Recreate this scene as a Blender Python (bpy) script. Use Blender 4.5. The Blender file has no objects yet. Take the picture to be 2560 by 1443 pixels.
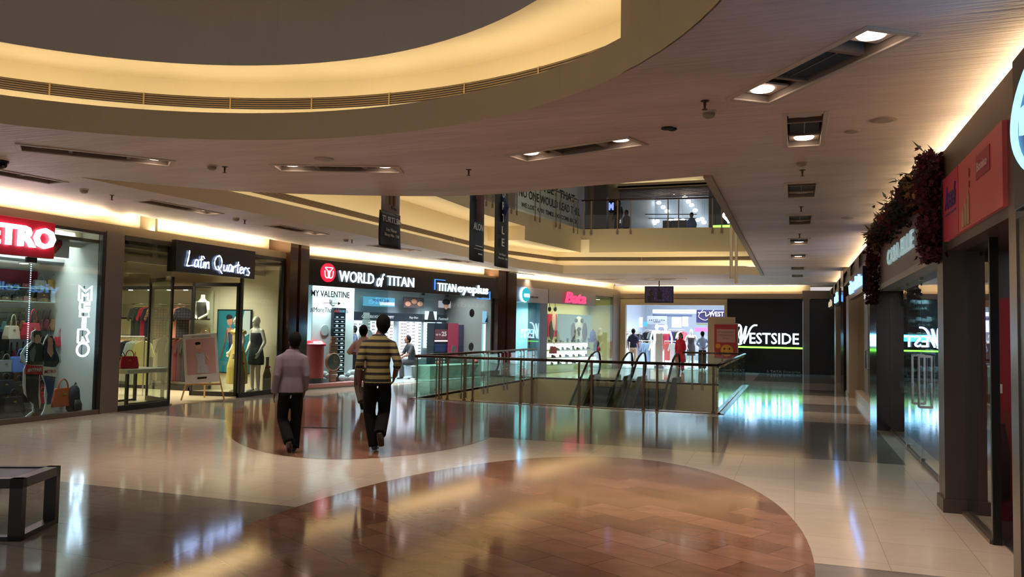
import bpy, bmesh, math, random
from mathutils import Vector, Matrix
from mathutils.geometry import tessellate_polygon
random.seed(7)
SC = bpy.context.scene
COL = SC.collection
PI = math.pi

# ------------------------------------------------------------------ camera
W, H, FL = 2560, 1443, 1980.0
EYE = 1.6
PITCH = math.atan(100.5 / FL); ROLL = 0.017
YAW = math.atan((1988 - 1280) / FL * math.cos(PITCH))
Fw = Vector((-math.sin(YAW) * math.cos(PITCH), math.cos(YAW) * math.cos(PITCH), math.sin(PITCH)))
R0 = Vector((math.cos(YAW), math.sin(YAW), 0)); U0 = R0.cross(Fw)
Rt = R0 * math.cos(ROLL) + U0 * math.sin(ROLL); Up = U0 * math.cos(ROLL) - R0 * math.sin(ROLL)
EYEP = Vector((0, 0, EYE))
cd = bpy.data.cameras.new('camera'); cam = bpy.data.objects.new('camera', cd); COL.objects.link(cam)
cd.sensor_width = 36; cd.lens = FL / W * 36; cd.clip_start = .05; cd.clip_end = 200
cm = Matrix((Rt, Up, -Fw)).transposed().to_4x4(); cm.translation = EYEP; cam.matrix_world = cm
SC.camera = cam
SC.view_settings.view_transform = 'Standard'; SC.view_settings.look = 'None'
SC.view_settings.exposure = 0.1; SC.view_settings.gamma = 1.0; SC.view_settings.use_curve_mapping = False
SC.cycles.max_bounces = 7; SC.cycles.diffuse_bounces = 3; SC.cycles.glossy_bounces = 4
SC.cycles.transmission_bounces = 4; SC.cycles.transparent_max_bounces = 12
SC.cycles.caustics_reflective = False; SC.cycles.caustics_refractive = False
SC.cycles.sample_clamp_indirect = 4.0; SC.cycles.use_denoising = True

# ------------------------------------------------------------------ world (dim mall air beyond the openings)
wd = bpy.data.worlds.new('world'); SC.world = wd; wd.use_nodes = True
bg = wd.node_tree.nodes['Background']; bg.inputs[0].default_value = (1.0, .92, .90, 1); bg.inputs[1].default_value = .62

def area(name, loc, direction, sx, sy, power, col, spread=PI):
    l = bpy.data.lights.new(name, 'AREA'); l.shape = 'RECTANGLE'; l.size = sx; l.size_y = sy
    l.energy = power; l.color = col; l.spread = spread
    o = bpy.data.objects.new(name, l); COL.objects.link(o); o.location = loc
    o.rotation_euler = Vector(direction).to_track_quat('-Z', 'Y').to_euler()
    return o
def strip(name, a, b, width, direction, power, col):      # a tube lamp laid from a to b, shining towards direction
    a = Vector(a); b = Vector(b); d = Vector(direction).normalized(); x = (b - a).normalized()
    z = -d; y = z.cross(x).normalized(); z = x.cross(y)
    l = bpy.data.lights.new(name, 'AREA'); l.shape = 'RECTANGLE'; l.size = (b - a).length; l.size_y = width
    l.energy = power; l.color = col
    o = bpy.data.objects.new(name, l); COL.objects.link(o)
    m = Matrix((x, y, z)).transposed().to_4x4(); m.translation = (a + b) / 2; o.matrix_world = m
    return o
WARM = (1.0, .80, .50); CREAM = (1.0, .89, .68); COOL = (.86, .94, 1.0); PINKW = (1.0, .78, .66)
ZC = 3.5            # ceiling
FT = 3.33           # top of the fascias
# shop light (ceilings of the shops) and cove light (gutters on top of the fascias)
GUT = 24.0
for y0, y1 in ((2.0, 6.4), (6.6, 10.8), (11.3, 15.7)):
    strip('cove_lamp', (-11.6, y0, 3.31), (-11.6, y1, 3.31), .06, (.35, 0, 1), GUT * 1.5 * (y1 - y0), WARM)
L2A = Vector((-11.4, 17.0, 0)); L2D = Vector((4.4, 16.5, 0)).normalized(); L2N = Vector((-L2D.y, L2D.x, 0))
for s0, s1 in ((.1, 4), (4.2, 8.0), (9.1, 12.6), (12.8, 16.6)):
    strip('cove_lamp', L2A + L2D * s0 + L2N * .22 + Vector((0, 0, 3.31)), L2A + L2D * s1 + L2N * .22 + Vector((0, 0, 3.31)), .06,
          (-L2N.x * .35, -L2N.y * .35, 1), GUT * 1.5 * (s1 - s0), WARM)
strip('cove_lamp', (-6.9, 33.62, 3.11), (.4, 33.62, 3.11), .06, (0, -.55, 1), GUT * .75 * 7.3, WARM)
for y0, y1 in ((5.5, 7.4), (7.6, 11.2), (11.4, 14.6), (15.4, 20), (20.2, 25), (25.2, 31)):
    strip('cove_lamp', (1.58, y0, 3.31), (1.58, y1, 3.31),   .06, (-.3, 0, 1), GUT * .27 * (y1 - y0), WARM)

area('added_upper_fill', (-5.0, 19.0, 8.5), (0, 0, -1), 6, 12, 250, (1.0, .90, .78))  # added fill lamp above the atrium, brightens the upper floor
area('added_void_fill', (-4.8, 17.0, -3.4), (0, 1, .25), 5, 1.2, 240, (1.0, .84, .62))  # added fill lamp low in the void, lifts its dark walls
area('added_floor_fill', (-8.6, .5, 3.4), (0, 0, -1), 3, 2, 130, (.90, .94, 1.0), PI * .8)  # added fill lamp out of view, brightens the near left floor
# ------------------------------------------------------------------ pixel helpers (2560x1443 frame)
def ray(x, y): return Fw + Rt * ((x - W / 2) / FL) - Up * ((y - H / 2) / FL)
def onz(x, y, z=0.0):
    d = ray(x, y); return EYEP + d * ((z - EYE) / d.z)
def onx(x, y, X):
    d = ray(x, y); return EYEP + d * (X / d.x)
def ony(x, y, Y):
    d = ray(x, y); return EYEP + d * (Y / d.y)
class Frame:
    """a wall line: s runs to the right along it, d goes into the shop, z up"""
    def __init__(f, o, direction):
        f.o = Vector((o[0], o[1], 0)); f.u = Vector((direction[0], direction[1], 0)).normalized()
        f.n = Vector((-f.u.y, f.u.x, 0)); f.ang = math.atan2(f.u.y, f.u.x)
    def P(f, s, d, z): return f.o + f.u * s + f.n * d + Vector((0, 0, z))
    def px(f, x, y, d=0.0):
        o = f.o + f.n * d; r = ray(x, y); t = (o - EYEP).dot(f.n) / r.dot(f.n); p = EYEP + r * t
        return (p - f.o).dot(f.u), p.z
F1 = Frame((-11.4, 0), (0, 1)); F2 = Frame((-11.4, 17.0), (4.4, 16.5))
FB = Frame((-7.0, 33.4), (1, 0)); FR = Frame((1.32, 0), (0, -1))

# ------------------------------------------------------------------ materials
def lin(c):
    r = []
    for v in c[:3]:
        v /= 255.0; r.append(v / 12.92 if v <= .04045 else ((v + .055) / 1.055) ** 2.4)
    return (r[0], r[1], r[2], 1)
MATS = {}
def mat(name, col=(128, 128, 128), rough=.5, metal=0.0, em=None, es=0.0, var=0.0, scale=8.0, bump=0.0, bscale=None, spec=.5, sheen=0, stretch=None):
    if name in MATS: return MATS[name]
    m = bpy.data.materials.new(name); m.use_nodes = True; nt = m.node_tree; N = nt.nodes; L = nt.links
    b = N['Principled BSDF']; b.inputs['Base Color'].default_value = lin(col); b.inputs['Roughness'].default_value = rough
    b.inputs['Metallic'].default_value = metal; b.inputs['Specular IOR Level'].default_value = spec
    if em is not None:
        b.inputs['Emission Color'].default_value = lin(em); b.inputs['Emission Strength'].default_value = es
    if var or bump:
        tc = N.new('ShaderNodeTexCoord'); mp = N.new('ShaderNodeMapping'); L.new(tc.outputs['Object'], mp.inputs[0])
        if stretch: mp.inputs['Scale'].default_value = stretch
        nz = N.new('ShaderNodeTexNoise'); nz.inputs['Scale'].default_value = scale; nz.inputs['Detail'].default_value = 4
        L.new(mp.outputs[0], nz.inputs['Vector'])
        if var:
            mx = N.new('ShaderNodeMix'); mx.data_type = 'RGBA'
            c = lin(col); mx.inputs['A'].default_value = [v * (1 - var) for v in c[:3]] + [1]
            mx.inputs['B'].default_value = [min(1, v * (1 + var)) for v in c[:3]] + [1]
            L.new(nz.outputs['Fac'], mx.inputs['Factor']); L.new(mx.outputs['Result'], b.inputs['Base Color'])
        if bump:
            n2 = nz
            if bscale:
                n2 = N.new('ShaderNodeTexNoise'); n2.inputs['Scale'].default_value = bscale; L.new(mp.outputs[0], n2.inputs['Vector'])
            bp = N.new('ShaderNodeBump'); bp.inputs['Strength'].default_value = bump; bp.inputs['Distance'].default_value = .02
            L.new(n2.outputs['Fac'], bp.inputs['Height']); L.new(bp.outputs[0], b.inputs['Normal'])
    MATS[name] = m; return m
def glow(name, col=(255, 255, 255), s=1.0): return mat(name, (10, 10, 10), .6, em=col, es=s)
def glass(name, tint=(225, 240, 236), rough=0.0, boost=1.0):
    if name in MATS: return MATS[name]
    m = bpy.data.materials.new(name); m.use_nodes = True; nt = m.node_tree; N = nt.nodes; L = nt.links
    N.remove(N['Principled BSDF']); out = N['Material Output']
    tr = N.new('ShaderNodeBsdfTransparent'); tr.inputs[0].default_value = lin(tint)
    gl = N.new('ShaderNodeBsdfGlossy'); gl.inputs['Roughness'].default_value = rough; gl.inputs[0].default_value = (1, 1, 1, 1)
    lw = N.new('ShaderNodeLayerWeight'); lw.inputs['Blend'].default_value = .5
    pw = N.new('ShaderNodeMath'); pw.operation = 'POWER'; pw.inputs[1].default_value = 4.5; L.new(lw.outputs['Facing'], pw.inputs[0])
    mu = N.new('ShaderNodeMath'); mu.operation = 'MULTIPLY_ADD'; mu.inputs[1].default_value = .92; mu.inputs[2].default_value = .03 * boost; mu.use_clamp = True
    mx = N.new('ShaderNodeMixShader'); L.new(pw.outputs[0], mu.inputs[0]); L.new(mu.outputs[0], mx.inputs[0])
    L.new(tr.outputs[0], mx.inputs[1]); L.new(gl.outputs[0], mx.inputs[2]); L.new(mx.outputs[0], out.inputs['Surface'])
    MATS[name] = m; return m

# ------------------------------------------------------------------ mesh builder
class M:
    def __init__(s): s.v = []; s.f = []; s.mi = []; s.cur = 0; s.T = None
    def add(s, vs, fs):
        b = len(s.v)
        for v in vs:
            v = Vector(v); s.v.append(s.T @ v if s.T is not None else v)
        for f in fs: s.f.append([b + i for i in f]); s.mi.append(s.cur)
        return s
    def box(s, x0, x1, y0, y1, z0, z1):
        vs = [(x, y, z) for x in (x0, x1) for y in (y0, y1) for z in (z0, z1)]
        return s.add(vs, [(0, 1, 3, 2), (4, 6, 7, 5), (0, 4, 5, 1), (2, 3, 7, 6), (0, 2, 6, 4), (1, 5, 7, 3)])
    def quad(s, a, b, c, d): return s.add([a, b, c, d], [(0, 1, 2, 3)])
    def prism(s, pts, d0, d1, axis='y'):
        """polygon (a, b) extruded from d0 to d1 along an axis; y: (a,b)=(x,z); z: (x,y); x: (y,z)"""
        def mk(p, d): return {'y': (p[0], d, p[1]), 'z': (p[0], p[1], d), 'x': (d, p[0], p[1])}[axis]
        n = len(pts); vs = [mk(p, d0) for p in pts] + [mk(p, d1) for p in pts]
        tri = tessellate_polygon([[Vector((p[0], p[1], 0)) for p in pts]])
        fs = [tuple(t) for t in tri] + [tuple(n + i for i in reversed(t)) for t in tri]
        fs += [(i, (i + 1) % n, n + (i + 1) % n, n + i) for i in range(n)]
        return s.add(vs, fs)
    def tube(s, pts, r, n=8, cap=True, flat=1.0, up=None):
        pts = [Vector(p) for p in pts]; k = len(pts); rs = r if isinstance(r, (list, tuple)) else [r] * k
        vs = []; prev = None
        for i, p in enumerate(pts):
            t = (pts[min(i + 1, k - 1)] - pts[max(i - 1, 0)])
            t = t.normalized() if t.length > 1e-9 else Vector((0, 0, 1))
            if prev is None:
                ref = Vector(up) if up is not None else (Vector((0, 0, 1)) if abs(t.z) < .9 else Vector((0, 1, 0)))
            else: ref = prev
            a = (ref - t * ref.dot(t)); a = a.normalized() if a.length > 1e-6 else t.orthogonal().normalized(); prev = a
            b = t.cross(a)
            rr = rs[i]; ra, rb = rr if isinstance(rr, (list, tuple)) else (rr, rr * flat)
            for j in range(n):
                q = 2 * PI * j / n; vs.append(p + a * math.cos(q) * ra + b * math.sin(q) * rb)
        fs = [(i * n + j, i * n + (j + 1) % n, (i + 1) * n + (j + 1) % n, (i + 1) * n + j) for i in range(k - 1) for j in range(n)]
        if cap: fs += [tuple(reversed(range(n))), tuple((k - 1) * n + j for j in range(n))]
        return s.add(vs, fs)
    def cyl(s, a, b, r, n=12): return s.tube([a, b], r, n)
    def lathe(s, prof, c=(0, 0, 0), n=20, sx=1.0, sy=1.0):
        vs = [(c[0] + r * math.cos(2 * PI * j / n) * sx, c[1] + r * math.sin(2 * PI * j / n) * sy, c[2] + z) for r, z in prof for j in range(n)]
        k = len(prof)
        fs = [(i * n + j, i * n + (j + 1) % n, (i + 1) * n + (j + 1) % n, (i + 1) * n + j) for i in range(k - 1) for j in range(n)]
        fs += [tuple(reversed(range(n))), tuple((k - 1) * n + j for j in range(n))]
        return s.add(vs, fs)
    def ball(s, c, rx, ry=None, rz=None, n=12, m=8):
        ry = rx if ry is None else ry; rz = rx if rz is None else rz
        vs = [(c[0], c[1], c[2] - rz)]
        for i in range(1, m):
            q = -PI / 2 + PI * i / m
            for j in range(n): vs.append((c[0] + rx * math.cos(q) * math.cos(2 * PI * j / n), c[1] + ry * math.cos(q) * math.sin(2 * PI * j / n), c[2] + rz * math.sin(q)))
        vs.append((c[0], c[1], c[2] + rz)); t = len(vs) - 1
        fs = [(0, 1 + (j + 1) % n, 1 + j) for j in range(n)]
        fs += [(1 + i * n + j, 1 + i * n + (j + 1) % n, 1 + (i + 1) * n + (j + 1) % n, 1 + (i + 1) * n + j) for i in range(m - 2) for j in range(n)]
        fs += [(t, 1 + (m - 2) * n + j, 1 + (m - 2) * n + (j + 1) % n) for j in range(n)]
        return s.add(vs, fs)
    def strokes(s, paths, r, y=0.0, n=6, flat=.5):
        for p in paths: s.tube([(a, y, b) for a, b in p], r, n, flat=flat, up=(0, 1, 0)) if flat == 1 else s.tube([(a, y, b) for a, b in p], r, n)
        return s
    def mesh(s, name, mats):
        me = bpy.data.meshes.new(name); me.from_pydata([tuple(v) for v in s.v], [], s.f)
        for m_ in mats: me.materials.append(m_)
        if len(mats) > 1: me.polygons.foreach_set('material_index', s.mi)
        me.update(); return me
    def build(s, name, mats, parent=None, smooth=False, bevel=0.0, fix=True):
        mats = mats if isinstance(mats, (list, tuple)) else [mats]
        me = s.mesh(name, mats)
        if fix:
            bm = bmesh.new(); bm.from_mesh(me); bmesh.ops.recalc_face_normals(bm, faces=bm.faces); bm.to_mesh(me); bm.free()
        if smooth: me.shade_smooth()
        o = bpy.data.objects.new(name, me); COL.objects.link(o)
        if parent is not None: o.parent = parent
        if bevel:
            b = o.modifiers.new('b', 'BEVEL'); b.width = bevel; b.segments = 2; b.limit_method = 'ANGLE'
        return o
def tag(o, label=None, cat=None, group=None, kind=None):
    if label: o['label'] = label
    if cat: o['category'] = cat
    if group: o['group'] = group
    if kind: o['kind'] = kind
    return o
def empty(name, label, cat, loc=(0, 0, 0), rz=0.0, group=None):
    o = bpy.data.objects.new(name, None); COL.objects.link(o); o.location = loc; o.rotation_euler = (0, 0, rz)
    o.empty_display_size = .1
    return tag(o, label, cat, group)
def fempty(fr, name, label, cat, s=0, d=0, z=0, group=None, rz=0.0): return empty(name, label, cat, fr.P(s, d, z), fr.ang + rz, group)
def copy_tree(o, parent=None):
    c = o.copy(); COL.objects.link(c)
    if parent is not None: c.parent = parent
    for ch in [x for x in o.children]: copy_tree(ch, c)
    return c
def struct(name, m, mats, fr=None, **k):
    o = m.build(name, mats, **k); o['kind'] = 'structure'
    if fr is not None: o.location = fr.o; o.rotation_euler = (0, 0, fr.ang)
    return o
def place(o, fr, s=0, d=0, z=0, rz=0.0): o.location = fr.P(s, d, z); o.rotation_euler = (0, 0, fr.ang + rz); return o
def text_verts(txt, x0, x1, z0, z1, ext=.01, bold=0.0, shear=0.0, mirror=False):
    cu = bpy.data.curves.new('t', 'FONT'); cu.body = txt; cu.extrude = 1.0; cu.offset = bold; cu.shear = shear; cu.resolution_u = 2
    cu.align_x = 'LEFT'
    ob = bpy.data.objects.new('t', cu); me = bpy.data.meshes.new_from_object(ob)
    vs = [v.co.copy() for v in me.vertices]; fs = [tuple(p.vertices) for p in me.polygons]
    bpy.data.objects.remove(ob); bpy.data.curves.remove(cu); bpy.data.meshes.remove(me)
    ax = min(v.x for v in vs); bx = max(v.x for v in vs); ay = min(v.y for v in vs); by = max(v.y for v in vs)
    out = [((x0 + (v.x - ax) / (bx - ax) * (x1 - x0)), -ext * (v.z * .5 + .5), z0 + (v.y - ay) / (by - ay) * (z1 - z0)) for v in vs]
    return out, fs
def add_text(m, txt, x0, x1, z0, z1, y=0.0, ext=.01, bold=0.0, shear=0.0):
    vs, fs = text_verts(txt, x0, x1, z0, z1, ext, bold, shear)
    m.add([(a, b + y, c) for a, b, c in vs], fs); return m
def remeshed(m, name, mats, parent, voxel=.01, smooth=4, fac=.5):
    """one continuous surface from overlapping closed shapes"""
    me = m.mesh('tmp', [mats] if not isinstance(mats, (list, tuple)) else mats)
    bm = bmesh.new(); bm.from_mesh(me); bmesh.ops.recalc_face_normals(bm, faces=bm.faces); bm.to_mesh(me); bm.free()
    o = bpy.data.objects.new('tmp', me); COL.objects.link(o)
    r = o.modifiers.new('r', 'REMESH'); r.mode = 'VOXEL'; r.voxel_size = voxel; r.use_smooth_shade = True
    if smooth: sm = o.modifiers.new('s', 'SMOOTH'); sm.factor = fac; sm.iterations = smooth
    dg = bpy.context.evaluated_depsgraph_get(); dg.update()
    nm = bpy.data.meshes.new_from_object(o.evaluated_get(dg)); nm.name = name
    bpy.data.objects.remove(o)
    n = bpy.data.objects.new(name, nm); COL.objects.link(n)
    if parent is not None: n.parent = parent
    return n
def smoothpts(pts, n=6, closed=False):
    P = [Vector(p) if len(p) == 3 else Vector((p[0], p[1], 0)) for p in pts]; k = len(P); out = []
    rng = range(k if closed else k - 1)
    for i in rng:
        if closed: a, b, c, d = P[(i - 1) % k], P[i], P[(i + 1) % k], P[(i + 2) % k]
        else: a, b, c, d = P[max(i - 1, 0)], P[i], P[i + 1], P[min(i + 2, k - 1)]
        for j in range(n):
            t = j / n
            out.append(.5 * ((2 * b) + (c - a) * t + (2 * a - 5 * b + 4 * c - d) * t * t + (3 * b - a - 3 * c + d) * t ** 3))
    if not closed: out.append(P[-1])
    return out
# ================================================================== THE SETTING
def stone(name, c1, c2, mortar, bw, bh, rough, msize=.004, rot=0.0, nvar=.12, offset=.5):
    m = bpy.data.materials.new(name); m.use_nodes = True; nt = m.node_tree; N = nt.nodes; L = nt.links; b = N['Principled BSDF']
    tc = N.new('ShaderNodeTexCoord'); mp = N.new('ShaderNodeMapping'); mp.inputs['Rotation'].default_value = (0, 0, rot); L.new(tc.outputs['Object'], mp.inputs[0])
    br = N.new('ShaderNodeTexBrick'); br.inputs['Scale'].default_value = 1; br.inputs['Brick Width'].default_value = bw; br.inputs['Row Height'].default_value = bh
    br.inputs['Mortar Size'].default_value = msize; br.inputs['Color1'].default_value = lin(c1); br.inputs['Color2'].default_value = lin(c2)
    br.inputs['Mortar'].default_value = lin(mortar); br.offset = offset; br.inputs['Bias'].default_value = 0.0
    L.new(mp.outputs[0], br.inputs['Vector'])
    nz = N.new('ShaderNodeTexNoise'); nz.inputs['Scale'].default_value = 2.6; nz.inputs['Detail'].default_value = 8; nz.inputs['Roughness'].default_value = .65
    mp2 = N.new('ShaderNodeMapping'); mp2.inputs['Scale'].default_value = (1, 2.2, 1); L.new(tc.outputs['Object'], mp2.inputs[0]); L.new(mp2.outputs[0], nz.inputs['Vector'])
    rp = N.new('ShaderNodeMapRange'); rp.inputs['From Min'].default_value = .3; rp.inputs['From Max'].default_value = .7
    rp.inputs['To Min'].default_value = 1 - nvar; rp.inputs['To Max'].default_value = 1 + nvar; L.new(nz.outputs['Fac'], rp.inputs[0])
    hs = N.new('ShaderNodeHueSaturation'); L.new(rp.outputs[0], hs.inputs['Value']); L.new(br.outputs['Color'], hs.inputs['Color']); L.new(hs.outputs[0], b.inputs['Base Color'])
    # polished stone: a slight waviness that smears reflections
    n3 = N.new('ShaderNodeTexNoise'); n3.inputs['Scale'].default_value = 35; L.new(tc.outputs['Object'], n3.inputs['Vector'])
    r3 = N.new('ShaderNodeMapRange'); r3.inputs['To Min'].default_value = rough * .8; r3.inputs['To Max'].default_value = rough * 1.25; L.new(n3.outputs['Fac'], r3.inputs[0]); L.new(r3.outputs[0], b.inputs['Roughness'])
    b.inputs['Specular IOR Level'].default_value = .42
    return m
M_BEIGE = stone('floor_beige_stone', (184, 172, 154), (190, 178, 160), (158, 146, 128), .62, .62, .09, .003, nvar=.05, offset=0)
M_GREY = stone('floor_grey_stone', (122, 115, 107), (132, 125, 117), (94, 87, 80), 1.2, .6, .085, .003, nvar=.12)
M_BROWN = stone('floor_brown_stone', (116, 82, 62), (146, 108, 86), (88, 60, 46), .62, .31, .085, .003, rot=.5, nvar=.2)
M_VOID = mat('cream_paint', (190, 168, 124), .6)
VX0, VX1, VY0, VY1 = -8.05, -1.42, 16.15, 25.25
m = M()
for x0, x1, y0, y1 in ((-14, 6, -14, VY0), (-14, 6, VY1, 50), (-14, VX0, VY0, VY1), (VX1, 6, VY0, VY1)): m.box(x0, x1, y0, y1, -.02, 0)
struct('floor', m, M_BEIGE)
def slab(pts, z, mtl, t=.01): struct('floor', M().prism(pts, z - t, z, 'z'), mtl)
slab([(-11.4, -14), (1.3, -14), (1.3, 6.02), (-11.4, 6.02)], .001, M_GREY)
slab([(-11.4, 10.95), (1.3, 10.95), (1.3, 15.5), (-11.4, 15.5)], .001, M_GREY)
for a, b in ((17.5, 19.4), (22.1, 24.3), (27.5, 33.4)): slab([(-1.3, a), (1.3, a), (1.3, b), (-1.3, b)], .001, M_GREY)
slab([(-10.2, 15.5), (-8.2, 15.5), (-8.2, 33.4), (-10.2, 33.4)], .001, M_GREY)
slab([(-2.0 + 2.13 * math.cos(2 * PI * i / 96), 5.85 + 4.1 * math.sin(2 * PI * i / 96)) for i in range(96)], .003, M_BROWN)
c2 = smoothpts([(-9.6, 15.4), (-10.1, 13.3), (-9.5, 11.8), (-8.41, 10.3), (-6.99, 8.85), (-5.7, 8.25), (-4.8, 8.6), (-4.25, 9.8), (-4.3, 11.5), (-5.1, 13.6), (-6.6, 15.4), (-8.2, 16.0)], 6, True)
slab([(p.x, p.y) for p in c2], .002, M_BROWN)
struct('trim_1', M().box(VX0 - .06, VX1 + .06, VY0 - .12, VY0, -.05, .012).box(VX1, VX1 + .12, VY0 - .12, VY1, -.05, .012).box(VX0 - .1, VX0, VY0 - .12, VY1, -.05, .012).box(VX0 - .06, VX1 + .06, VY1, VY1 + .06, -.05, .012), mat('kerb_stone', (150, 130, 104), .18))
# walls of the void between the floors
m = M()
m.box(VX0 - .2, VX0, VY0, VY1, -4.8, -.02); m.box(VX1, VX1 + .2, VY0, VY1, -4.8, -.02); m.box(VX0 - .2, VX1 + .2, VY1, VY1 + .2, -4.8, -.02); m.box(VX0 - .2, VX1 + .2, VY0 - .2, VY0, -4.8, -.02)
struct('wall_void', m, mat('void_fascia', (176, 150, 108), .5, var=.04))
struct('floor_below', M().box(VX0 - .2, VX1 + .2, VY0 - .2, VY1 + .2, -5.0, -4.8), mat('floor_below_stone', (120, 100, 80), .3))

# ------------------------------------------------------------------ ceiling with its openings
def brushed(name, col):
    m = bpy.data.materials.new(name); m.use_nodes = True; nt = m.node_tree; N = nt.nodes; L = nt.links; b = N['Principled BSDF']
    tc = N.new('ShaderNodeTexCoord'); mp = N.new('ShaderNodeMapping'); mp.inputs['Scale'].default_value = (.9, 13, 1); mp.inputs['Rotation'].default_value = (0, 0, .12); L.new(tc.outputs['Object'], mp.inputs[0])
    nz = N.new('ShaderNodeTexNoise'); nz.inputs['Scale'].default_value = 2.2; nz.inputs['Detail'].default_value = 3; nz.inputs['Distortion'].default_value = .4; L.new(mp.outputs[0], nz.inputs['Vector'])
    n2 = N.new('ShaderNodeTexNoise'); n2.inputs['Scale'].default_value = .7; n2.inputs['Detail'].default_value = 4
    mp3 = N.new('ShaderNodeMapping'); mp3.inputs['Scale'].default_value = (.5, 2.5, 1); L.new(tc.outputs['Object'], mp3.inputs[0]); L.new(mp3.outputs[0], n2.inputs['Vector'])
    rp = N.new('ShaderNodeMapRange'); rp.inputs['From Min'].default_value = .3; rp.inputs['From Max'].default_value = .7; rp.inputs['To Min'].default_value = .84; rp.inputs['To Max'].default_value = 1.12; L.new(n2.outputs['Fac'], rp.inputs[0])
    r2 = N.new('ShaderNodeMapRange'); r2.inputs['From Min'].default_value = .3; r2.inputs['From Max'].default_value = .7; r2.inputs['To Min'].default_value = .94; r2.inputs['To Max'].default_value = 1.06; L.new(nz.outputs['Fac'], r2.inputs[0])
    mu = N.new('ShaderNodeMath'); mu.operation = 'MULTIPLY'; L.new(rp.outputs[0], mu.inputs[0]); L.new(r2.outputs[0], mu.inputs[1])
    hs = N.new('ShaderNodeHueSaturation'); hs.inputs['Color'].default_value = lin(col); L.new(mu.outputs[0], hs.inputs['Value']); L.new(hs.outputs[0], b.inputs['Base Color'])
    bp = N.new('ShaderNodeBump'); bp.inputs['Strength'].default_value = .75; bp.inputs['Distance'].default_value = .025; L.new(nz.outputs['Fac'], bp.inputs['Height']); L.new(bp.outputs[0], b.inputs['Normal'])
    b.inputs['Roughness'].default_value = .5; b.inputs['Specular IOR Level'].default_value = .3
    return m
M_CEIL = brushed('brushed_ceiling_plaster', (228, 208, 196))
OVC, OVR = (-4.1, 2.9), (4.1, 3.97)
def oval(c, r, n=96): return [(c[0] + r[0] * math.cos(2 * PI * i / n), c[1] + r[1] * math.sin(2 * PI * i / n)) for i in range(n)]
OV = oval(OVC, OVR)
near = [(p.x, p.y) for p in smoothpts([(-1.05, 9.79), (-3.03, 10.2), (-4.2, 10.42), (-5.6, 10.15), (-7.53, 9.26), (-8.87, 7.84)], 5)]
LV = [(-8.5, 14.6), (-8.3, 20.0), (-8.15, 23.6), (-7.4, 25.85), (-4.8, 26.25), (-1.04, 27.0)]
VOID = near + LV
# recessed light / air modules: centre, angle, length, width, which lamps burn, tag
MODS = []
def module(cx, cy, ang, ln, wd, lamps, label, group=None): MODS.append((cx, cy, ang, ln, wd, lamps, label, group))
module(.115, 6.02, math.atan2(-1.0, .71), 1.55, .33, (1, 1), 'recessed ceiling light with air grille, nearest the right-hand fascia, both lamps lit')
module(.09, 7.82, PI / 2, 1.22, .3, (0, 1), 'recessed ceiling light with slatted grille, first of the corridor row, one round lamp lit')
for i, yy in enumerate((11.1, 14.0, 17.3, 20.6, 24.4, 27.6)):
    module(.09, yy, PI / 2, 1.1, .34, (0, 1 if i in (2, 3) else 0), ['second', 'third', 'fourth', 'fifth', 'sixth', 'seventh'][i] + ' ceiling light module of the corridor row, counted from the camera')
module(-2.2, 8.02, math.atan2(-.4, 1.27), 1.45, .32, (1, 1), 'recessed ceiling light with air grille between oval recess and atrium, both round lamps lit')
module(-5.2, 8.22, math.atan2(.44, 1.29), 1.45, .32, (1, 1), 'recessed ceiling light with grille, behind the oval recess at its lowest point')
module(-7.5, 6.85, math.atan2(1.0, .89), 1.5, .32, (0, 1), 'recessed ceiling light with long grille, left of the oval recess, far lamp lit')
module(-9.62, 7.3, math.atan2(1.3, .15), 1.5, .32, (0, 0), 'dark recessed ceiling grille at the left frame edge')
for x, y, w in ((-9.5, 10.35, 'above the clothes shop front'), (-9.35, 13.4, 'before the brown pillar'), (-9.1, 17.0, 'above the watch shop logo'), (-9.0, 20.5, 'above the watch shop lettering'), (-8.95, 25.9, 'above the jewellery shop')):
    module(x, y, math.atan2(1.45, .1 if y < 15 else .36), 1.45, .3, (0, 1), 'recessed ceiling light module of the left row, ' + w)
module(-6.6, 28.9, .1, 1.4, .3, (1, 1), 'ceiling light module before the shoe shop sign')
module(-4.4, 28.8, 0, 1.4, .3, (1, 1), 'ceiling light module above the hanging screen')
def rect(cx, cy, a, l, w):
    ca, sa = math.cos(a), math.sin(a)
    return [(cx + x * ca - y * sa, cy + x * sa + y * ca) for x, y in ((-l / 2, -w / 2), (l / 2, -w / 2), (l / 2, w / 2), (-l / 2, w / 2))]
def holed(outer, holes, z, up=False):
    polys = [[Vector((x, y, 0)) for x, y in outer]] + [[Vector((x, y, 0)) for x, y in h] for h in holes]
    bm = bmesh.new(); es = []
    for P in polys:
        vs = [bm.verts.new((p.x, p.y, z)) for p in P]
        es += [bm.edges.new((vs[i], vs[(i + 1) % len(vs)])) for i in range(len(vs))]
    bmesh.ops.triangle_fill(bm, use_beauty=True, use_dissolve=False, edges=es, normal=(0, 0, 1 if up else -1))
    for f in bm.faces:
        if (f.normal.z > 0) != up: f.normal_flip()
    bm.verts.index_update(); vs = [tuple(v.co) for v in bm.verts]; fs = [tuple(v.index for v in f.verts) for f in bm.faces]; bm.free()
    return vs, fs
holes = [OV, VOID] + [rect(a, b, c, l, w) for a, b, c, l, w, *_ in MODS]
RC = [F2.P(17.5, -.4, 0), F2.P(0, -.4, 0), Vector((-11.0, 10.9, 0))]; RB_ = [F2.P(17.5, .56, 0), F2.P(0, .56, 0), Vector((-11.96, 10.9, 0))]
vs, fs = holed([(-12.4, -14), (2.3, -14), (2.3, 34.4), (RC[0].x, 34.4), (RC[0].x, RC[0].y), (RC[1].x, RC[1].y), (-11.0, 10.9), (-12.4, 10.9)], holes, ZC)
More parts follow.
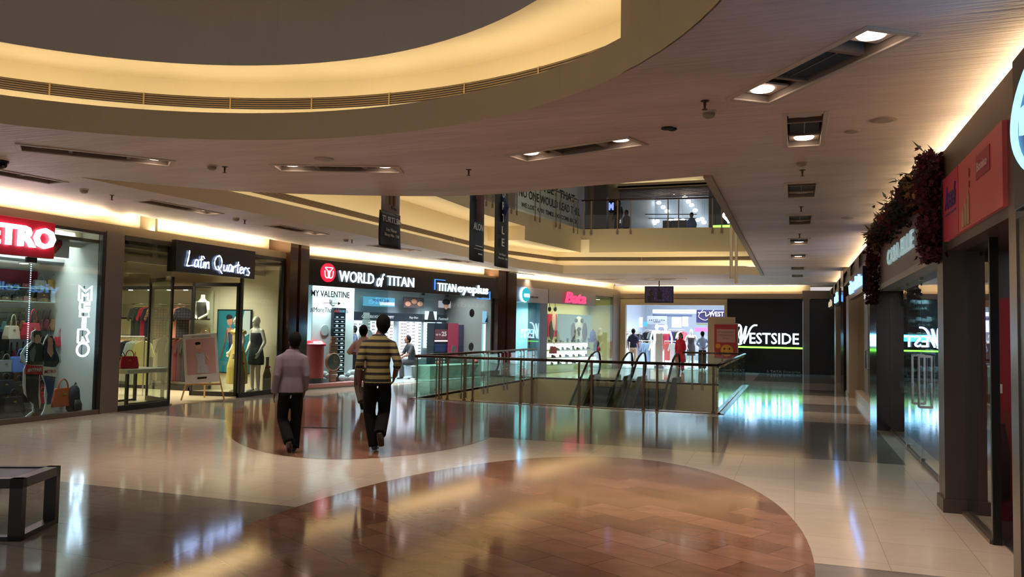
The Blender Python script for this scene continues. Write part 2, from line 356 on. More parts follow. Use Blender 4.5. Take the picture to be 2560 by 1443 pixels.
m = M().add(vs, fs); struct('ceiling', m, M_CEIL, fix=False)
m = M(); m.quad(*[(a.x, a.y, 3.72) for a in (RC[0], RC[1], RB_[1], RB_[0])]).quad(*[(a.x, a.y, 3.72) for a in (RC[1], RC[2], RB_[2], RB_[1])])
for a, b in ((RC[0], RC[1]), (RC[1], RC[2]), (RC[2], RB_[2])): m.quad((a.x, a.y, 3.5), (b.x, b.y, 3.5), (b.x, b.y, 3.72), (a.x, a.y, 3.72))
struct('ceiling_cove', m, mat('cove_plaster', (238, 226, 200), .7), fix=False)
# border trim of the atrium opening, right side
struct('trim_2', M().prism([(-1.04, 9.75), (-.94, 9.75), (-.94, 27.1), (-1.04, 27.1)], ZC - .03, ZC + .02, 'z'), mat('ceiling_trim', (178, 160, 132), .6))
# upper side of the ceiling void is closed by the slab, whose underside is z = 4.26
M_CR = mat('cream_plaster', (214, 194, 150), .65)
M_DK = mat('grey_brown_plaster', (205, 202, 204), .8)
M_GRL = mat('grille_dark', (52, 38, 24), .7); M_LOUV = mat('grille_louvre', (160, 128, 80), .5)
def offs(path, d, closed=True):
    n = len(path); out = []
    for i in range(n):
        a = Vector(path[(i - 1) % n] if closed or i > 0 else path[i]); b = Vector(path[(i + 1) % n] if closed or i < n - 1 else path[i])
        t = (b - a).normalized(); out.append((path[i][0] + t.y * d, path[i][1] - t.x * d))
    return out
def wallstrip(m, path, z0, z1, closed=True):
    n = len(path); vs = [(x, y, z0) for x, y in path] + [(x, y, z1) for x, y in path]
    fs = [(i, (i + 1) % n, n + (i + 1) % n, n + i) for i in range(n if closed else n - 1)]
    return m.add(vs, fs)
def annulus(m, p, q, z, closed=True):
    n = len(p); vs = [(x, y, z) for x, y in p] + [(x, y, z) for x, y in q]
    fs = [(i, (i + 1) % n, n + (i + 1) % n, n + i) for i in range(n if closed else n - 1)]
    return m.add(vs, fs)
def ledge(path, back, sgn, closed, lampidx, power, zu=4.30, bandname='trim_3'):
    """rim wall, ledge, set-back wall with an air grille, light strip on the ledge"""
    inner = offs(path, sgn * .05, closed)
    m = M(); wallstrip(m, path, ZC - .001, 3.78, closed); wallstrip(m, inner, ZC, 3.78, closed); annulus(m, path, inner, 3.78, closed)
    annulus(m, inner, back, 3.72, closed); struct('trim_3', m, mat('rim_plaster', (216, 196, 162), .65), fix=False)
    m = M(); wallstrip(m, back, 3.72, zu, closed); struct('wall_recess', m, M_CR, fix=False)
    g = offs(back, -sgn * .006, closed); m = M(); wallstrip(m, g, 3.985, 4.11, closed); m.cur = 1
    for k in range(5):
        z = 4.0 + k * .024; g2 = offs(back, -sgn * .018, closed); annulus(m, g, g2, z, closed); wallstrip(m, g2, z, z + .003, closed)
    n = len(g2)
    for i in range(0, n, 3):
        x, y = g2[i]; m.box(x - .006, x + .006, y - .006, y + .006, 3.985, 4.11)
    struct('trim_4', m, [M_GRL, M_LOUV], fix=False)
    mid = offs(path, sgn * .14, closed)
    for i0, i1 in lampidx:
        a = mid[i0 % len(mid)]; b = mid[i1 % len(mid)]; bx = back[((i0 + i1) // 2) % len(mid)]; c = ((a[0] + b[0]) / 2, (a[1] + b[1]) / 2)
        d = (bx[0] - c[0], bx[1] - c[1]); ln = math.hypot(b[0] - a[0], b[1] - a[1]); dl = math.hypot(*d)
        strip('ledge_lamp', (a[0], a[1], 3.76), (b[0], b[1], 3.76), .05, (d[0] / dl, d[1] / dl, 1.5), power * ln, CREAM)
OVB = oval(OVC, (OVR[0] + .6, OVR[1] + .6))
idx = [i for i in range(96)]
ledge(OV, OVB, 1, True, [(i, i + 6) for i in range(0, 96, 6)], 4.2)
# right of the recess end the rim wall closes up to the slab
k0 = min(range(96), key=lambda i: abs(OV[i][0] + 1.12) + (0 if OV[i][1] > 3 else 9))
seg = [OV[i % 96] for i in range(-8, k0 + 1)]
m = M(); wallstrip(m, [(x - .012, y - .008) for x, y in seg], ZC, 4.31, False); s2 = offs(seg, .08, False); wallstrip(m, s2, ZC, 4.31, False)
m.quad((*seg[-1], 3.5), (*s2[-1], 3.5), (*s2[-1], 4.31), (*seg[-1], 4.31)); struct('wall_drum', m, mat('rim_plaster'), fix=False)
OU = oval((-4.3, 2.9), (3.8, 3.95))
vs, fs = holed(oval(OVC, (OVR[0] + .62, OVR[1] + .62)), [OU], 4.29); struct('ceiling_recess', M().add(vs, fs), M_CR, fix=False)
m = M(); wallstrip(m, OU, 4.285, 5.3); struct('wall_drum_upper', m, M_DK, fix=False)
m = M().prism(OU, 5.3, 5.34, 'z'); struct('ceiling_drum', m, M_DK)
# atrium opening
VB = offs(VOID, -.6)
VB = [(min(x, -.45), y) for x, y in VB]
n = len(VOID); nn = len(near)
ledge(VOID, VB, -1, True, [(nn - 1, nn), (nn, nn + 1), (nn + 1, nn + 2), (nn + 2, nn + 3), (nn + 3, nn + 4), (nn + 4, nn + 5)], 4.5, zu=4.72)
# upper floor slab with its own edge line
UE = [(-.6, 9.2), (-4, 9.8), (-8.0, 9.0), (-7.95, 14.5), (-7.9, 20), (-7.62, 22.4), (-7.162, 25.2), (-6.95, 26.5), (-3.6, 26.75), (-.6, 27.2)]
M_UF = mat('upper_fascia_paint', (158, 142, 104), .6)
def vpx(x, y, i): # corner heights handled per segment
    return
m = M()
for i in range(len(UE)):
    a = UE[i]; b = UE[(i + 1) % len(UE)]; z0 = 4.68 if i in (2, 3, 4) else 4.27
    m.quad((*a, z0), (*b, z0), (*b, 5.08), (*a, 5.08))
struct('wall_upper_fascia', m, M_UF, fix=False)
def inset_slab(z, up):
    vs, fs = holed([(-13, -4), (6, -4), (6, 46), (-13, 46)], [UE], z, up); return M().add(vs, fs)
vs, fs = holed([(-13, 5.8), (6, 5.8), (6, 46), (-13, 46)], [UE], 5.08, True); struct('floor_upper', M().add(vs, fs), mat('upper_floor', (170, 152, 128), .25), fix=False)
# underside of the slab around the opening
VB2 = [(x, y) for x, y in VB]
m = M(); annm = M()
def soffit(a, b, a2, b2, z): annm.quad((*a, z), (*b, z), (*b2, z), (*a2, z))
soffit((-8.0, 9.0), (-7.95, 14.5), (-9.6, 8.0), (-9.25, 14.6), 4.69); soffit((-7.95, 14.5), (-7.9, 20), (-9.25, 14.6), (-9.1, 20.0), 4.69); soffit((-7.9, 20), (-7.62, 22.4), (-9.1, 20), (-9.05, 22.4), 4.69)
annm.quad((-7.62, 22.4, 4.27), (-9.05, 22.4, 4.27), (-9.05, 22.4, 4.69), (-7.62, 22.4, 4.69))
soffit((-7.62, 22.4), (-7.162, 25.2), (-9.05, 22.4), (-8.2, 26.3), 4.275); soffit((-7.162, 25.2), (-6.95, 26.5), (-8.2, 26.3), (-7.3, 27.2), 4.275); soffit((-6.95, 26.5), (-3.6, 26.75), (-7.3, 27.4), (-3.6, 27.6), 4.275); soffit((-3.6, 26.75), (-.6, 27.2), (-3.6, 27.6), (-.4, 27.8), 4.275)
struct('ceiling_soffit', annm, M_CR, fix=False)

# ------------------------------------------------------------------ shop fronts: fascias, pillars, partitions
M_FAS = mat('fascia_metal', (124, 112, 98), .42, .3)
M_COVE = mat('cove_plaster', (238, 226, 200), .7)
M_BRP = mat('dark_brown_stone_cladding', (52, 33, 24), .12, var=.25, scale=3)
M_PIL = mat('brushed_grey_pillar', (118, 112, 106), .38, .5)
def fascia(fr, s0, s1, zb, zt=FT, d=0.0):
    m = M(); m.box(s0, s1, d, d + .1, zb, zt); m.box(s0, s1, d + .1, d + .5, 2.97, 3.03)
    return struct('wall_fascia', m, M_FAS, fr)
def cove(fr, s0, s1, zt=ZC):
    return struct('wall_cove', M().box(s0, s1, .5, .56, 2.9, zt + .02), M_COVE, fr)
fascia(F1, -4, 15.95, 3.17); cove(F1, -4, 16.6, 3.72)
fascia(F2, -.42, 7.95, 3.17); cove(F2, -.4, 8.2, 3.72); fascia(F2, 9.0, 17.05, 3.0); cove(F2, 8.8, 17.5, 3.72)
fascia(FB, -.1, 7.6, 2.95, 3.18); cove(FB, -.4, 7.6)
fascia(FR, -46, 14, 3.03); cove(FR, -14.4, 4); cove(FR, -46, -15.0)
struct('trim_10', M().box(15.83, 15.92, 0, .5, 0, 3.17), mat('black_metal_frame', (20, 19, 20), .4), F1)
struct('trim_5', M().box(0, .06, .12, .49, 3.04, 3.7), M_FAS).matrix_world = Matrix.Translation(F1.P(11.9, 0, 0)) @ Matrix.Rotation(F1.ang, 4, 'Z')
def pillar(fr, s0, s1, d0, d1, z1, mtl, name='wall_pillar', base=False):
    m = M().box(s0, s1, d0, d1, 0, z1)
    if base: m.box(s0 - .02, s1 + .02, d0 - .02, d1, 0, .12)
    return struct(name, m, mtl, fr)
pillar(F1, 10.66, 11.05, -.02, .6, 3.2, M_PIL)
pillar(F1, 15.90, 16.24, -.12, .6, 3.72, M_BRP); pillar(F1, 16.27, 16.62, -.16, .6, 3.72, M_BRP)
pillar(F2, 7.9, 8.36, -.1, .6, 3.72, M_BRP); pillar(F2, 8.4, 8.92, -.14, .6, 3.72, M_BRP)
pillar(F2, 10.62, 11.12, -.02, .5, 3.05, mat('blue_grey_post', (96, 104, 116), .4, .3))
pillar(F2, 16.35, 17.05, -.02, .6, 3.1, M_PIL)
# back wall: beige surround, shop opening, black panel, dark bay
M_BW = mat('beige_wall', (176, 162, 130), .6)
m = M(); m.box(0, .22, 0, .3, 0, 2.97); m.box(.22, 4.3, 0, .3, 2.7, 2.97); m.box(4.3, 4.42, 0, .3, 0, 2.97); struct('wall_back', m, M_BW, FB)
struct('trim_6', M().box(7.32, 7.56, -.05, .3, 0, 3.0), M_PIL, FB)
struct('wall_dark_bay', M().box(7.56, 8.6, .2, .3, 0, 3.1), mat('black_panel_dull', (14, 12, 14), .3), FB)
struct('trim_7', M().box(7.3, 8.4, -.02, .3, 2.98, 3.3), M_FAS, FB)
# right side pillars (s = -Y)
M_RP = mat('taupe_pillar', (76, 70, 66), .4)
pillar(FR, -5.94, -5.76, 0, .6, 3.05, mat('steel_pillar_band', (120, 112, 104), .3, .6))
pillar(FR, -5.76, 14, .01, .6, 2.35, mat('dark_grey_panel', (38, 41, 43), .3))
pillar(FR, -8.5, -8.2, -.03, .75, 3.05, M_RP, base=True)
pillar(FR, -15.9, -14.68, -.02, .6, ZC, M_BRP)
pillar(FR, -22.9, -21.9, -.02, .34, 2.6, mat('beige_pillar', (150, 134, 108), .5), base=True)
pillar(FR, -25.6, -24.2, -.02, .5, ZC, M_BRP)
pillar(FR, -29.6, -28.6, -.02, .3, 2.6, mat('beige_pillar'))
struct('wall_upper_band', M().box(-46, -15.95, 0, .3, 2.95, 3.3), M_FAS, FR)
# ================================================================== CEILING FIXTURES, RAILINGS, ESCALATORS
M_TRAY = mat('tray_white_metal', (206, 190, 170), .5); M_TRIN = mat('tray_inside', (140, 126, 112), .6)
M_LAMP = glow('lamp_disc', (255, 226, 206), 7.0); M_OFF = mat('lamp_off', (190, 180, 168), .3)
M_BLK = mat('black_metal', (20, 19, 20), .4); M_DGR = mat('dark_grille', (48, 50, 50), .5); M_SLAT = mat('grille_slat', (100, 98, 90), .4)
for cx, cy, ang, ln, wd, lamps, label, group in MODS:
    r = empty('ceiling_light_module', label, 'ceiling light', (cx, cy, ZC), ang, group)
    L_, W_ = ln / 2, wd / 2
    m = M()
    for a, b, c, d in ((-L_ - .05, L_ + .05, -W_ - .045, -W_), (-L_ - .05, L_ + .05, W_, W_ + .045), (-L_ - .05, -L_, -W_, W_), (L_, L_ + .05, -W_, W_)): m.box(a, b, c, d, -.014, .004)
    m.build('frame', M_TRAY, r, bevel=.006)
    m = M(); t = .004
    m.box(-L_, L_, -W_ - t, -W_, 0, .14).box(-L_, L_, W_, W_ + t, 0, .14).box(-L_ - t, -L_, -W_, W_, 0, .14).box(L_, L_ + t, -W_, W_, 0, .14).box(-L_, L_, -W_, W_, .14, .15)
    g0, g1 = -ln * .17, ln * .20
    m.box(g0 - .04, g0, -W_, W_, .02, .14).box(g1, g1 + .04, -W_, W_, .02, .14)
    m.build('tray', M_TRIN, r)
    m = M(); m.box(g0, g1, -W_ + .02, W_ - .02, .07, .08); m.cur = 1
    k = int((g1 - g0) / .022)
    for i in range(k): x = g0 + .01 + i * .022; m.box(x, x + .005, -W_ + .02, W_ - .02, .035, .07)
    m.box(g0, g1, -.005, .005, .03, .07)
    m.build('air_grille', [M_DGR, M_SLAT], r)
    for sgn, on in ((-1, lamps[0]), (1, lamps[1])):
        cxl = sgn * (L_ - .16); m = M(); m.box(cxl - .13, cxl + .13, -W_ + .01, W_ - .01, .045, .06); m.build('lamp_plate', M_TRAY, r)
        l = M().lathe([(.0, .03), (.085, .03), (.095, .042), (.095, .05), (0, .05)], (cxl, 0, 0), 20).build('lamp', M_LAMP if on else M_OFF, r)
        if on and cy < 30:
            sa, ca = math.sin(ang), math.cos(ang)
            area('downlight', (cx + cxl * ca, cy + cxl * sa, ZC - .006), (0, 0, -1), .15, .15, 14, PINKW, PI * .5)
def sprinkler(x, y, label):
    r = empty('sprinkler', label, 'sprinkler', (x, y, ZC)); M().lathe([(0, -.005), (.035, -.005), (.035, 0), (0, 0)], n=14).build('escutcheon', mat('brass_dull', (88, 66, 44), .4, .8), r)
    M().lathe([(0, -.075), (.022, -.075), (.022, -.07), (.008, -.066), (.012, -.03), (.012, -.003), (0, -.003)], n=10).build('head', mat('brass_dull'), r)
def detector(x, y, label):
    r = empty('smoke_detector', label, 'smoke detector', (x, y, ZC)); M().lathe([(0, -.02), (.062, -.02), (.062, 0), (0, 0)], n=18).build('base', M_TRAY, r)
    M().lathe([(0, -.062), (.03, -.06), (.052, -.045), (.052, -.02), (0, -.02)], n=18).build('sensor_dome', mat('detector_grey', (150, 136, 120), .5), r)
def speaker(x, y, label, rr=.11):
    tag(M().lathe([(0, -.012), (rr * .7, -.014), (rr, -.006), (rr, 0), (0, 0)], (x, y, ZC), 24).build('ceiling_speaker', mat('speaker_white', (176, 158, 138), .5)), label, 'ceiling speaker')
for px, py, w in ((1762, 252, 'nearest the lit double module on the right'), (1172, 424, 'on the plain ceiling left of the lit oblique module'), (562, 417, 'beside a detector under the left side of the oval recess'), (280, 488, 'near the red shop sign on the left'), (2006, 425, 'between the first two corridor modules'), (612, 550, 'before the clothes shop cove'), (2003, 517, 'between the second and third corridor modules'), (1999, 585, 'between the third and fourth corridor modules'), (880, 600, 'above the watch shop sign')):
    p = onz(px, py, ZC); sprinkler(p.x, p.y, 'small brass ceiling sprinkler ' + w)
for px, py, w in ((1772, 278, 'beside the lit double module on the right'), (530, 413, 'under the left side of the oval recess'), (210, 473, 'near the red shop sign on the left'), (2004, 402, 'in the corridor row before the second module'), (590, 545, 'before the clothes shop cove'), (865, 598, 'above the watch shop sign')):
    p = onz(px, py, ZC); detector(p.x, p.y, 'round smoke detector ' + w)
for px, py, w in ((2210, 299, 'beside the glowing right-hand cove'), (2130, 328, 'small one left of the right-hand cove'), (810, 397, 'under the middle of the oval recess'), (2120, 545, 'far along the right-hand cove')):
    p = onz(px, py, ZC); speaker(p.x, p.y, 'flat round ceiling speaker ' + w, .07 if 'small' in w else .11)
p = onz(1668, 318, ZC); tag(M().ball((p.x, p.y, ZC - .01), .06, .03, .02).ball((p.x + .04, p.y + .05, ZC - .01), .045, .03, .02).build('broken_ceiling_bracket', M_BLK), 'dark broken bracket stuck on the ceiling beside the lit modules', 'bracket')
p = onz(4, 402, ZC); r = empty('security_camera', 'black dome security camera at the left frame edge of the ceiling', 'camera', (p.x, p.y, ZC)); M().lathe([(0, -.03), (.075, -.03), (.08, 0), (0, 0)], n=18).build('mount', M_BLK, r); M().ball((0, 0, -.04), .065, .065, .06).build('dome', mat('camera_dome', (10, 10, 12), .05), r)

# railings ------------------------------------------------------------
M_RAIL = mat('dark_wood_handrail', (42, 22, 16), .25, var=.2); M_STEEL = mat('bronze_steel', (112, 92, 74), .35, .55); M_STD = mat('steel_bracket', (150, 140, 128), .3, .8)
G_RAIL = glass('railing_glass', (232, 244, 239))
G_SHOP = glass('shop_glass', (236, 244, 242), boost=1.3); G_DARK = glass('shop_glass_right', (220, 228, 230), boost=1.7)
G_RAILU = glass('upper_railing_glass', (246, 250, 248), boost=.5)
def railing(name, label, a, b, posts, zb=0.0, h=.95, out=(0, -1), rail=(0, 1), drop=.16, cat='railing', rail_steel_start=False):
    """glass panes on paired flat posts under a wooden handrail; posts = list of distances along a-b"""
    a = Vector((a[0], a[1], zb)); b = Vector((b[0], b[1], zb)); u = (b - a); ln = u.length; u.normalize(); ang = math.atan2(u.y, u.x)
    r = empty(name, label, cat, a, ang); nrm = Vector((-u.y, u.x, 0)); side = 1 if nrm.dot(Vector((out[0], out[1], 0))) > 0 else -1
    m = M().tube([(0, 0, h), (ln, 0, h)], .03, 12); m.build('handrail', M_RAIL, r, smooth=True)
    for s in posts:
        y = side * .035
        p = M().box(s - .022, s + .022, y - .006, y + .006, -drop, h - .03); p.box(s - .035, s + .035, y - .012, y + .012, -drop, -drop + .13 if drop > .02 else .05)
        po = p.build('post', M_STEEL, r, bevel=.002)
        q = M()
        for z in (.12, .42, .74): q.cyl((s, y, z), (s, -side * .012, z), .012, 8)
        q.cyl((s, 0, h - .06), (s, 0, h - .02), .02, 8); q.build('glass_clamp', M_STD, po)
    edges = [0.0] + [x + (.09 if i % 2 == 0 else 0) for i, x in enumerate(posts) if i % 2 == 0] + [ln]
    edges = sorted(set(round(e, 3) for e in edges)); edges = [e for i, e in enumerate(edges) if i == 0 or e - edges[i - 1] > .2]
    for i in range(len(edges) - 1): M().box(edges[i] + .01, edges[i + 1] - .01, -side * .012 - .005, -side * .012 + .005, .03, h - .07).build('glass_pane', G_RAIL if zb < 1 else G_RAILU, r)
    return r
def pairs(l): return [x + 7.98 for x in l]
railing('glass_railing', 'glass railing with dark wooden handrail along the near edge of the escalator void', (-7.98, 16.08), (-1.42, 16.08), pairs([-7.4, -7.2, -6.8, -6.6, -5.5, -5.25, -4.22, -3.95, -2.87, -2.6, -1.5]), out=(0, -1), drop=-.012)
railing('glass_railing', 'glass railing along the left side of the escalator void, posts in pairs', (-8.02, 16.1), (-8.02, 25.1), [.02, 1.05, 1.35, 2.55, 2.85, 4.1, 4.4, 5.7, 6.0, 7.2, 7.5, 8.6], out=(1, 0), drop=.2)
railing('glass_railing', 'glass railing on the corridor side of the escalator void', (-1.42, 16.08), (-1.42, 25.2), [.05, 1.1, 1.4, 2.9, 3.2, 4.7, 5.0, 6.5, 6.8, 8.3, 8.6], out=(-1, 0), drop=.2)
railing('glass_railing', 'short glass railing behind the escalators at the far edge of the void', (-3.3, 25.25), (-1.42, 25.25), [.3, .6, 1.2, 1.8], out=(0, -1), drop=.2)
railing('glass_railing', 'upper floor glass railing along the left of the atrium', (-7.9, 19.2), (-7.02, 26.35), [.5, .85, 2.0, 2.35, 3.6, 3.95, 5.2, 5.55, 6.7, 7.05], zb=5.08, h=1.0, out=(1, 0), drop=.2)
railing('glass_railing', 'upper floor glass railing across the far side of the atrium', (-6.95, 26.5), (-2.2, 26.95), [.1, .35, 1.25, 1.7, 2.95, 3.3, 4.4, 4.7], zb=5.08, h=1.0, out=(0, -1), drop=.2)

# escalators ----------------------------------------------------------
def escalator(label, x0, x1):
    r = empty('escalator', label, 'escalator', ((x0 + x1) / 2, 25.2, 0)); hw = (x1 - x0) / 2; sl = math.tan(math.radians(30)); yb = -8.6
    def zz(y): return 0 if y > 0 else y * sl
    M_ST = mat('escalator_step', (16, 15, 15), .55); M_SK = mat('escalator_skirt', (128, 112, 78), .32, .6); M_DK2 = mat('escalator_deck', (78, 66, 52), .35, .5)
    m = M(); k = 22
    for i in range(k):
        y = -i * .4 + .1; m.box(-hw + .17, hw - .17, y - .4, y, zz(y - .4) - .3, zz(y - .2) - .16)
        for j in range(9): x = -hw + .2 + j * (2 * hw - .4) / 8; m.box(x - .008, x + .008, y - .39, y - .01, zz(y - .2) - .16, zz(y - .2) - .15)
    m.build('steps', M_ST, r)
    M().box(-hw + .17, hw - .17, .1, 1.1, -.03, .012).build('landing_plate', mat('landing_plate', (104, 98, 90), .35, .6), r)
    for sg in (-1, 1):
        xo = sg * (hw - .02); xi = sg * (hw - .17); xm = (xo + xi) / 2
        m = M(); P = [(1.0, 0), (.0, 0), (yb, yb * sl)]
        m.prism([(1.0, -.35), (1.0, .12), (.05, .12), (yb, yb * sl + .10), (yb, yb * sl - .6), (0, -.5)], min(xi, xi + sg * .02), max(xi, xi + sg * .02), 'x'); m.build('skirt', M_SK, r)
        m = M().prism([(1.05, -.35), (1.05, .14), (.05, .14), (yb, yb * sl + .12), (yb, yb * sl - .6), (0, -.5)], min(xi + sg * .02, xo), max(xi + sg * .02, xo), 'x'); m.build('deck', M_DK2, r)
        top = [(.95, .16), (1.12, .32), (1.16, .55), (1.05, .78), (.82, .88), (.3, .86), (-.3, .72), (yb, (yb + .35) * sl + .82)]
        m = M().prism(top + [(yb, yb * sl + .12), (.05, .14)], xm - .006, xm + .006, 'x'); m.build('balustrade_glass', G_RAIL, r)
        hp = smoothpts([(xm, a, b) for a, b in [(.8, .12)] + top[:-1]], 4) + [Vector((xm, top[-1][0], top[-1][1]))]
        M().tube(hp, [(.022, .036)] * len(hp), 10).build('handrail', mat('black_rubber', (7, 7, 7), .6, spec=.2), r, smooth=True)
    return r
escalator('left escalator of the pair descending into the void', -6.3, -5.0)
escalator('right escalator of the pair descending into the void', -4.75, -3.45)

# hanging screen and banners ------------------------------------------
r = empty('hanging_screen', 'black flat television hanging from the ceiling before the large clothes shop', 'screen', (-4.82, 30, 0))
M().box(-.54, .54, 0, .09, 2.66, 3.3).build('housing', M_BLK, r, bevel=.01)
m = M().box(-.5, .5, -.006, 0, 2.72, 3.26); m.cur = 1
for i in range(60):
    x = -.48 + random.random() * .94; z = 2.74 + random.random() * .5; w = .01 + random.random() * .03; m.box(x, min(x + w, .49), -.009, -.006, z, z + .012)
m.cur = 2; m.ball((-.3, -.004, 3.05), .1, .006, .12).box(-.42, -.18, -.01, -.006, 2.73, 2.95).ball((.02, -.004, 3.15), .06, .006, .07).box(-.06, .12, -.01, -.006, 2.8, 3.08)
m.build('screen_picture', [glow('tv_dark', (42, 28, 56), .6), glow('tv_speck', (120, 90, 130), .7), glow('tv_fig', (20, 12, 18), .4)], r)
M().cyl((0, .04, 3.3), (0, .04, ZC), .02, 8).build('hanger_pole', M_BLK, r)
def curved_sheet(m, w, z0, z1, amp=.02, nx=8, nz=10, y0=0.0):
    vs = []; fs = []
    for i in range(nx + 1):
        for j in range(nz + 1):
            x = -w / 2 + w * i / nx; z = z0 + (z1 - z0) * j / nz; vs.append((x, y0 + amp * math.sin(i / nx * PI * 1.5 + j / nz * 2) * (1 - j / nz), z))
    for i in range(nx):
        for j in range(nz): a = i * (nz + 1) + j; fs.append((a, a + nz + 1, a + nz + 2, a + 1))
    return m.add(vs, fs)
def banner(px0, px1, pyb, X, label, kind):
    a = onx(px0, pyb, X); b = onx(px1, pyb + 7, X); zb = (a.z + b.z) / 2; w = (b.xy - a.xy).length; c = (a + b) / 2
    r = empty('hanging_banner', label, 'banner', (c.x, c.y, 0), PI / 2)
    M().cyl((-w * .4, 0, zb + 3.18), (-w * .4, 0, 8.6), .004, 5).cyl((w * .4, 0, zb + 3.18), (w * .4, 0, 8.6), .004, 5).build('suspension_cord', M_BLK, r)
    top = zb + 3.2; m = M(); curved_sheet(m, w, zb, top); return r, w, zb, top, m
M_BAN = mat('banner_black', (20, 18, 22), .5); M_WHT = mat('print_white', (222, 220, 214), .6); M_SKIN = mat('skin_print', (168, 122, 100), .6)
def sheetpart(r, name, m, mt): o = m.build(name, mt, r, smooth=True, fix=False); sd = o.modifiers.new('s', 'SOLIDIFY'); sd.thickness = .004; return o
r, w, zb, top, m = banner(947, 999, 615, -6.0, 'short hanging banner with legs photo above black block of lettering', 'a')
m = M(); curved_sheet(m, w, zb, zb + .55); sheetpart(r, 'lower_panel', m, M_BAN)
m = M(); curved_sheet(m, w * .86, zb + .55, top, .01); sheetpart(r, 'photo_panel', m, mat('banner_photo', (170, 160, 154), .6, var=.15))
m = M(); add_text(m, 'TURTLE', -w * .46, w * .3, zb + .38, zb + .47, -.035, .004, .01); m.prism([(.34 * w + .07 * math.cos(q), zb + .42 + (.05 if i % 2 == 0 else .025) * math.sin(q)) for i, q in enumerate([PI / 2 + k * PI / 5 for k in range(10)])], -.038, -.034)
add_text(m, '1st Floor', -w * .25, w * .25, zb + .24, zb + .29, -.035, .004); add_text(m, 'Shop No. 138', -w * .34, w * .36, zb + .15, zb + .21, -.035, .004); m.build('lettering', M_WHT, r)
m = M()
for x in (-.07, .06): m.tube([(x, -.02, zb + 1.9), (x, -.025, zb + 1.25), (x + .01, -.025, zb + .85), (x, -.03, zb + .66)], [.05, .036, .03, .02], 8, flat=.3)
m.build('printed_legs', M_SKIN, r, smooth=True); m = M(); m.ball((0, -.03, zb + .63), .03, .01, .03).ball((.13 * w + .02, -.03, zb + .62), .045, .01, .028).build('printed_shoes', mat('brown_print', (60, 36, 32), .5), r)
r, w, zb, top, m = banner(1173, 1207, 650, -6.0, 'middle hanging banner with close-up portrait print', 'b')
sheetpart(r, 'sheet', m, mat('banner_blue', (44, 58, 72), .6, var=.3, scale=3)); m = M(); add_text(m, 'ALON', -w * .36, w * .34, zb + .62, zb + .76, -.04, .004, .01)
m.box(-w * .18, w * .3, -.042, -.036, zb + .3, zb + .315).box(-w * .3, w * .4, -.042, -.036, zb + .24, zb + .25).box(0, w * .3, -.042, -.036, zb + .14, zb + .165); m.build('lettering', M_WHT, r)
m = M().tube([(-.05, -.03, zb + 2.9), (-.02, -.03, zb + 1.6), (.0, -.03, zb + .8)], [.16, .15, .09], 10, flat=.12); m.build('printed_face', mat('print_pink', (150, 122, 126), .6, var=.3, scale=4), r, smooth=True)
m = M().ball((-.14, -.055, zb + 1.25), .06, .01, .045).ball((-.08, -.055, zb + 1.42), .09, .008, .03); m.build('printed_lips', mat('print_red', (120, 40, 44), .6), r)
r, w, zb, top, m = banner(1236, 1268, 665, -6.0, 'right-hand hanging black banner with large letters reading downwards', 'c')
sheetpart(r, 'sheet', m, M_BAN); m = M(); z = zb + 1.95
for i, ch in enumerate('TURTLE'): add_text(m, ch, -.09, .07, z - .17, z, -.04, .004, .01); z -= .265
add_text(m, '1st Floor', -w * .28, w * .22, zb + .25, zb + .30, -.04, .004); add_text(m, 'Shop No. 138', -w * .36, w * .34, zb + .16, zb + .215, -.04, .004); m.build('lettering', M_WHT, r)
m = M().tube([(.0, -.012, zb + 1.6), (.02, -.012, zb + 1.3), (0, -.012, zb + 1.0)], [.02, .14, .02], 10, flat=.1); m.build('printed_blue_glow', mat('print_blue', (24, 44, 92), .6), r, smooth=True)
for i, (x, z0) in enumerate(((-1.6, 3.05), (-1.47, 2.92))):
    o = M(); curved_sheet(o, .09 - i * .01, z0, 4.6, .03); o = o.build('fabric_streamer', mat('cream_fabric', (196, 178, 148), .7), smooth=True, fix=False); o.location = (x, 22, 0); M().cyl((0, 0, 4.58), (0, 0, 8.6), .004, 5).build('suspension_cord', M_BLK, o); o.modifiers.new('s', 'SOLIDIFY').thickness = .004
    tag(o, ['left', 'right'][i] + ' one of two thin cream streamers hanging in the atrium opening', 'streamer')
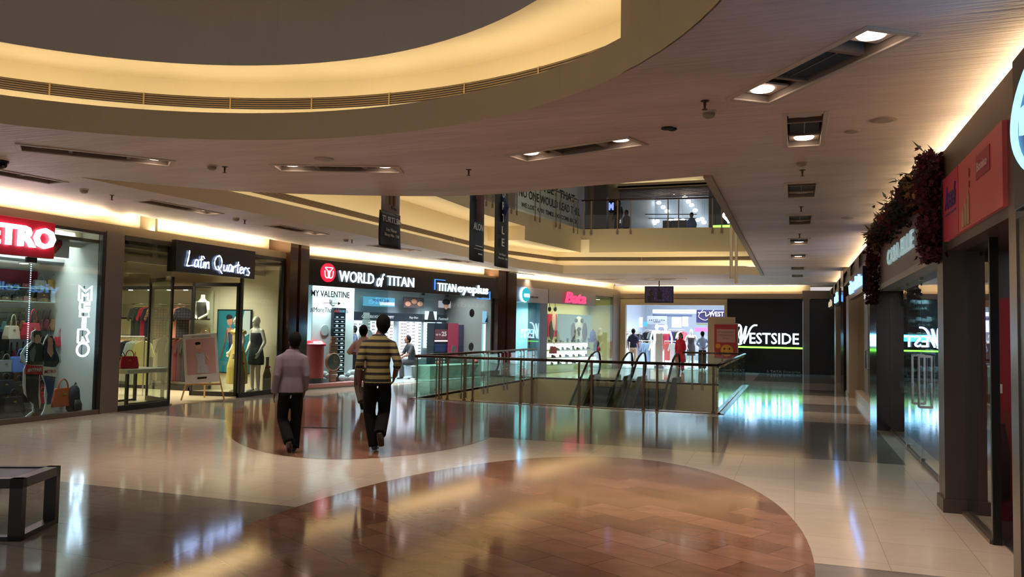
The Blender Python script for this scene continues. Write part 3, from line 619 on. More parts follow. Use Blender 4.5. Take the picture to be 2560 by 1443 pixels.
# ================================================================== BUILDERS FOR PEOPLE, CLOTHES, BAGS
V = Vector
SK = mat('skin', (120, 78, 58), .5); SKD = mat('skin_dark', (86, 56, 44), .5)
def body_shapes(m, J, infl=0.0, parts='all'):
    k = lambda *a: V(a)
    def limb(ps, rs, n=10): m.tube(ps, [r + infl for r in rs], n)
    if parts in ('all', 'torso'):
        T = J['torso']; m.tube([V(p) for p, a, b in T], [(b + infl, a + infl) for p, a, b in T], 18, up=(0, 1, 0))
    if parts in ('all', 'head'):
        h = J['head']; m.ball(h, .076, .095, .115, 16, 12); m.ball(h + V((0, .03, -.07)), .055, .065, .055, 12, 8)
        m.tube([J['neck'], h + V((0, -.015, -.03))], [.056, .052], 12)
        m.ball(h + V((0, .1, -.02)), .013, .02, .022, 8, 6); m.ball(h + V((0, .088, -.065)), .025, .014, .01, 8, 6)
        for s in (-1, 1): m.ball(h + V((s * .077, -.005, -.015)), .012, .02, .032, 8, 6); m.ball(h + V((s * .032, .085, .022)), .026, .014, .008, 8, 6)
    for s in (0, 1):
        if parts in ('all', 'arms', 'sleeves'):
            A, B, C = [V(p) for p in J['arm'][s]]
            Z = A + V(((-.075 if A.x > 0 else .075), 0, .045))
            if parts == 'sleeves':
                f = J.get('sleeve', 1.0); e = B.lerp(C, max(0, (f - .5) * 2)) if f > .5 else A.lerp(B, f * 2)
                pts = [Z, A, A.lerp(B, .5), B, e] if f > .5 else [Z, A, A.lerp(e, .5), e]; limb(pts, [.034, .048, .047, .044, .040] if f > .5 else [.034, .048, .05, .052], 12)
            else:
                limb([Z, A, A.lerp(B, .5), B], [.032, .045, .043, .038]); limb([B, B.lerp(C, .35), C], [.04, .039, .027])
        if parts in ('all',):
            A, B, C = [V(p) for p in J['arm'][s]]; d = (C - B).normalized(); side = V((1, 0, 0)) * (-1 if s == 0 else 1)
            fwd = J.get('palm', V((0, 1, 0))); fwd = (fwd - d * fwd.dot(d)).normalized(); crl = -side
            c = C + d * .05; m.tube([C, C + d * .03, C + d * .085], [(.017, .028), (.018, .038), (.014, .038)], 10, up=tuple(crl))
            for i, (o, l) in enumerate(((-.030, .062), (-.010, .074), (.010, .078), (.029, .070))):
                b0 = C + d * .082 + fwd * o; m.tube([b0, b0 + d * l * .5 + crl * .006, b0 + d * l + crl * .022], [.0088, .008, .0066], 6)
            t0 = C + d * .03 + fwd * .03; m.tube([t0, t0 + d * .03 + fwd * .022, t0 + d * .062 + fwd * .026 + crl * .01], [.012, .010, .008], 6)
        if parts in ('all', 'legs'):
            A, B, C = [V(p) for p in J['leg'][s][:3]]; ex = .012 if parts == 'legs' else 0
            cuff = .03 if parts == 'legs' else 0
            limb([A + V((0, 0, .04)), A.lerp(B, .5), B, B.lerp(C, .35), C + (C - B).normalized() * (-.02 if not cuff else .02)], [.062, .07 + ex * .5, .054 + ex, .054 + ex, .036 + cuff], 14)
        if parts in ('all', 'shoes'):
            C, D = [V(p) for p in J['leg'][s][2:4]]
            f = (D - C); down = V(J['leg'][s][4]) if len(J['leg'][s]) > 4 else V((0, 0, -1))
            heel = C + down * .045 - f.normalized() * .045
            m.tube([C, C + down * .03], [.04, .042], 10); m.tube([heel, heel.lerp(D, .45), D], [(.034, .036), (.036, .045), (.024, .036)], 12, up=tuple(-down))
    if parts == 'legs':
        T = J['torso']; m.tube([V(T[0][0]) - V((0, 0, .03)), V(T[0][0]), V(T[1][0])], [(T[0][2] + infl, T[0][1] + infl)] * 2 + [(T[1][2] + infl, T[1][1] + infl)], 16, up=(0, 1, 0))
    return m
def pose(h=1.7, lean=0.0, arms=None, legs=None, head=(0, .02), woman=False, sleeve=1.0):
    w = .9 if woman else 1.0
    T = [((0, 0, .86), .158, .115), ((0, 0, .96), .148 if not woman else .158, .112), ((0, lean * .3, 1.08), .132 * w, .098), ((0, lean * .6, 1.24), .152 * w, .110), ((0, lean, 1.34), .158 * w, .100), ((0, lean, 1.395), .135 * w, .088), ((0, lean, 1.435), .095 * w, .07), ((0, lean, 1.475), .065, .06)]
    J = dict(torso=T, neck=V((0, lean, 1.44)), head=V((head[0], lean + head[1], 1.6)), sleeve=sleeve)
    J['arm'] = arms or [((-.168 * w, lean, 1.345), (-.222 * w, -.03, 1.12), (-.235 * w, .06, .87)), ((.168 * w, lean, 1.345), (.222 * w, -.03, 1.12), (.235 * w, .06, .87))]
    J['leg'] = legs or [((-.09, 0, .88), (-.1, .02, .48), (-.1, 0, .09), (-.12, .15, .03)), ((.09, 0, .88), (.1, .02, .48), (.1, 0, .09), (.12, .15, .03))]
    return J
def hair_cap(m, h, long=0.0, thick=.012):
    m.ball(h + V((0, -.022, .018)), .08 + thick, .088 + thick, .108 + thick * .5, 16, 12)
    m.ball(h + V((0, -.045, -.03)), .07 + thick * .6, .06, .085, 14, 10)
    if long: m.tube([h + V((0, -.05, .04)), h + V((0, -.085, -.1)), h + V((0, -.1, -long))], [(.06, .095), (.05, .11), (.03, .08)], 12, up=(0, 1, 0))
def person(label, loc, heading, h, J, shirt=None, trousers=None, shoes=None, hair=None, skin=SK, voxel=.009, face=False, long=0.0, name='person', skirt=None, infl=.014, group=None, cat='person', bald=False):
    r = empty(name, label, cat, loc, heading, group); sc = h / 1.72; r.scale = (sc, sc, sc)
    m = M(); body_shapes(m, J); b = remeshed(m, 'body', skin, r, voxel, 3)
    if shirt:
        m = M(); body_shapes(m, J, infl, 'torso'); body_shapes(m, J, infl * .8, 'sleeves')
        T = J['torso']; remeshed(m, 'shirt' if not skirt else 'dress', shirt, r, voxel * 1.1, 5)
    if trousers: m = M(); body_shapes(m, J, .012, 'legs'); remeshed(m, 'trousers', trousers, r, voxel * 1.2, 5)
    if skirt:
        z0, rr, mt = skirt; sk = M().lathe([(rr, z0), (rr * .93, z0 + (1.0 - z0) * .4), (.19, .92), (.165, 1.05), (.15, 1.1), (0, 1.1)], n=22, sy=.75); o = sk.build('skirt', mt, r, smooth=True)
    if shoes: m = M(); body_shapes(m, J, .006, 'shoes'); remeshed(m, 'shoes', shoes, r, voxel, 2)
    if hair: m = M(); hair_cap(m, J['head'], long); remeshed(m, 'hair', hair, r, voxel, 2)
    if face:
        for s in (-1, 1): M().ball(J['head'] + V((s * .031, .087, .002)), .011, .007, .007, 8, 6).build('eye', mat('eye_dark', (16, 12, 12), .2), r)
        M().ball(J['head'] + V((0, .1, -.066)), .02, .005, .006, 8, 6).build('lips', mat('lips', (120, 50, 50), .4), r)
    return r
def stripes(name, c1, c2, n, z0=.9):
    m = bpy.data.materials.new(name); m.use_nodes = True; nt = m.node_tree; N = nt.nodes; L = nt.links; b = N['Principled BSDF']; b.inputs['Roughness'].default_value = .85
    tc = N.new('ShaderNodeTexCoord'); sp = N.new('ShaderNodeSeparateXYZ'); L.new(tc.outputs['Object'], sp.inputs[0])
    a = N.new('ShaderNodeMath'); a.operation = 'MULTIPLY'; a.inputs[1].default_value = n; L.new(sp.outputs['Z'], a.inputs[0])
    ad = N.new('ShaderNodeMath'); ad.operation = 'ADD'; ad.inputs[1].default_value = z0; L.new(a.outputs[0], ad.inputs[0])
    f = N.new('ShaderNodeMath'); f.operation = 'FRACT'; L.new(ad.outputs[0], f.inputs[0])
    g = N.new('ShaderNodeMath'); g.operation = 'LESS_THAN'; g.inputs[1].default_value = .42; L.new(f.outputs[0], g.inputs[0])
    mx = N.new('ShaderNodeMix'); mx.data_type = 'RGBA'; mx.inputs['A'].default_value = lin(c1); mx.inputs['B'].default_value = lin(c2); L.new(g.outputs[0], mx.inputs['Factor']); L.new(mx.outputs['Result'], b.inputs['Base Color'])
    return m
# walking men ---------------------------------------------------------
p1 = onz(723, 1134); dir1 = math.atan2(p1.y, p1.x) - PI / 2
LW = [((-.09, 0, .88), (-.105, .10, .49), (-.02, -.20, .20), (.0, -.13, .04), (0, -.5, -.86)), ((.09, 0, .88), (.085, .07, .48), (.06, .02, .09), (.07, .18, .03))]
LW2 = [((-.09, 0, .88), (-.1, .06, .48), (-.02, .0, .09), (-.01, .17, .03)), ((.09, 0, .88), (.08, .12, .50), (.06, -.22, .26), (.08, -.19, .10), (.1, -.75, -.6))]
J = pose(arms=[((-.168, 0, 1.345), (-.205, -.04, 1.11), (-.225, .02, .86)), ((.168, 0, 1.345), (.2, -.03, 1.11), (.19, .10, .89))], legs=LW, head=(.03, .02))
M_BT = mat('black_trousers', (8, 8, 10), .9, spec=.15, bump=.2, scale=14); M_SH = mat('black_shoe', (14, 12, 12), .3); M_HA = mat('black_hair', (4, 4, 5), .8, spec=.15, bump=.4, scale=60)
person('man with black hair walking away in a lilac-grey long-sleeved shirt and black trousers', (p1.x, p1.y, 0), dir1 + .05, 1.51, J, mat('lilac_shirt', (106, 98, 108), .85, var=.06, bump=.6, scale=9, bscale=7, stretch=(1, 1, .45)), M_BT, M_SH, M_HA, SKD, .008)
p2 = onz(940, 1130); dir2 = math.atan2(p2.y, p2.x) - PI / 2
J = pose(arms=[((-.168, 0, 1.345), (-.225, -.05, 1.12), (-.235, .05, .87)), ((.168, 0, 1.345), (.25, -.09, 1.12), (.20, .10, .94))], legs=LW2, head=(.05, .03), sleeve=.66)
person('man walking away in an olive and black striped polo shirt and black trousers', (p2.x, p2.y, 0), dir2 - .08, 1.75, J, stripes('olive_black_stripes', (120, 114, 68), (10, 9, 10), 12.2, .25), M_BT, M_SH, M_HA, SKD, .008)
p3 = onz(900, 1026); dir3 = math.atan2(p3.y, p3.x) - PI / 2
J = pose(arms=[((-.168, 0, 1.345), (-.3, .05, 1.16), (-.15, .2, 1.15)), ((.168, 0, 1.345), (.255, -.03, 1.13), (.24, .10, .90))], head=(-.02, .03), legs=LW, sleeve=.6)
person('man in a pale pink shirt and grey trousers, mostly hidden behind the striped shirt', (p3.x + .05, p3.y, 0), dir3, 1.62, J, mat('pink_shirt', (206, 174, 172), .85, bump=.4, scale=8), mat('grey_trousers', (92, 84, 82), .85), M_SH, M_HA, SK, .01)

# mannequins ----------------------------------------------------------
M_MAN = mat('mannequin_white', (226, 222, 208), .25)
def mannequin(label, loc, heading, h, dress, topz=None, skirt=None, arms=None, base=True, head=True):
    J = pose(woman=True, arms=arms or [((-.18, 0, 1.39), (-.25, -.03, 1.14), (-.25, .12, .9)), ((.18, 0, 1.39), (.26, -.04, 1.14), (.2, .1, .92))]); J['sleeve'] = .2
    r = empty('mannequin', label, 'mannequin', loc, heading); sc = h / 1.72; r.scale = (sc,) * 3
    m = M(); body_shapes(m, J); remeshed(m, 'body', M_MAN, r, .011, 5)
    if dress:
        m = M(); T = [t for t in J['torso'] if t[0][2] <= 1.38]; m.tube([V(t[0]) for t in T], [(t[2] + .016, t[1] + .016) for t in T], 18, up=(0, 1, 0))
        z0, rr = skirt; m.tube([V((0, 0, z0)), V((0, 0, (z0 + .95) / 2)), V((0, 0, .98))], [(rr * .8, rr), (rr * .74 + .02, rr * .85 + .02), (.125, .165)], 18, up=(0, 1, 0))
        if topz:
            for i in range(16): q = 2 * PI * i / 16; m.ball((.215 * math.cos(q), .13 * math.sin(q), 1.35 + .02 * math.sin(i * 2.3)), .045, .035, .035, 8, 6)
        remeshed(m, 'dress', dress, r, .014, 3)
    M().lathe([(0, 0), (.16, 0), (.16, .012), (.012, .02), (.012, .1), (0, .1)], (0, -.02, 0), 20).build('base_plate', mat('chrome', (200, 200, 200), .15, 1), r)
    return r

# bags, shoes, garments ----------------------------------------------
def mkbag(m_, kind=0, w=.34, h=.24, d=.14):
    r = bpy.data.objects.new('handbag', None); COL.objects.link(r)
    m = M(); pr = [(-w / 2 * .96, 0), (w / 2 * .96, 0), (w / 2, h * .25), (w / 2 * .84, h * .92), (w / 2 * .74, h), (-w / 2 * .74, h), (-w / 2 * .84, h * .92), (-w / 2, h * .25)]
    vs = []
    for y, sc_ in ((-d / 2, .9), (-d / 2 * .9, 1.0), (d / 2 * .9, 1.0), (d / 2, .9)):
        vs += [(x * sc_, y * (1 - .45 * (z / h)), z * (1 if sc_ == 1 else .97)) for x, z in pr]
    n = len(pr); fs = [tuple(range(n)), tuple(reversed([3 * n + i for i in range(n)]))] + [(k * n + i, k * n + (i + 1) % n, (k + 1) * n + (i + 1) % n, (k + 1) * n + i) for k in range(3) for i in range(n)]
    m.add(vs, fs); m.build('bag_body', m_, r, bevel=.008)
    m = M(); q = [(w * .22 * math.cos(a), -d * .2, h * .94 + h * (.55 if kind == 0 else .9) * math.sin(a)) for a in [PI * i / 10 for i in range(11)]]; m.tube(q, .009, 6); m.build('handle', m_, r, smooth=True)
    M().box(-.025, .025, -d / 2 * .86, -d / 2 * .6, h * .62, h * .72).build('clasp', mat('gold_clasp', (180, 150, 80), .3, .9), r)
    return r
def recol(o, mt):
    for c in o.children:
        if c.name.startswith(('bag_body', 'handle')): c.data = c.data.copy(); c.data.materials[0] = mt
BAGP = {}
def bag(colname, rgb, loc, rz, label, group=None, kind=0, sc=1.0, tilt=0.0):
    key = (colname, kind)
    if key not in BAGP: o = BAGP[key] = mkbag(mat('leather_' + colname.replace(' ', '_'), rgb, .4, var=.1), kind)
    else: o = copy_tree(BAGP[key])
    o.location = loc; o.rotation_euler = (tilt, 0, rz); o.scale = (sc,) * 3; tag(o, label, 'handbag', group); return o
def mkgarment(rgb, name, ln=.72, w=.42, plaid=False):
    r = bpy.data.objects.new('hanging_garment', None); COL.objects.link(r)
    pr = [(-w * .34, -ln), (w * .34, -ln), (w * .33, -.3), (w * .36, -.22), (w * .46, -.36), (w * .58, -.31), (w * .40, -.05), (w * .12, 0), (-w * .12, 0), (-w * .40, -.05), (-w * .58, -.31), (-w * .46, -.36), (-w * .36, -.22), (-w * .33, -.3)]
    m = M().prism(pr, -.022, .022, 'y'); mt = plaidmat(name, rgb) if plaid else mat('cloth_' + name.replace(' ', '_'), rgb, .9, var=.12, bump=.5, scale=12, stretch=(1, 1, .3)); m.build('garment', mt, r, bevel=.01)
    m = M().tube([(-w * .38, 0, -.055), (0, 0, .015), (w * .38, 0, -.055)], .01, 6); m.tube([(0, 0, .015), (0, 0, .05), (.02, 0, .075), (0, 0, .09), (-.015, 0, .08)], .004, 5); m.build('hanger', mat('wood_hanger', (186, 140, 84), .5), r, smooth=True)
    return r
def plaidmat(name, rgb):
    m = bpy.data.materials.new('plaid_' + name); m.use_nodes = True; nt = m.node_tree; N = nt.nodes; L = nt.links; b = N['Principled BSDF']; b.inputs['Roughness'].default_value = .9
    tc = N.new('ShaderNodeTexCoord'); mp = N.new('ShaderNodeMapping'); mp.inputs['Rotation'].default_value = (PI / 2, 0, 0); L.new(tc.outputs['Object'], mp.inputs[0])
    br = N.new('ShaderNodeTexBrick'); br.offset = 0; br.inputs['Scale'].default_value = 14; br.inputs['Mortar Size'].default_value = .09; br.inputs['Brick Width'].default_value = .9; br.inputs['Row Height'].default_value = .9
    br.inputs['Color1'].default_value = lin(rgb); br.inputs['Color2'].default_value = lin([min(255, c * 1.25) for c in rgb]); br.inputs['Mortar'].default_value = lin([c * .45 for c in rgb]); L.new(mp.outputs[0], br.inputs['Vector']); L.new(br.outputs['Color'], b.inputs['Base Color']); return m
GP = {}
def garment(name, rgb, loc, rz, label, group, ln=.72, plaid=False, w=.42):
    key = (name, ln, w)
    if key not in GP: o = GP[key] = mkgarment(rgb, name, ln, w, plaid)
    else: o = copy_tree(GP[key])
    o.location = loc; o.rotation_euler = (0, 0, rz); tag(o, label, 'garment', group); return o
SP = {}
def shoe(name, rgb, loc, rz, label, group=None, kind='flat', sc=1.0):
    key = (name, kind)
    if key not in SP:
        r = bpy.data.objects.new('shoe', None); COL.objects.link(r); mt = mat('shoe_' + name.replace(' ', '_'), rgb, .4)
        m = M().tube([(-.125, 0, .05), (-.09, 0, .052), (-.02, 0, .042), (.07, 0, .034), (.13, 0, .028)], [(.03, .026), (.042, .034), (.036, .036), (.028, .042), (.014, .022)], 10, up=(0, 0, 1))
        if kind != 'flat': m.tube([(-.09, 0, .06), (-.09, 0, .14 if kind == 'high' else .1)], [.038, .04], 10)
        m.build('upper', mt, r, smooth=True); M().box(-.13, .13, -.035, .035, 0, .018).build('sole', mat('shoe_sole', (60, 52, 46), .7), r, bevel=.01); o = SP[key] = r
    else: o = copy_tree(SP[key])
    o.location = loc; o.rotation_euler = (0, 0, rz); o.scale = (sc,) * 3; tag(o, label, 'shoe', group); return o
def backpack(label, loc, rz, rgb, name, sc=1.0, trim=(60, 60, 64)):
    r = empty('backpack', label, 'backpack', loc, rz); r.scale = (sc,) * 3
    m = M().tube([(0, 0, 0), (0, 0, .05), (0, 0, .25), (0, 0, .38), (0, 0, .43)], [(.07, .12), (.10, .15), (.10, .15), (.08, .12), (.03, .06)], 16, up=(0, 1, 0)); m.build('pack', mat('pack_' + name, rgb, .7, var=.15), r, smooth=True)
    m = M().tube([(0, -.1, .04), (0, -.1, .12), (0, -.085, .2)], [(.04, .09), (.05, .1), (.02, .08)], 12, up=(0, 1, 0)); m.build('front_pocket', mat('packp_' + name, trim, .7), r, smooth=True)
    M().tube([(-.03, 0, .42), (0, 0, .48), (.03, 0, .42)], .01, 6).build('grab_handle', mat('packp_' + name), r)
    return r
# ================================================================== SHOPS ON THE LEFT
def shell(fr, s0, s1, d1, zc, wallm, floorm, ceilm, sides=(1, 1), back=True, d0=.12, name='wall_shop'):
    m = M()
    if back: m.box(s0, s1, d1, d1 + .06, 0, zc)
    if sides[0]: m.box(s0 - .04, s0, d0, d1, 0, zc)
    if sides[1]: m.box(s1, s1 + .04, d0, d1, 0, zc)
    struct(name, m, wallm, fr); struct('floor_shop', M().box(s0, s1, d0 - .1, d1, .0, .012), floorm, fr); struct('ceiling_shop', M().box(s0, s1, d0, d1, zc, zc + .04), ceilm, fr)
def shoplight(fr, s, d, z, sx, sy, p, col):
    l = area('shop_light', fr.P(s, d, z), (0, 0, -1), sx, sy, p, col, math.radians(125)); l.rotation_euler = (0, 0, fr.ang); return l
def fx(fr, px, py, d=0.0): s, z = fr.px(px, py, d); return s, z
def box_px(m, fr, x0, y0, x1, y1, d, t=.02):
    s0, za = fr.px(x0, y0, d); s1, zb = fr.px(x1, y1, d); m.box(min(s0, s1), max(s0, s1), d - t, d, min(za, zb), max(za, zb)); return m
def poly_px(m, fr, pts, d, t=.01, o=(0, 0)):
    P = []
    for x, y in pts: s, z = fr.px(x, y, d); P.append((s - o[0], z - o[1]))
    return m.prism(P, -t, 0, 'y')
M_CW = mat('shop_wall_cool', (214, 216, 212), .6); M_WF = mat('shop_floor_pale', (196, 186, 164), .25); M_WC = mat('shop_ceiling_white', (220, 220, 216), .7)
SPOT = glow('spot_white', (240, 246, 255), 12.0)
def downspot(fr, s, d, z, label, rr=.06, m_=None):
    r = fempty(fr, 'downlight', label, 'light', s, d, z); M().lathe([(0, -.012), (rr, -.012), (rr * 1.25, 0), (0, 0)], n=16).build('rim', M_TRAY, r); M().lathe([(0, -.02), (rr * .9, -.018), (rr * .9, -.012), (0, -.012)], n=16).build('lamp', m_ or SPOT, r); return r
# ---- bag shop with the red sign
shell(F1, 4.5, 10.62, 1.6, 3.17, mat('slat_wall_white', (206, 206, 196), .5), mat('shop_floor_dark', (96, 84, 76), .2), M_WC)
shoplight(F1, 9.6, .75, 3.15, 1.7, 1.2, 85, COOL); shoplight(F1, 7.0, .9, 3.0, 2.2, 1.0, 70, COOL)
r = fempty(F1, 'shop_sign', 'red fascia sign with glowing white capital letters at the left frame edge', 'sign', 0, 0, 0)
M().box(7.3, 9.52, -.14, -.02, 2.6, 3.18).build('sign_board', mat('sign_red', (176, 16, 40), .35), r, bevel=.005)
m = M(); add_text(m, 'METRO', 7.98, 9.50, 2.74, 3.07, -.145, .05, .03); m.build('letters', glow('sign_white_violet', (250, 232, 255), 6.0), r)
r = fempty(F1, 'shop_window', 'tall glass shop window filled with handbags left of the grey pillar', 'shop window')
M().box(6.6, 9.22, 0, .012, .08, 2.6).build('glass_pane', G_SHOP, r); M().box(9.25, 10.6, 0, .012, .08, 3.12).build('glass_pane', G_SHOP, r)
M().box(5, 10.62, -.04, .06, 0, .08).build('sill', mat('sill_steel', (110, 100, 90), .35, .6), r); M().box(10.58, 10.66, -.02, .06, .08, 3.17).box(9.5, 10.6, -.02, .04, 3.12, 3.17).build('frame', M_BLK, r)
M().box(9.15, 9.32, -.02, .03, 2.52, 2.6).build('patch_fitting', M_BLK, r)
m = M()
for i in range(46): m.box(9.222, 9.242, -.006, -.002, .95 + i * .034, .965 + i * .034)
m.build('edge_reflection', glow('reflection_cyan', (200, 240, 255), 1.6), r)  # glowing dots painted in for the reflection along the pane edge
# vertical lit lettering
r = fempty(F1, 'vertical_neon_sign', 'white glowing outline letters stacked vertically behind the shop glass', 'sign', 10.33, .06, 0)
NE = glow('neon_white_blue', (206, 228, 255), 9.0)
S = M(); zt = lambda y: F1.px(229, y, .06)[1]
def lt(paths, x0, x1, ya, yb): return [[(x0 + a * (x1 - x0), zt(yb) + b * (zt(ya) - zt(yb))) for a, b in p] for p in paths]
G_ = dict(M=[[(0, 0), (0, 1), (.5, .62), (1, 1), (1, 0), (.72, 0), (.72, .5), (.5, .3), (.28, .5), (.28, 0), (0, 0)]], E=[[(0, 0), (0, 1), (1, 1), (1, .7), (.5, .7), (.5, .3), (1, .3), (1, 0), (0, 0)]],
          T=[[(0, 1), (1, 1), (1, .7), (.65, .7), (.65, 0), (.35, 0), (.35, .7), (0, .7), (0, 1)]], R=[[(0, 0), (0, 1), (.8, 1), (1, .75), (.75, .5), (1, 0), (.65, 0), (.4, .4), (.35, 0), (0, 0)]],
          O=[[(.5 + .5 * math.cos(q), .5 + .5 * math.sin(q)) for q in [2 * PI * i / 16 for i in range(17)]]])
for ch, a, b, w in (('M', 716, 752, .125), ('E', 757, 775, .1), ('T', 780, 822, .09), ('R', 824, 856, .11), ('O', 858, 890, .12)): S.strokes(lt(G_[ch], -w, w, a, b), .017)
S.build('letters', NE, r, smooth=True); M().box(-.01, .01, .02, .03, zt(890), zt(716)).build('mounting_bar', mat('chrome', (200, 200, 200), .15, 1), r)
# posters, red wall, shelf line
r = fempty(F1, 'wall_poster', 'white poster with a red slip-on shoe high in the handbag shop', 'poster')
m = box_px(M(), F1, 118, 577, 170, 646, .3); m.build('sheet', mat('poster_white', (224, 226, 226), .5), r)
m = M(); s0, z0 = fx(F1, 124, 602, .28); s1, z1 = fx(F1, 156, 590, .28); add_text(m, 'MYPAIR', s0, s1, z0, z1, .278, .004); m.build('lettering', mat('print_grey', (90, 90, 94), .6), r)
m = poly_px(M(), F1, [(122, 637), (126, 624), (134, 616), (142, 606), (148, 600), (155, 604), (156, 612), (148, 624), (138, 634), (127, 639)], .27); o = m.build('printed_shoe', mat('print_shoe_red', (176, 40, 44), .5), r); o.location.y = .278
m = poly_px(M(), F1, [(116, 622), (122, 612), (132, 600), (138, 602), (134, 612), (124, 620), (116, 624)], .27); o = m.build('printed_shoe', mat('print_shoe_red'), r); o.location.y = .276
r = fempty(F1, 'red_wall_panel', 'crimson panel on the back wall of the handbag shop', 'wall panel'); box_px(M(), F1, -200, 655, 98, 712, 1.56).build('panel', mat('crimson_panel', (168, 30, 62), .5), r)
r = fempty(F1, 'ceiling_bulkhead', 'white bulkhead hanging above the handbag shelves', 'bulkhead'); s0, z0 = fx(F1, 166, 660, 1.1); M().box(5, s0, .9, 1.55, z0, z0 + .06).build('panel', M_WC, r)
s0, z0 = fx(F1, 60, 660, .5); downspot(F1, s0, .5, z0 + .02, 'bright white spotlight below the red shop sign', .07)
s0, z0 = fx(F1, 150, 572, .5); downspot(F1, s0, .5, 3.165, 'small spotlight above the red shoe poster', .05)
struct('wall_lower_shade', M().box(4.6, 10.1, 1.5, 1.56, 0.0, 1.42), mat('lower_shade_brown', (52, 48, 42), .6), F1)  # dark backing added; shade behind the lower bags is in its colour
r = fempty(F1, 'bag_rail_panel', 'olive slatted panel with rails behind the hanging handbags', 'panel'); m = M(); [m.box(4.6, 10.35, 1.46, 1.5, 1.44 + k * .1, 1.52 + k * .1) for k in range(4)]; m.build('slats', mat('slat_olive', (128, 128, 100), .5), r)
# glass shelves of the bag wall
for i, (yy, w) in enumerate(((727, 'upper'), (759, 'second'))):
    s1, z = fx(F1, 186, yy, 1.15); r = fempty(F1, 'glass_shelf', w + ' glass shelf of the handbag shop', 'shelf'); M().box(6.5, min(s1, 10.55), 1.0, 1.5, z - .012, z).build('shelf_board', mat('shelf_glass_edge', (150, 190, 176), .1), r)
BG = dict(grey=(128, 130, 124), gold=(150, 118, 58), brown=(84, 52, 36), darkbrown=(48, 34, 28), white=(222, 230, 232), teal=(86, 124, 118), olive=(96, 92, 60), tan=(150, 104, 62), cream=(196, 182, 152), red=(176, 30, 52), black=(22, 20, 22), navy=(24, 32, 64), blue=(70, 104, 168), orange=(178, 84, 36), pink=(190, 130, 130), wine=(96, 22, 36))
def bpx(px, py, wpx, c, d, where, kind=0, uniq=False, tilt=0.0, rz=0.0):
    s, z = F1.px(px, py, d); sa, _ = F1.px(px - wpx / 2, py, d); sb, _ = F1.px(px + wpx / 2, py, d)
    return bag(c, BG[c], F1.P(s, d, z), F1.ang + rz, f'{c} handbag {where}', None if uniq else f'{c} handbags {where}', kind, abs(sb - sa) / .34, tilt)
for px, c in ((98, 'grey'), (130, 'gold'), (160, 'brown')): bpx(px, 727, 34, c, 1.15, 'on the upper glass shelf', uniq=True)
for px, c, w in ((104, 'brown', 36), (141, 'white', 42), (66, 'pink', 22), (40, 'black', 26), (14, 'darkbrown', 24)): bpx(px, 757, w, c, 1.15, 'on the second glass shelf', uniq=True)
for px, c in ((20, 'darkbrown'), (42, 'black'), (62, 'wine')): bpx(px, 724, 20, c, 1.15, 'on the upper glass shelf', uniq=True)
seq = ['teal', 'olive', 'brown', 'tan', 'darkbrown', 'olive', 'brown', 'wine', 'tan', 'black', 'wine', 'darkbrown', 'navy']
for i, c in enumerate(seq): bpx(6 + i * 15, 830 - i * .5, 36, c, 1.2, 'in the upper hanging row', 1, rz=.9, tilt=.15)
for px, c, w in ((28, 'cream', 44), (76, 'red', 52), (118, 'black', 34), (148, 'red', 30), (168, 'wine', 24), (186, 'navy', 24), (204, 'black', 22)): bpx(px, 866 if px > 100 else 848, w, c, .95, 'in the middle hanging row' + (', the wide one' if px == 76 else ', the narrow one' if c == 'red' else ', leftmost black' if px == 118 else ', rightmost black' if px == 204 else ''), 1, uniq=True, rz=.3)
for px, c, w in ((12, 'grey', 40), (48, 'blue', 50), (96, 'darkbrown', 36), (120, 'brown', 34)): bpx(px, 930, w, c, .8, 'in the lower hanging row', 0, uniq=True)
for px, c, w in ((10, 'black', 46), (44, 'darkbrown', 40), (100, 'wine', 30)): bpx(px, 985, w, c, .7, 'on the low shelf', 0, uniq=True)
seq2 = ['black', 'darkbrown', 'wine', 'black', 'brown', 'navy', 'darkbrown', 'black', 'brown', 'black', 'wine', 'navy', 'black']
for i, c in enumerate(seq2): bpx(8 + i * 15, 902 - i * .8, 32, c, 1.25, 'in the rear middle row', 1, rz=.7)
for i, c in enumerate(['darkbrown', 'black', 'brown', 'black', 'navy', 'darkbrown', 'black', 'black', 'brown', 'black']): bpx(10 + i * 17, 958 - i * .8, 34, c, 1.2, 'in the rear lower row', 0, rz=.3)
for i, c in enumerate(['black', 'darkbrown', 'black', 'brown', 'black', 'darkbrown', 'black']): bpx(16 + i * 22, 1008 - i * 1.0, 36, c, 1.1, 'in the rear bottom row', 0, rz=-.2)
bpx(152, 1016, 56, 'orange', .55, 'standing on the floor behind the cardboard couple', 0, True); bpx(30, 1030, 50, 'black', .6, 'on the floor behind the left window glass', 0, True); bpx(104, 1008, 34, 'red', .5, 'on the floor between the cardboard legs', 0, True)
s0, z0 = fx(F1, 186, 1025, .5); backpack('black backpack leaning by the right end of the bag window', F1.P(s0, .5, .02), F1.ang, (22, 22, 26), 'black', 1.05, (36, 36, 42))
s0, z0 = fx(F1, 213, 1028, .4); backpack('striped grey-brown round backpack in the corner of the bag window', F1.P(s0, .35, .02), F1.ang, (118, 104, 92), 'stripe', .68, (140, 130, 118))
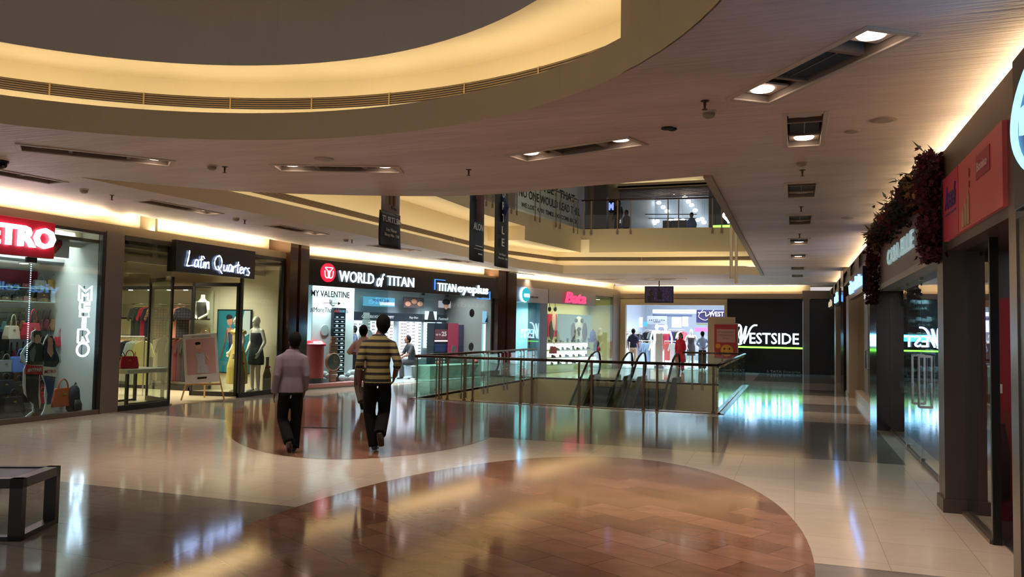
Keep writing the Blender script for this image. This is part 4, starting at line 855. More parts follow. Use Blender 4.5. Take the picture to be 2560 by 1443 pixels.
# cardboard couple
s0, _ = fx(F1, 98, 1048, .1); r = fempty(F1, 'cardboard_standee', 'life-size cardboard cut-out of a couple, white outlined, behind the bag shop glass', 'standee', s0, .1, 0); zo = (s0, 0)
man = [(62, 1042), (72, 1034), (80, 1028), (79, 1012), (70, 998), (60, 985), (56, 965), (57, 925), (63, 912), (50, 898), (50, 885), (62, 866), (78, 853), (75, 845), (78, 830), (88, 824), (99, 829), (103, 842), (99, 856), (112, 866), (112, 905), (100, 916), (97, 950), (97, 985), (100, 1006), (98, 1020), (88, 1040)]
wom = [(100, 1040), (108, 1026), (112, 1010), (110, 985), (112, 960), (103, 940), (101, 916), (108, 905), (98, 890), (103, 870), (110, 850), (118, 836), (128, 838), (135, 852), (139, 872), (149, 893), (151, 905), (140, 922), (138, 935), (134, 965), (132, 985), (126, 1010), (124, 1022), (136, 1028), (137, 1040)]
def grow(P, k):
    return [(p.x, p.y) for p in [Vector(q) for q in offs(P, k)]]
for i, P in enumerate((man, wom)):
    o = poly_px(M(), F1, P, .1, .02, zo).build('cut_out_board', mat('board_white', (214, 218, 216), .6), r)
def pr(P, mt, name, dy=-.022): o = poly_px(M(), F1, P, .1, .004, zo).build(name, mt, r); o.location.y = dy; return o
MJ = mat('print_dark_jacket', (46, 52, 44), .6); MDJ = mat('print_denim', (44, 70, 116), .6); MBK = mat('print_black', (20, 20, 26), .6); MSKP = mat('print_face', (222, 180, 156), .6)
pr([(66, 1000), (62, 970), (62, 922), (96, 920), (93, 990), (96, 1028), (84, 1032), (82, 1010)], mat('print_dark_jeans', (26, 32, 40), .6), 'printed_jeans'); pr([(58, 884), (80, 856), (98, 858), (108, 868), (104, 912), (66, 912)], MJ, 'printed_jacket'); pr([(70, 880), (84, 862), (86, 880), (80, 905), (72, 900)], mat('print_grey_tee', (120, 130, 138), .6), 'printed_shirt', -.027)
pr([(83, 836), (97, 836), (97, 850), (91, 860), (84, 856)], MSKP, 'printed_face', -.027); pr([(82, 828), (97, 827), (101, 836), (99, 845), (95, 837), (86, 837), (83, 846), (80, 838)], MBK, 'printed_hair', -.031); pr([(72, 1042), (80, 1032), (97, 1030), (95, 1040)], mat('print_shoe_wine', (110, 34, 40), .6), 'printed_shoes', -.024)
pr([(108, 908), (104, 890), (112, 862), (132, 862), (144, 893), (146, 905), (136, 918), (106, 918)], mat('print_navy_top', (28, 36, 50), .6), 'printed_top'); pr([(116, 862), (128, 862), (130, 884), (124, 894), (114, 880)], MSKP, 'printed_neckline', -.027)
pr([(115, 842), (128, 843), (128, 858), (121, 866), (115, 858)], MSKP, 'printed_face', -.027); pr([(104, 884), (109, 855), (115, 843), (116, 860), (112, 888)], MBK, 'printed_hair', -.031); pr([(117, 840), (127, 840), (134, 856), (136, 876), (130, 872), (128, 846)], MBK, 'printed_hair', -.031)
pr([(106, 940), (136, 940), (130, 985), (124, 1010), (114, 1012), (116, 985)], MDJ, 'printed_jeans'); pr([(102, 1036), (112, 1024), (124, 1022), (134, 1030), (134, 1038)], mat('board_white'), 'printed_shoes', -.024)
pr([(60, 912), (103, 916), (103, 938), (60, 935)], mat('sign_red'), 'red_strip', -.032); pr([(103, 916), (140, 919), (140, 943), (103, 938)], mat('poster_white'), 'white_strip', -.032)
m = M(); a = F1.px(64, 931, .1); b = F1.px(101, 919, .1); add_text(m, '#MYPAIR', a[0] - s0, b[0] - s0, a[1] + .0, b[1], -.037, .003, .01); m.build('lettering', M_WHT, r)
m = M(); a = F1.px(107, 934, .1); b = F1.px(135, 924, .1); add_text(m, 'METRO', a[0] - s0, b[0] - s0, a[1], b[1], -.037, .003, .01); m.build('lettering', mat('sign_red'), r)
M().box(-.42, .42, -.12, .2, 0, .035).build('base', mat('board_white'), r)

# ---- clothes shop with the script sign
M_WW = mat('shop_wall_warm', (226, 214, 186), .6); M_CF = mat('shop_floor_cream', (206, 190, 156), .22)
shell(F1, 11.08, 15.8, 5.5, 3.15, M_WW, M_CF, mat('shop_ceiling_dark', (70, 62, 56), .7), sides=(1, 1))
struct('wall_shop_front_panel', M().box(11.08, 15.8, .5, .54, 2.75, 3.15), M_WW, F1)
shoplight(F1, 14.3, 1.3, 2.9, 2.0, 1.2, 95, (1.0, .92, .74)); shoplight(F1, 13.6, 3.6, 2.9, 3.4, 1.6, 95, (1.0, .90, .70))
r = fempty(F1, 'shop_sign', 'black box sign with handwritten white-blue glowing letters', 'sign')
M().box(12.22, 14.6, -.12, .1, 2.6, 3.22).build('sign_box', mat('sign_black', (12, 11, 14), .3), r, bevel=.004)
# brush letters drawn on a unit grid: x advance, paths
SCR = {'L': (.62, [[(.25, 1.0), (.2, .6), (.08, .08), (.2, .04), (.62, .12)]]), 'a': (.42, [[(.36, .42), (.2, .5), (.06, .3), (.1, .06), (.26, .1), (.36, .42), (.34, .08), (.44, .1)]]), 't': (.3, [[(.2, .78), (.14, .3), (.14, .04), (.28, .08)], [(.02, .5), (.32, .56)]]),
       'i': (.18, [[(.1, .44), (.07, .04)], [(.0, .78), (.14, .64)]]), 'n': (.46, [[(.06, .44), (.04, .02), (.14, .34), (.3, .44), (.34, .04)]]), 'Q': (.8, [[(.5, .98), (.2, .85), (.04, .5), (.16, .12), (.42, .06), (.66, .4), (.62, .8), (.4, 1.0)], [(.34, .3), (.55, .02), (.72, -.16)]]),
       'u': (.42, [[(.06, .44), (.05, .1), (.16, .04), (.3, .16), (.34, .44), (.34, .06), (.42, .08)]]), 'r': (.32, [[(.06, .42), (.06, .02), (.1, .3), (.24, .46), (.32, .38)]]), 'e': (.36, [[(.06, .24), (.3, .3), (.24, .46), (.08, .36), (.06, .12), (.18, .02), (.34, .12)]]), 's': (.34, [[(.3, .46), (.12, .42), (.14, .28), (.28, .16), (.2, -.04), (.02, -.02)]]), ' ': (.3, [])}
x = 0; paths = []
for ch in 'Latin Quarters':
    adv, ps = SCR[ch]; paths += [[(x + a, b) for a, b in p] for p in ps]; x += adv
s0, z0 = fx(F1, 463, 668, -.13); s1, z1 = fx(F1, 625, 640, -.13); ux = (s1 - s0) / x
m = M()
for p in paths:
    q = smoothpts([(s0 + a * ux, z0 + .02 + b * .32 - (a * ux) * .02) for a, b in p], 4); m.tube([(v.x, -.145, v.y) for v in q], [.007 + .006 * abs(math.sin(i * .9)) for i in range(len(q))], 6)
m.build('letters', glow('script_blue_white', (176, 200, 255), 9.0), r, smooth=True)
r = fempty(F1, 'shop_window', 'black-framed glass front of the clothes shop, left panel beside the grey pillar', 'shop window')
M().box(11.1, 12.25, 0, .012, .1, 3.1).build('glass_pane', G_SHOP, r); M().box(11.06, 12.3, -.02, .04, 0, .1).box(11.06, 12.3, -.02, .04, 3.08, 3.17).build('frame', M_BLK, r)
r = fempty(F1, 'shop_window', 'black-framed glass panel of the clothes shop in front of the mannequins', 'shop window')
M().box(14.36, 15.8, 0, .012, .1, 3.1).build('glass_pane', G_SHOP, r); M().box(14.3, 15.83, -.02, .04, 0, .1).box(14.6, 15.83, -.02, .04, 3.1, 3.17).box(14.3, 14.36, -.03, .03, 0, 2.6).build('frame', M_BLK, r)
def door_leaf(label, s, d, ang, w):
    r = fempty(F1, 'glass_door', label, 'door', s, d, 0, rz=ang); m = M(); m.box(0, .06, -.02, .02, .02, 2.5).box(w - .05, w, -.02, .02, .02, 2.5).box(0, w, -.02, .02, .02, .12).box(0, w, -.02, .02, 2.42, 2.5); m.build('frame', M_BLK, r); M().box(.05, w - .05, -.006, .006, .12, 2.42).build('glass_pane', G_SHOP, r)
    M().box(-.02, .1, -.05, .05, 0, .03).build('floor_hinge', M_STD, r)
door_leaf('open black-framed glass door left of the easel', 12.33, .03, 1.15, 1.1); door_leaf('open black-framed glass door right of the easel', 14.3, .03, 1.75, 1.1)
# teal poster on the side wall (plane Y = 15.8, faces the camera)
r = empty('framed_poster', 'black-framed teal poster of a woman beside the dressed mannequins', 'poster', (-12.72, 15.78, 1.18)); r.location.y = 15.78
M().box(-.5, .5, -.03, 0, -.77, .77).build('frame', M_BLK, r); M().box(-.47, .47, -.034, -.03, -.74, .74).build('sheet', mat('poster_teal', (26, 118, 136), .5), r)
M().prism([(.47, .74), (.47, .2), (.12, .0), (.3, .74)], -.038, -.034).build('printed_wedge', mat('print_pale', (190, 204, 206), .5), r)
m = M().ball((-.12, -.036, .5), .085, .006, .12).tube([(-.1, -.036, .42), (-.08, -.036, .3)], [.04, .05], 8, flat=.15).prism([(-.2, .32), (.14, .3), (.16, -.02), (-.14, -.05)], -.04, -.036); m.tube([(-.18, -.04, .28), (-.24, -.04, -.05), (-.36, -.04, -.42)], [.05, .035, .03], 8, flat=.15); m.build('printed_body', mat('print_skin_warm', (198, 142, 116), .5), r, smooth=False)
M().ball((-.14, -.038, .58), .095, .005, .07).build('printed_hair', MBK, r); M().prism([(-.16, .22), (.2, .2), (.24, -.6), (-.06, -.62)], -.045, -.04).build('printed_dress', mat('print_blue_dress', (30, 44, 84), .5), r)
# mannequins
a = ony(594, 900, 14.95); mannequin('white mannequin in a long yellow off-shoulder dress behind the shop glass', (a.x, 14.95, .02), math.radians(150), 1.78, mat('dress_yellow', (206, 178, 88), .8, var=.15, bump=.6, scale=9, stretch=(1, 1, .3)), True, (.22, .27))
a = ony(640, 900, 15.4); mannequin('white mannequin in a short black sleeveless dress beside the yellow dress', (a.x, 15.4, .02), math.radians(165), 1.78, mat('dress_black', (40, 38, 38), .7, bump=.3, scale=12), False, (.62, .2))
a = ony(506, 780, 15.3); r = empty('torso_mannequin', 'white headless torso mannequin in a black top on the high shelf', 'mannequin', (a.x, 15.3, ony(506, 800, 15.3).z), math.radians(170))
m = M(); T = [((0, 0, 0), .13, .09), ((0, 0, .15), .12, .085), ((0, 0, .3), .15, .1), ((0, 0, .42), .17, .095), ((0, 0, .5), .06, .055), ((0, 0, .6), .05, .05)]
m.tube([V(t[0]) for t in T], [(t[2], t[1]) for t in T], 16, up=(0, 1, 0))
for sg in (-1, 1): m.tube([(sg * .17, 0, .43), (sg * .24, .03, .24), (sg * .22, .02, .14), (sg * .04, .14, .02)], [.045, .036, .034, .028], 10)
remeshed(m, 'body', M_MAN, r, .01, 4); m = M(); m.tube([V(t[0]) for t in T[:4]], [(t[2] + .012, t[1] + .012) for t in T[:4]], 16, up=(0, 1, 0)); m.build('black_top', mat('dress_black'), r, smooth=True)
# wardrobe unit with rails
r = empty('wardrobe_unit', 'black-framed wall unit with clothes rails at the back of the clothes shop', 'shelving', (-16.9, 15.05, 0))
m = M(); Wd = 3.55
m.box(0, Wd, 0, .06, 2.4, 2.48).box(0, Wd, .02, .6, 2.46, 2.48)
for x in (0, 1.15, 2.3, Wd - .05): m.box(x, x + .05, 0, .05, 0, 2.42)
m.box(0, Wd, 0, .7, 0, .1).box(2.3, Wd, 0, .6, 1.68, 1.72).box(0, 1.15, 0, .6, 1.68, 1.72); m.build('frame', M_BLK, r)
M().box(0, Wd, .66, .7, .1, 2.4).build('back_panel', mat('panel_pale_green', (206, 206, 176), .6), r)
m = M().cyl((.05, .3, 2.05), (Wd - .05, .3, 2.05), .014).cyl((.05, .3, 1.28), (Wd - .05, .3, 1.28), .014); m.build('rails', mat('chrome'), r)
for i, x in enumerate((-16.2, -15.5, -14.9, -14.3, -13.8)): tag(M().lathe([(0, -.01), (.05, -.01), (.05, 0), (0, 0)], (x, 15.3, 2.4), 14).build('rail_spotlight', glow('spot_warm', (255, 244, 214), 9.0)), ['leftmost', 'second', 'middle', 'fourth', 'rightmost'][i] + ' small spotlight under the top of the clothes wall unit', 'light')
UP = [('charcoal', (48, 50, 48), 0), ('charcoal', (48, 50, 48), 0), ('crimson', (150, 26, 44), 0), ('navy', (34, 34, 50), 0), ('brown plaid', (132, 98, 72), 1), ('brown plaid', (132, 98, 72), 1), ('dark check', (58, 58, 64), 1), ('rose', (206, 146, 124), 0)]
for px, nm, c, pl in ((345, *UP[0]), (356, *UP[1]), (368, *UP[2]), (378, *UP[3]), (388, *UP[4]), (402, *UP[5]), (442, *UP[6]), (450, *UP[7]), (458, *UP[6])):
    a = ony(px, 764, 15.3); garment(nm, c, (a.x, 15.3, 1.98), .75, f'{nm} jacket hanging on the upper rail of the clothes wall unit', f'{nm} jackets on the upper rail', .74, bool(pl))
LOW = [('dark brown', (66, 50, 44)), ('maroon', (96, 44, 46)), ('grey pattern', (96, 92, 84)), ('taupe', (92, 78, 64)), ('beige', (196, 168, 132)), ('charcoal', (48, 50, 48))]
for i, px in enumerate((372, 384, 396, 408, 432, 444, 456, 468, 480, 492, 520)):
    nm, c = LOW[(i * 5) % 6]; a = ony(px, 846, 15.3); garment(nm, c, (a.x, 15.3, 1.22), .8, f'{nm} trousers or dress hanging on the lower rail of the clothes wall unit', f'{nm} garments on the lower rail', 1.02, w=.3)
r = fempty(F1, 'clothes_rail', 'chrome floor rail of pastel tops behind the red handbag', 'clothes rail', 0, 0, 0)
a0 = ony(285, 842, 13.6); a1 = ony(362, 842, 13.6); M().cyl((13.6, -a0.x - 11.4, a0.z), (13.6, -a1.x - 11.4, a1.z), .014).cyl((13.6, -a0.x - 11.4, a0.z), (13.6, -a0.x - 11.4, 0), .014).cyl((13.6, -a1.x - 11.4, a1.z), (13.6, -a1.x - 11.4, 0), .014).build('rail', mat('chrome'), r)
PA = [('peach', (206, 144, 118)), ('white', (214, 212, 200)), ('navy', (40, 48, 66)), ('pale blue', (170, 186, 196)), ('mint', (178, 190, 172)), ('lemon', (206, 200, 136))]
for i, px in enumerate((298, 305, 312, 320, 328, 336, 344, 352, 359)):
    nm, c = PA[min(5, i * 6 // 9)]; a = ony(px, 842, 13.6); garment(nm, c, (a.x, 13.6, a0.z - .08), .5, f'{nm} top on the chrome floor rail behind the red handbag', f'{nm} tops on the floor rail', .66 if i < 6 else .95)
r = empty('display_table', 'white-topped table with black legs just inside the clothes shop glass', 'table', (-12.3, 12.25, 0), PI / 2)
M().box(-.55, .45, -.45, .35, .62, .70).build('table_top', mat('lacquer_white', (214, 206, 190), .3), r, bevel=.005)
for x in (-.5, .4):
    for y in (-.4, .3): M().box(x - .025, x + .025, y - .025, y + .025, .0, .62).build('leg', M_BLK, r)
M().box(-.5, .4, -.41, -.39, .02, .06).box(-.5, .4, .29, .31, .02, .06).build('foot_rail', M_BLK, r)
a = onx(321, 943, -12.2); bag('crimson', (188, 20, 48), (-12.2, a.y, .70), PI / 2 - .5, 'bright red handbag standing on the white table in the clothes shop', None, 0, 1.0)
a = onx(300, 925, -12.5); bag('black', BG['black'], (-12.5, a.y, .70), PI / 2 - .4, 'black handbag behind the bright red one on the white table', None, 0, .9)
# easel with poster board
r = empty('easel', 'wooden easel standing in the doorway of the clothes shop', 'easel', (-11.62, 13.5, 0), math.radians(38))
M_WD = mat('easel_wood', (198, 158, 104), .5)
for n_, pts in (('leg', [(-.42, -.1, 0), (-.06, .06, 1.5)]), ('leg', [(.42, -.1, 0), (.06, .06, 1.5)]), ('leg', [(0, .5, 0), (0, .08, 1.45)])): M().tube(pts, .018, 6).build(n_, M_WD, r)
M().box(-.34, .34, -.1, -.02, .32, .36).build('ledge', M_WD, r); M().box(-.24, .24, .02, .05, .5, .53).build('cross_bar', M_WD, r)
r = empty('poster_board', 'white poster board with a woman in a floral dress resting on the easel', 'poster', (-11.62, 13.5, .36), math.radians(38)); r.rotation_euler = (-.12, math.radians(-5), math.radians(38)); r.location = (-11.60, 13.44, .365)
M().box(-.33, .33, -.06, -.04, 0, 1.02).build('board', mat('poster_white'), r, bevel=.004); M().box(-.28, .28, -.065, -.06, .18, .92).build('photo', mat('print_pink_bg', (206, 164, 166), .5), r)
m = M().ball((-.04, -.068, .76), .05, .005, .065).tube([(-.03, -.068, .7), (-.02, -.068, .6)], [.03, .06], 8, flat=.1).tube([(.08, -.068, .6), (.16, -.07, .45), (.08, -.07, .38)], [.025, .02, .02], 6, flat=.3); m.build('printed_skin', MSKP, r, smooth=True); M().ball((-.05, -.07, .82), .055, .004, .035).build('printed_hair', MBK, r)
M().prism([(-.1, .62), (.08, .62), (.07, .42), (.16, .2), (-.1, .2), (-.07, .42)], -.072, -.068).build('printed_dress', mat('print_floral', (190, 200, 212), .5, var=.3, scale=30), r); M().box(-.09, .09, -.064, -.06, .08, .12).build('printed_bar', MBK, r); m = M(); add_text(m, 'NEW COLLECTION', -.16, .2, .95, .975, -.062, .003); m.build('lettering', MBK, r)
for i, (px, y0, y1) in enumerate(((603, 878, 985), (668, 893, 976))):
    s0, zt_ = fx(F1, px, y0, .12); _, zb_ = fx(F1, px, y1, .12); zb_ = .013; hh = zt_ - zb_; r = fempty(F1, 'bottle_cut_out', ['tall', 'shorter'][i] + ' brown bottle-shaped decoration with a red bow behind the glass', 'decoration', s0, .12, zb_)
    P = [(.0, 0), (.13, 0), (.14, .1), (.14, hh * .5), (.05, hh * .74), (.045, hh * .92), (.05, hh), (0, hh)]; M().prism([(-a, b) for a, b in P[::-1]] + P[1:-1], -.02, 0).build('bottle', mat('kraft_brown', (120, 92, 50), .6), r)
    M().ball((-.05, -.025, hh * .72), .05, .01, .03).ball((.05, -.025, hh * .72), .05, .01, .03).build('bow', mat('ribbon_red', (140, 30, 36), .5), r)

# ---- watch and spectacle shop
M_IW = mat('shop_wall_bluish', (150, 164, 170), .5)
struct('wall_shop_side', M().box(7.78, 7.86, .1, 2.1, 0, 2.75), mat('shop_side_grey', (104, 100, 96), .5), F2)
shell(F2, -.4, 7.85, 2.1, 2.75, M_IW, mat('shop_floor_grey', (150, 162, 158), .15), M_WC)
shoplight(F2, 2.0, .85, 2.7, 3.4, 1.3, 260, (.84, .93, 1.0)); shoplight(F2, 5.9, .85, 2.7, 3.6, 1.3, 240, (.84, .93, 1.0)); shoplight(F2, 1.5, .25, 2.55, 2.4, .12, 60, (.9, .96, 1.0))  # the last, thin strip is added to brighten the board and window lettering
r = fempty(F2, 'shop_sign', 'long black fascia sign with white and blue glowing lettering and round red emblem', 'sign')
M().box(-.4, 7.9, -.1, 0, 2.6, 3.26).build('sign_board', mat('sign_black_brown', (22, 17, 16), .3), r, bevel=.004)
s0, z0 = fx(F2, 819, 682, -.1); M().lathe([(0, 0), (.24, 0), (.24, .04), (0, .04)], n=28).build('emblem_disc', glow('emblem_red', (226, 26, 60), 1.3), r).matrix_local = Matrix.Translation((s0, -.1, z0)) @ Matrix.Rotation(PI / 2, 4, 'X')
m = M(); S_ = .15
for sg in (-1, 1): m.tube([(v.x, -.155, v.y) for v in smoothpts([(s0 + sg * .14, z0 + .05), (s0 + sg * .12, z0 - .1), (s0 + sg * .03, z0 - .13), (s0 + sg * .035, z0 + .02), (s0 + sg * .13, z0 + .12)], 4)], .012, 6)
m.tube([(s0, -.155, z0 - .14), (s0, -.155, z0 + .06)], .012, 6).box(s0 - .13, s0 + .13, -.16, -.15, z0 + .12, z0 + .14); m.build('emblem_lines', glow('emblem_white', (255, 236, 240), 2.0), r)
LB = glow('letters_ice_blue', (206, 238, 255), 3.2)
def tpx(m, fr, txt, x0, yb0, x1, yt1, d, ext=.03, bold=0.0, shear=0.0, hz=None):
    s0, z0 = fr.px(x0, yb0, d); s1, z1 = fr.px(x1, yt1, d); return add_text(m, txt, s0, s1, z0, z1 if hz is None else z0 + hz, d, ext, bold, shear)
za = fx(F2, 847, 704, -.12)[1]; zb = fx(F2, 847, 676, -.12)[1]
def seg(m, txt, x0, x1, z0, z1, shear=0, bold=0.0): a = F2.px(x0, 700, -.12)[0]; b = F2.px(x1, 705, -.12)[0]; add_text(m, txt, a, b, z0, z1, -.12, .03, bold, shear)
m = M(); seg(m, 'WORLD', 847, 934, za, zb); seg(m, 'of', 941, 960, za - .06, zb + .02, .35); seg(m, 'TITAN', 967, 1034, za, zb - .02); m.build('letters', LB, r)
za2 = fx(F2, 1095, 727, -.12)[1]; zb2 = fx(F2, 1095, 707, -.12)[1]
m = M(); seg(m, 'TITAN', 1094, 1140, za2, zb2); seg(m, 'eyeplus', 1144, 1220, za2 - .08, zb2 + .03, bold=.02); m.build('letters', LB, r)
a = F2.px(1086, 700, -.12)[0]; b = F2.px(1225, 720, -.12)[0]; m = M(); m.box(a, a + .03, -.14, -.12, za2 + .02, zb2 + .1).box(a, a + .5, -.14, -.12, zb2 + .08, zb2 + .1).box(b - .03, b, -.14, -.12, za2 - .16, zb2 - .14).box(b - .7, b, -.14, -.12, za2 - .16, za2 - .135); m.build('bracket_lines', glow('bracket_blue', (60, 120, 230), 2.2), r)
r = fempty(F2, 'shop_window', 'frameless glass front of the watch shop left of the doorway', 'shop window')
M().box(-.38, 2.75, 0, .012, .12, 2.6).build('glass_pane', G_SHOP, r); M().box(-.38, 2.8, -.04, .35, 0, .12).build('plinth', mat('plinth_rose', (176, 120, 118), .3), r); M().box(-.38, 2.8, -.045, -.035, .0, .04).build('skirting', mat('skirt_grey', (120, 112, 100), .3), r)
m = M(); a, za = fx(F2, 778, 738, -.01); b, zb = fx(F2, 874, 733, -.01); add_text(m, 'MY VALENTINE', a, b, 2.33, 2.49, -.004, .006, .01); a, _ = fx(F2, 776, 780, -.01); b, _ = fx(F2, 870, 780, -.01); add_text(m, '#MoreThanWords', a, b, 1.92, 2.06, -.004, .006)
a, _ = fx(F2, 808, 760, -.01); b, _ = fx(F2, 845, 760, -.01); m.box(a, b, -.01, -.004, 2.17, 2.185).prism([(b, 2.13), (b + .1, 2.178), (b, 2.225)], -.01, -.004); add_text(m, 'VW', (a + b) / 2 - .05, (a + b) / 2 + .06, 2.14, 2.27, -.004, .006); m.build('glass_lettering', mat('vinyl_grey', (66, 66, 68), .6), r)
r = fempty(F2, 'shop_window', 'frameless glass front of the spectacle shop right of the doorway, with round stickers', 'shop window')
M().box(4.1, 7.85, 0, .012, .02, 2.6).build('glass_pane', G_SHOP, r)
for px, py, rr, mt in ((1180, 783, .13, MBK), (1135, 873, .12, mat('sticker_grey', (110, 124, 132), .5)), (1178, 867, .13, mat('sticker_plum', (50, 42, 60), .5))):
    a, z = fx(F2, px, py, -.01); M().lathe([(0, 0), (rr, 0), (rr, .004), (0, .004)], n=22).build('round_sticker', mt, r).matrix_local = Matrix.Translation((a, -.004, z)) @ Matrix.Rotation(PI / 2, 4, 'X')
m = M()
for px in (1058, 1118, 1200): a, z = fx(F2, px, 740, 0); m.box(a - .05, a + .05, -.02, .02, 2.54, 2.62)
m.build('clamps', M_BLK, r)
# window contents
r = fempty(F2, 'display_board', 'pale board with round mirrors behind the window lettering', 'display'); box_px(M(), F2, 782, 700, 878, 966, .6, .03).build('board', mat('board_grey_blue', (182, 196, 194), .4), r)
for px, py, rr in ((834, 751, .14), (846, 795, .2), (845, 815, .12), (842, 842, .13), (838, 872, .12), (812, 826, .15)):
    a, z = fx(F2, px, py, .55); M().lathe([(0, 0), (rr, 0), (rr * .93, .02), (0, .02)], n=24).build('round_mirror', mat('mirror_disc', (210, 226, 228), .12, .6), r).matrix_local = Matrix.Translation((a, .565, z)) @ Matrix.Rotation(PI / 2, 4, 'X')
a, _ = fx(F2, 788, 975, .35); r = fempty(F2, 'pillar_box', 'red cylindrical post box with a domed lid in the watch shop window', 'post box', a, .42, .1)
M().lathe([(0, .14), (.24, .14), (.24, .98), (0, .98)], n=28).build('drum', mat('postbox_red', (190, 62, 62), .4), r, smooth=False); M().lathe([(0, 0), (.245, 0), (.245, .15), (0, .15)], n=28).build('base', mat('postbox_base', (40, 36, 40), .5), r)
M().lathe([(0, .97), (.29, .97), (.29, 1.02), (.26, 1.04), (.2, 1.1), (0, 1.13)], n=28).build('lid', mat('postbox_lid', (196, 24, 52), .3), r)
def watch(label, px, y0, y1, d, mt, face):
    s0, zt_ = fx(F2, px, y0, d); _, zb_ = fx(F2, px, y1, d); hh = zt_ - zb_; r = fempty(F2, 'giant_watch', label, 'watch display', s0, d, zb_); rr = hh * .17; zc = hh * .47; w = rr * .45
    m = M()
    for k in range(14):
        t = k / 14; z = t * hh
        if abs(z - zc) > rr * .95: ww = w * (1 if abs(z - zc) > rr * 1.9 else 1.25); m.box(-ww, ww, -.05, 0, z, z + hh / 14 * .82)
    m.build('strap', mt, r)
    M().lathe([(0, 0), (rr * 1.1, 0), (rr * 1.15, .06), (rr, .08), (rr * .97, .06), (0, .06)], n=30).build('case', mt, r).matrix_local = Matrix.Translation((0, .02, zc)) @ Matrix.Rotation(PI / 2, 4, 'X')
    m = M().lathe([(0, 0), (rr * .95, 0), (rr * .95, .008), (0, .008)], n=30); f = m.build('dial', face, r); f.matrix_local = Matrix.Translation((0, -.045, zc)) @ Matrix.Rotation(PI / 2, 4, 'X')
    M().box(-.008, .008, -.07, -.06, zc, zc + rr * .7).box(0, rr * .5, -.07, -.06, zc - .008, zc + .008).build('hands', mat('hand_rose', (206, 120, 110), .4), r)
watch('giant rose-gold wristwatch model in the window beside the post box', 833, 840, 962, .3, mat('rose_gold', (170, 128, 104), .35, .5), mat('dial_grey', (98, 108, 106), .3)); watch('giant silver wristwatch model hanging behind the pink-shirted man', 915, 780, 900, 1.1, mat('silver_watch', (130, 138, 134), .3, .5), mat('dial_grey'))
a, zt_ = fx(F2, 850, 770, .44); b, zb_ = fx(F2, 866, 770, .44); c_, zbb = fx(F2, 850, 935, .44); r = fempty(F2, 'brand_tower', 'tall black display tower with rows of small white product icons', 'display tower', a, .44, 0); w = .21
M().box(-w, w, 0, .1, 0, zt_).build('column', mat('tower_black', (14, 20, 30), .3), r)
m = M(); k = 13; rows = [zbb + .12 + (zt_ - .25 - zbb - .12) * i / (k - 1) for i in range(k)]
for i, z in enumerate(rows):
    m.box(-w * .9, w * .9, -.006, 0, z - .055, z - .048)
    for x in (-w * .45, w * .45): q = (i * 7 + int(x > 0) * 3) % 4; m.ball((x, -.004, z), .05 + .012 * (q % 2), .004, .016 + .012 * (q // 2), 8, 5) if q < 3 else m.box(x - .05, x + .05, -.006, 0, z - .012, z + .014)
m.build('icons', glow('icon_white', (214, 240, 250), 1.2), r); M().box(-w * .9, 0, -.008, 0, zt_ - .12, zt_ - .06).build('red_strip', glow('strip_red', (220, 70, 70), .9), r); M().box(0, w * .9, -.008, 0, zt_ - .12, zt_ - .06).build('blue_strip', glow('strip_blue', (60, 170, 220), .9), r)
m = M(); rnd = random.Random(3)
for i in range(26): x = rnd.uniform(-.6, .9); z = rnd.uniform(0, .3) * (1 - abs(x) * .5); m.ball((x, rnd.uniform(-.1, .2), z * .8 + .05), .09 + .05 * rnd.random(), .06, .06 + .03 * rnd.random(), 8, 6)
o = m.build('crumpled_paper', mat('crumpled_paper', (168, 176, 178), .8, bump=.8, scale=20), smooth=False); place(o, F2, 1.5, .45, .12); tag(o, 'heap of crumpled grey paper on the watch shop window floor', 'decoration')
# back wall: header band, posters, luminous spectacle columns
D = 1.95
r = fempty(F2, 'header_band', 'long black header band with small white brand names above the spectacle displays', 'header'); s0, z0 = fx(F2, 880, 799, D); s1, z1 = fx(F2, 1180, 800, D); M().box(max(.2, s0 - .5), min(7.7, s1 + .3), D - .02, D + .02, z0 - .02, z0 + .24).build('band', mat('header_black', (26, 34, 42), .4), r)
m = M()
for px, t, w in ((918, 'CARRERA', .5), (946, 'VOGUE', .4), (973, 'TOMMY', .4), (1033, 'Ray-Ban', .42), (1108, 'Fastrack', .55), (1150, 'IDEE', .4)): a, _ = fx(F2, px, 785, D); add_text(m, t, a - w / 2, a + w / 2, z0 + .06, z0 + .15, D - .02, .01, 0, .2)
m.build('lettering', glow('header_letters', (220, 230, 236), .8), r)
def poster(fr, label, x0, y0, x1, y1, d, mt, lit=False):
    r = fempty(fr, 'wall_poster', label, 'poster'); s0, za = fr.px(x0, y0, d); s1, zb = fr.px(x1, y1, d); M().box(s0, s1, d - .03, d, zb, za).build('sheet', mt, r); return r, s0, s1, zb, za
r, s0, s1, zb, za = poster(F2, 'pale blue banner poster with large blue words above the displays', 908, 741, 985, 768, D - .1, glow('poster_blue_glow', (92, 170, 204), 1.1)); m = M(); add_text(m, "YOU'LL SEE", s0 + .25 * (s1 - s0), s0 + .8 * (s1 - s0), zb + .5 * (za - zb), zb + .78 * (za - zb), D - .135, .006, .03); m.build('lettering', mat('ink_navy', (20, 50, 110), .5), r); M().box(s0 + .5 * (s1 - s0), s1 - .02, D - .14, D - .13, zb + .04, zb + .14).build('white_strip', M_WHT, r)  # sheet emission brightens this poster; it is no lamp
r, s0, s1, zb, za = poster(F2, 'dark photo poster of pink faces above the displays', 1008, 742, 1058, 771, D - .1, mat('poster_dusk', (86, 70, 72), .5)); m = M(); [m.ball((s0 + (s1 - s0) * f, D - .135, zb + (za - zb) * g), .14, .01, .08) for f, g in ((.2, .35), (.5, .6), (.8, .4))]; m.build('printed_faces', mat('print_skin_warm'), r)
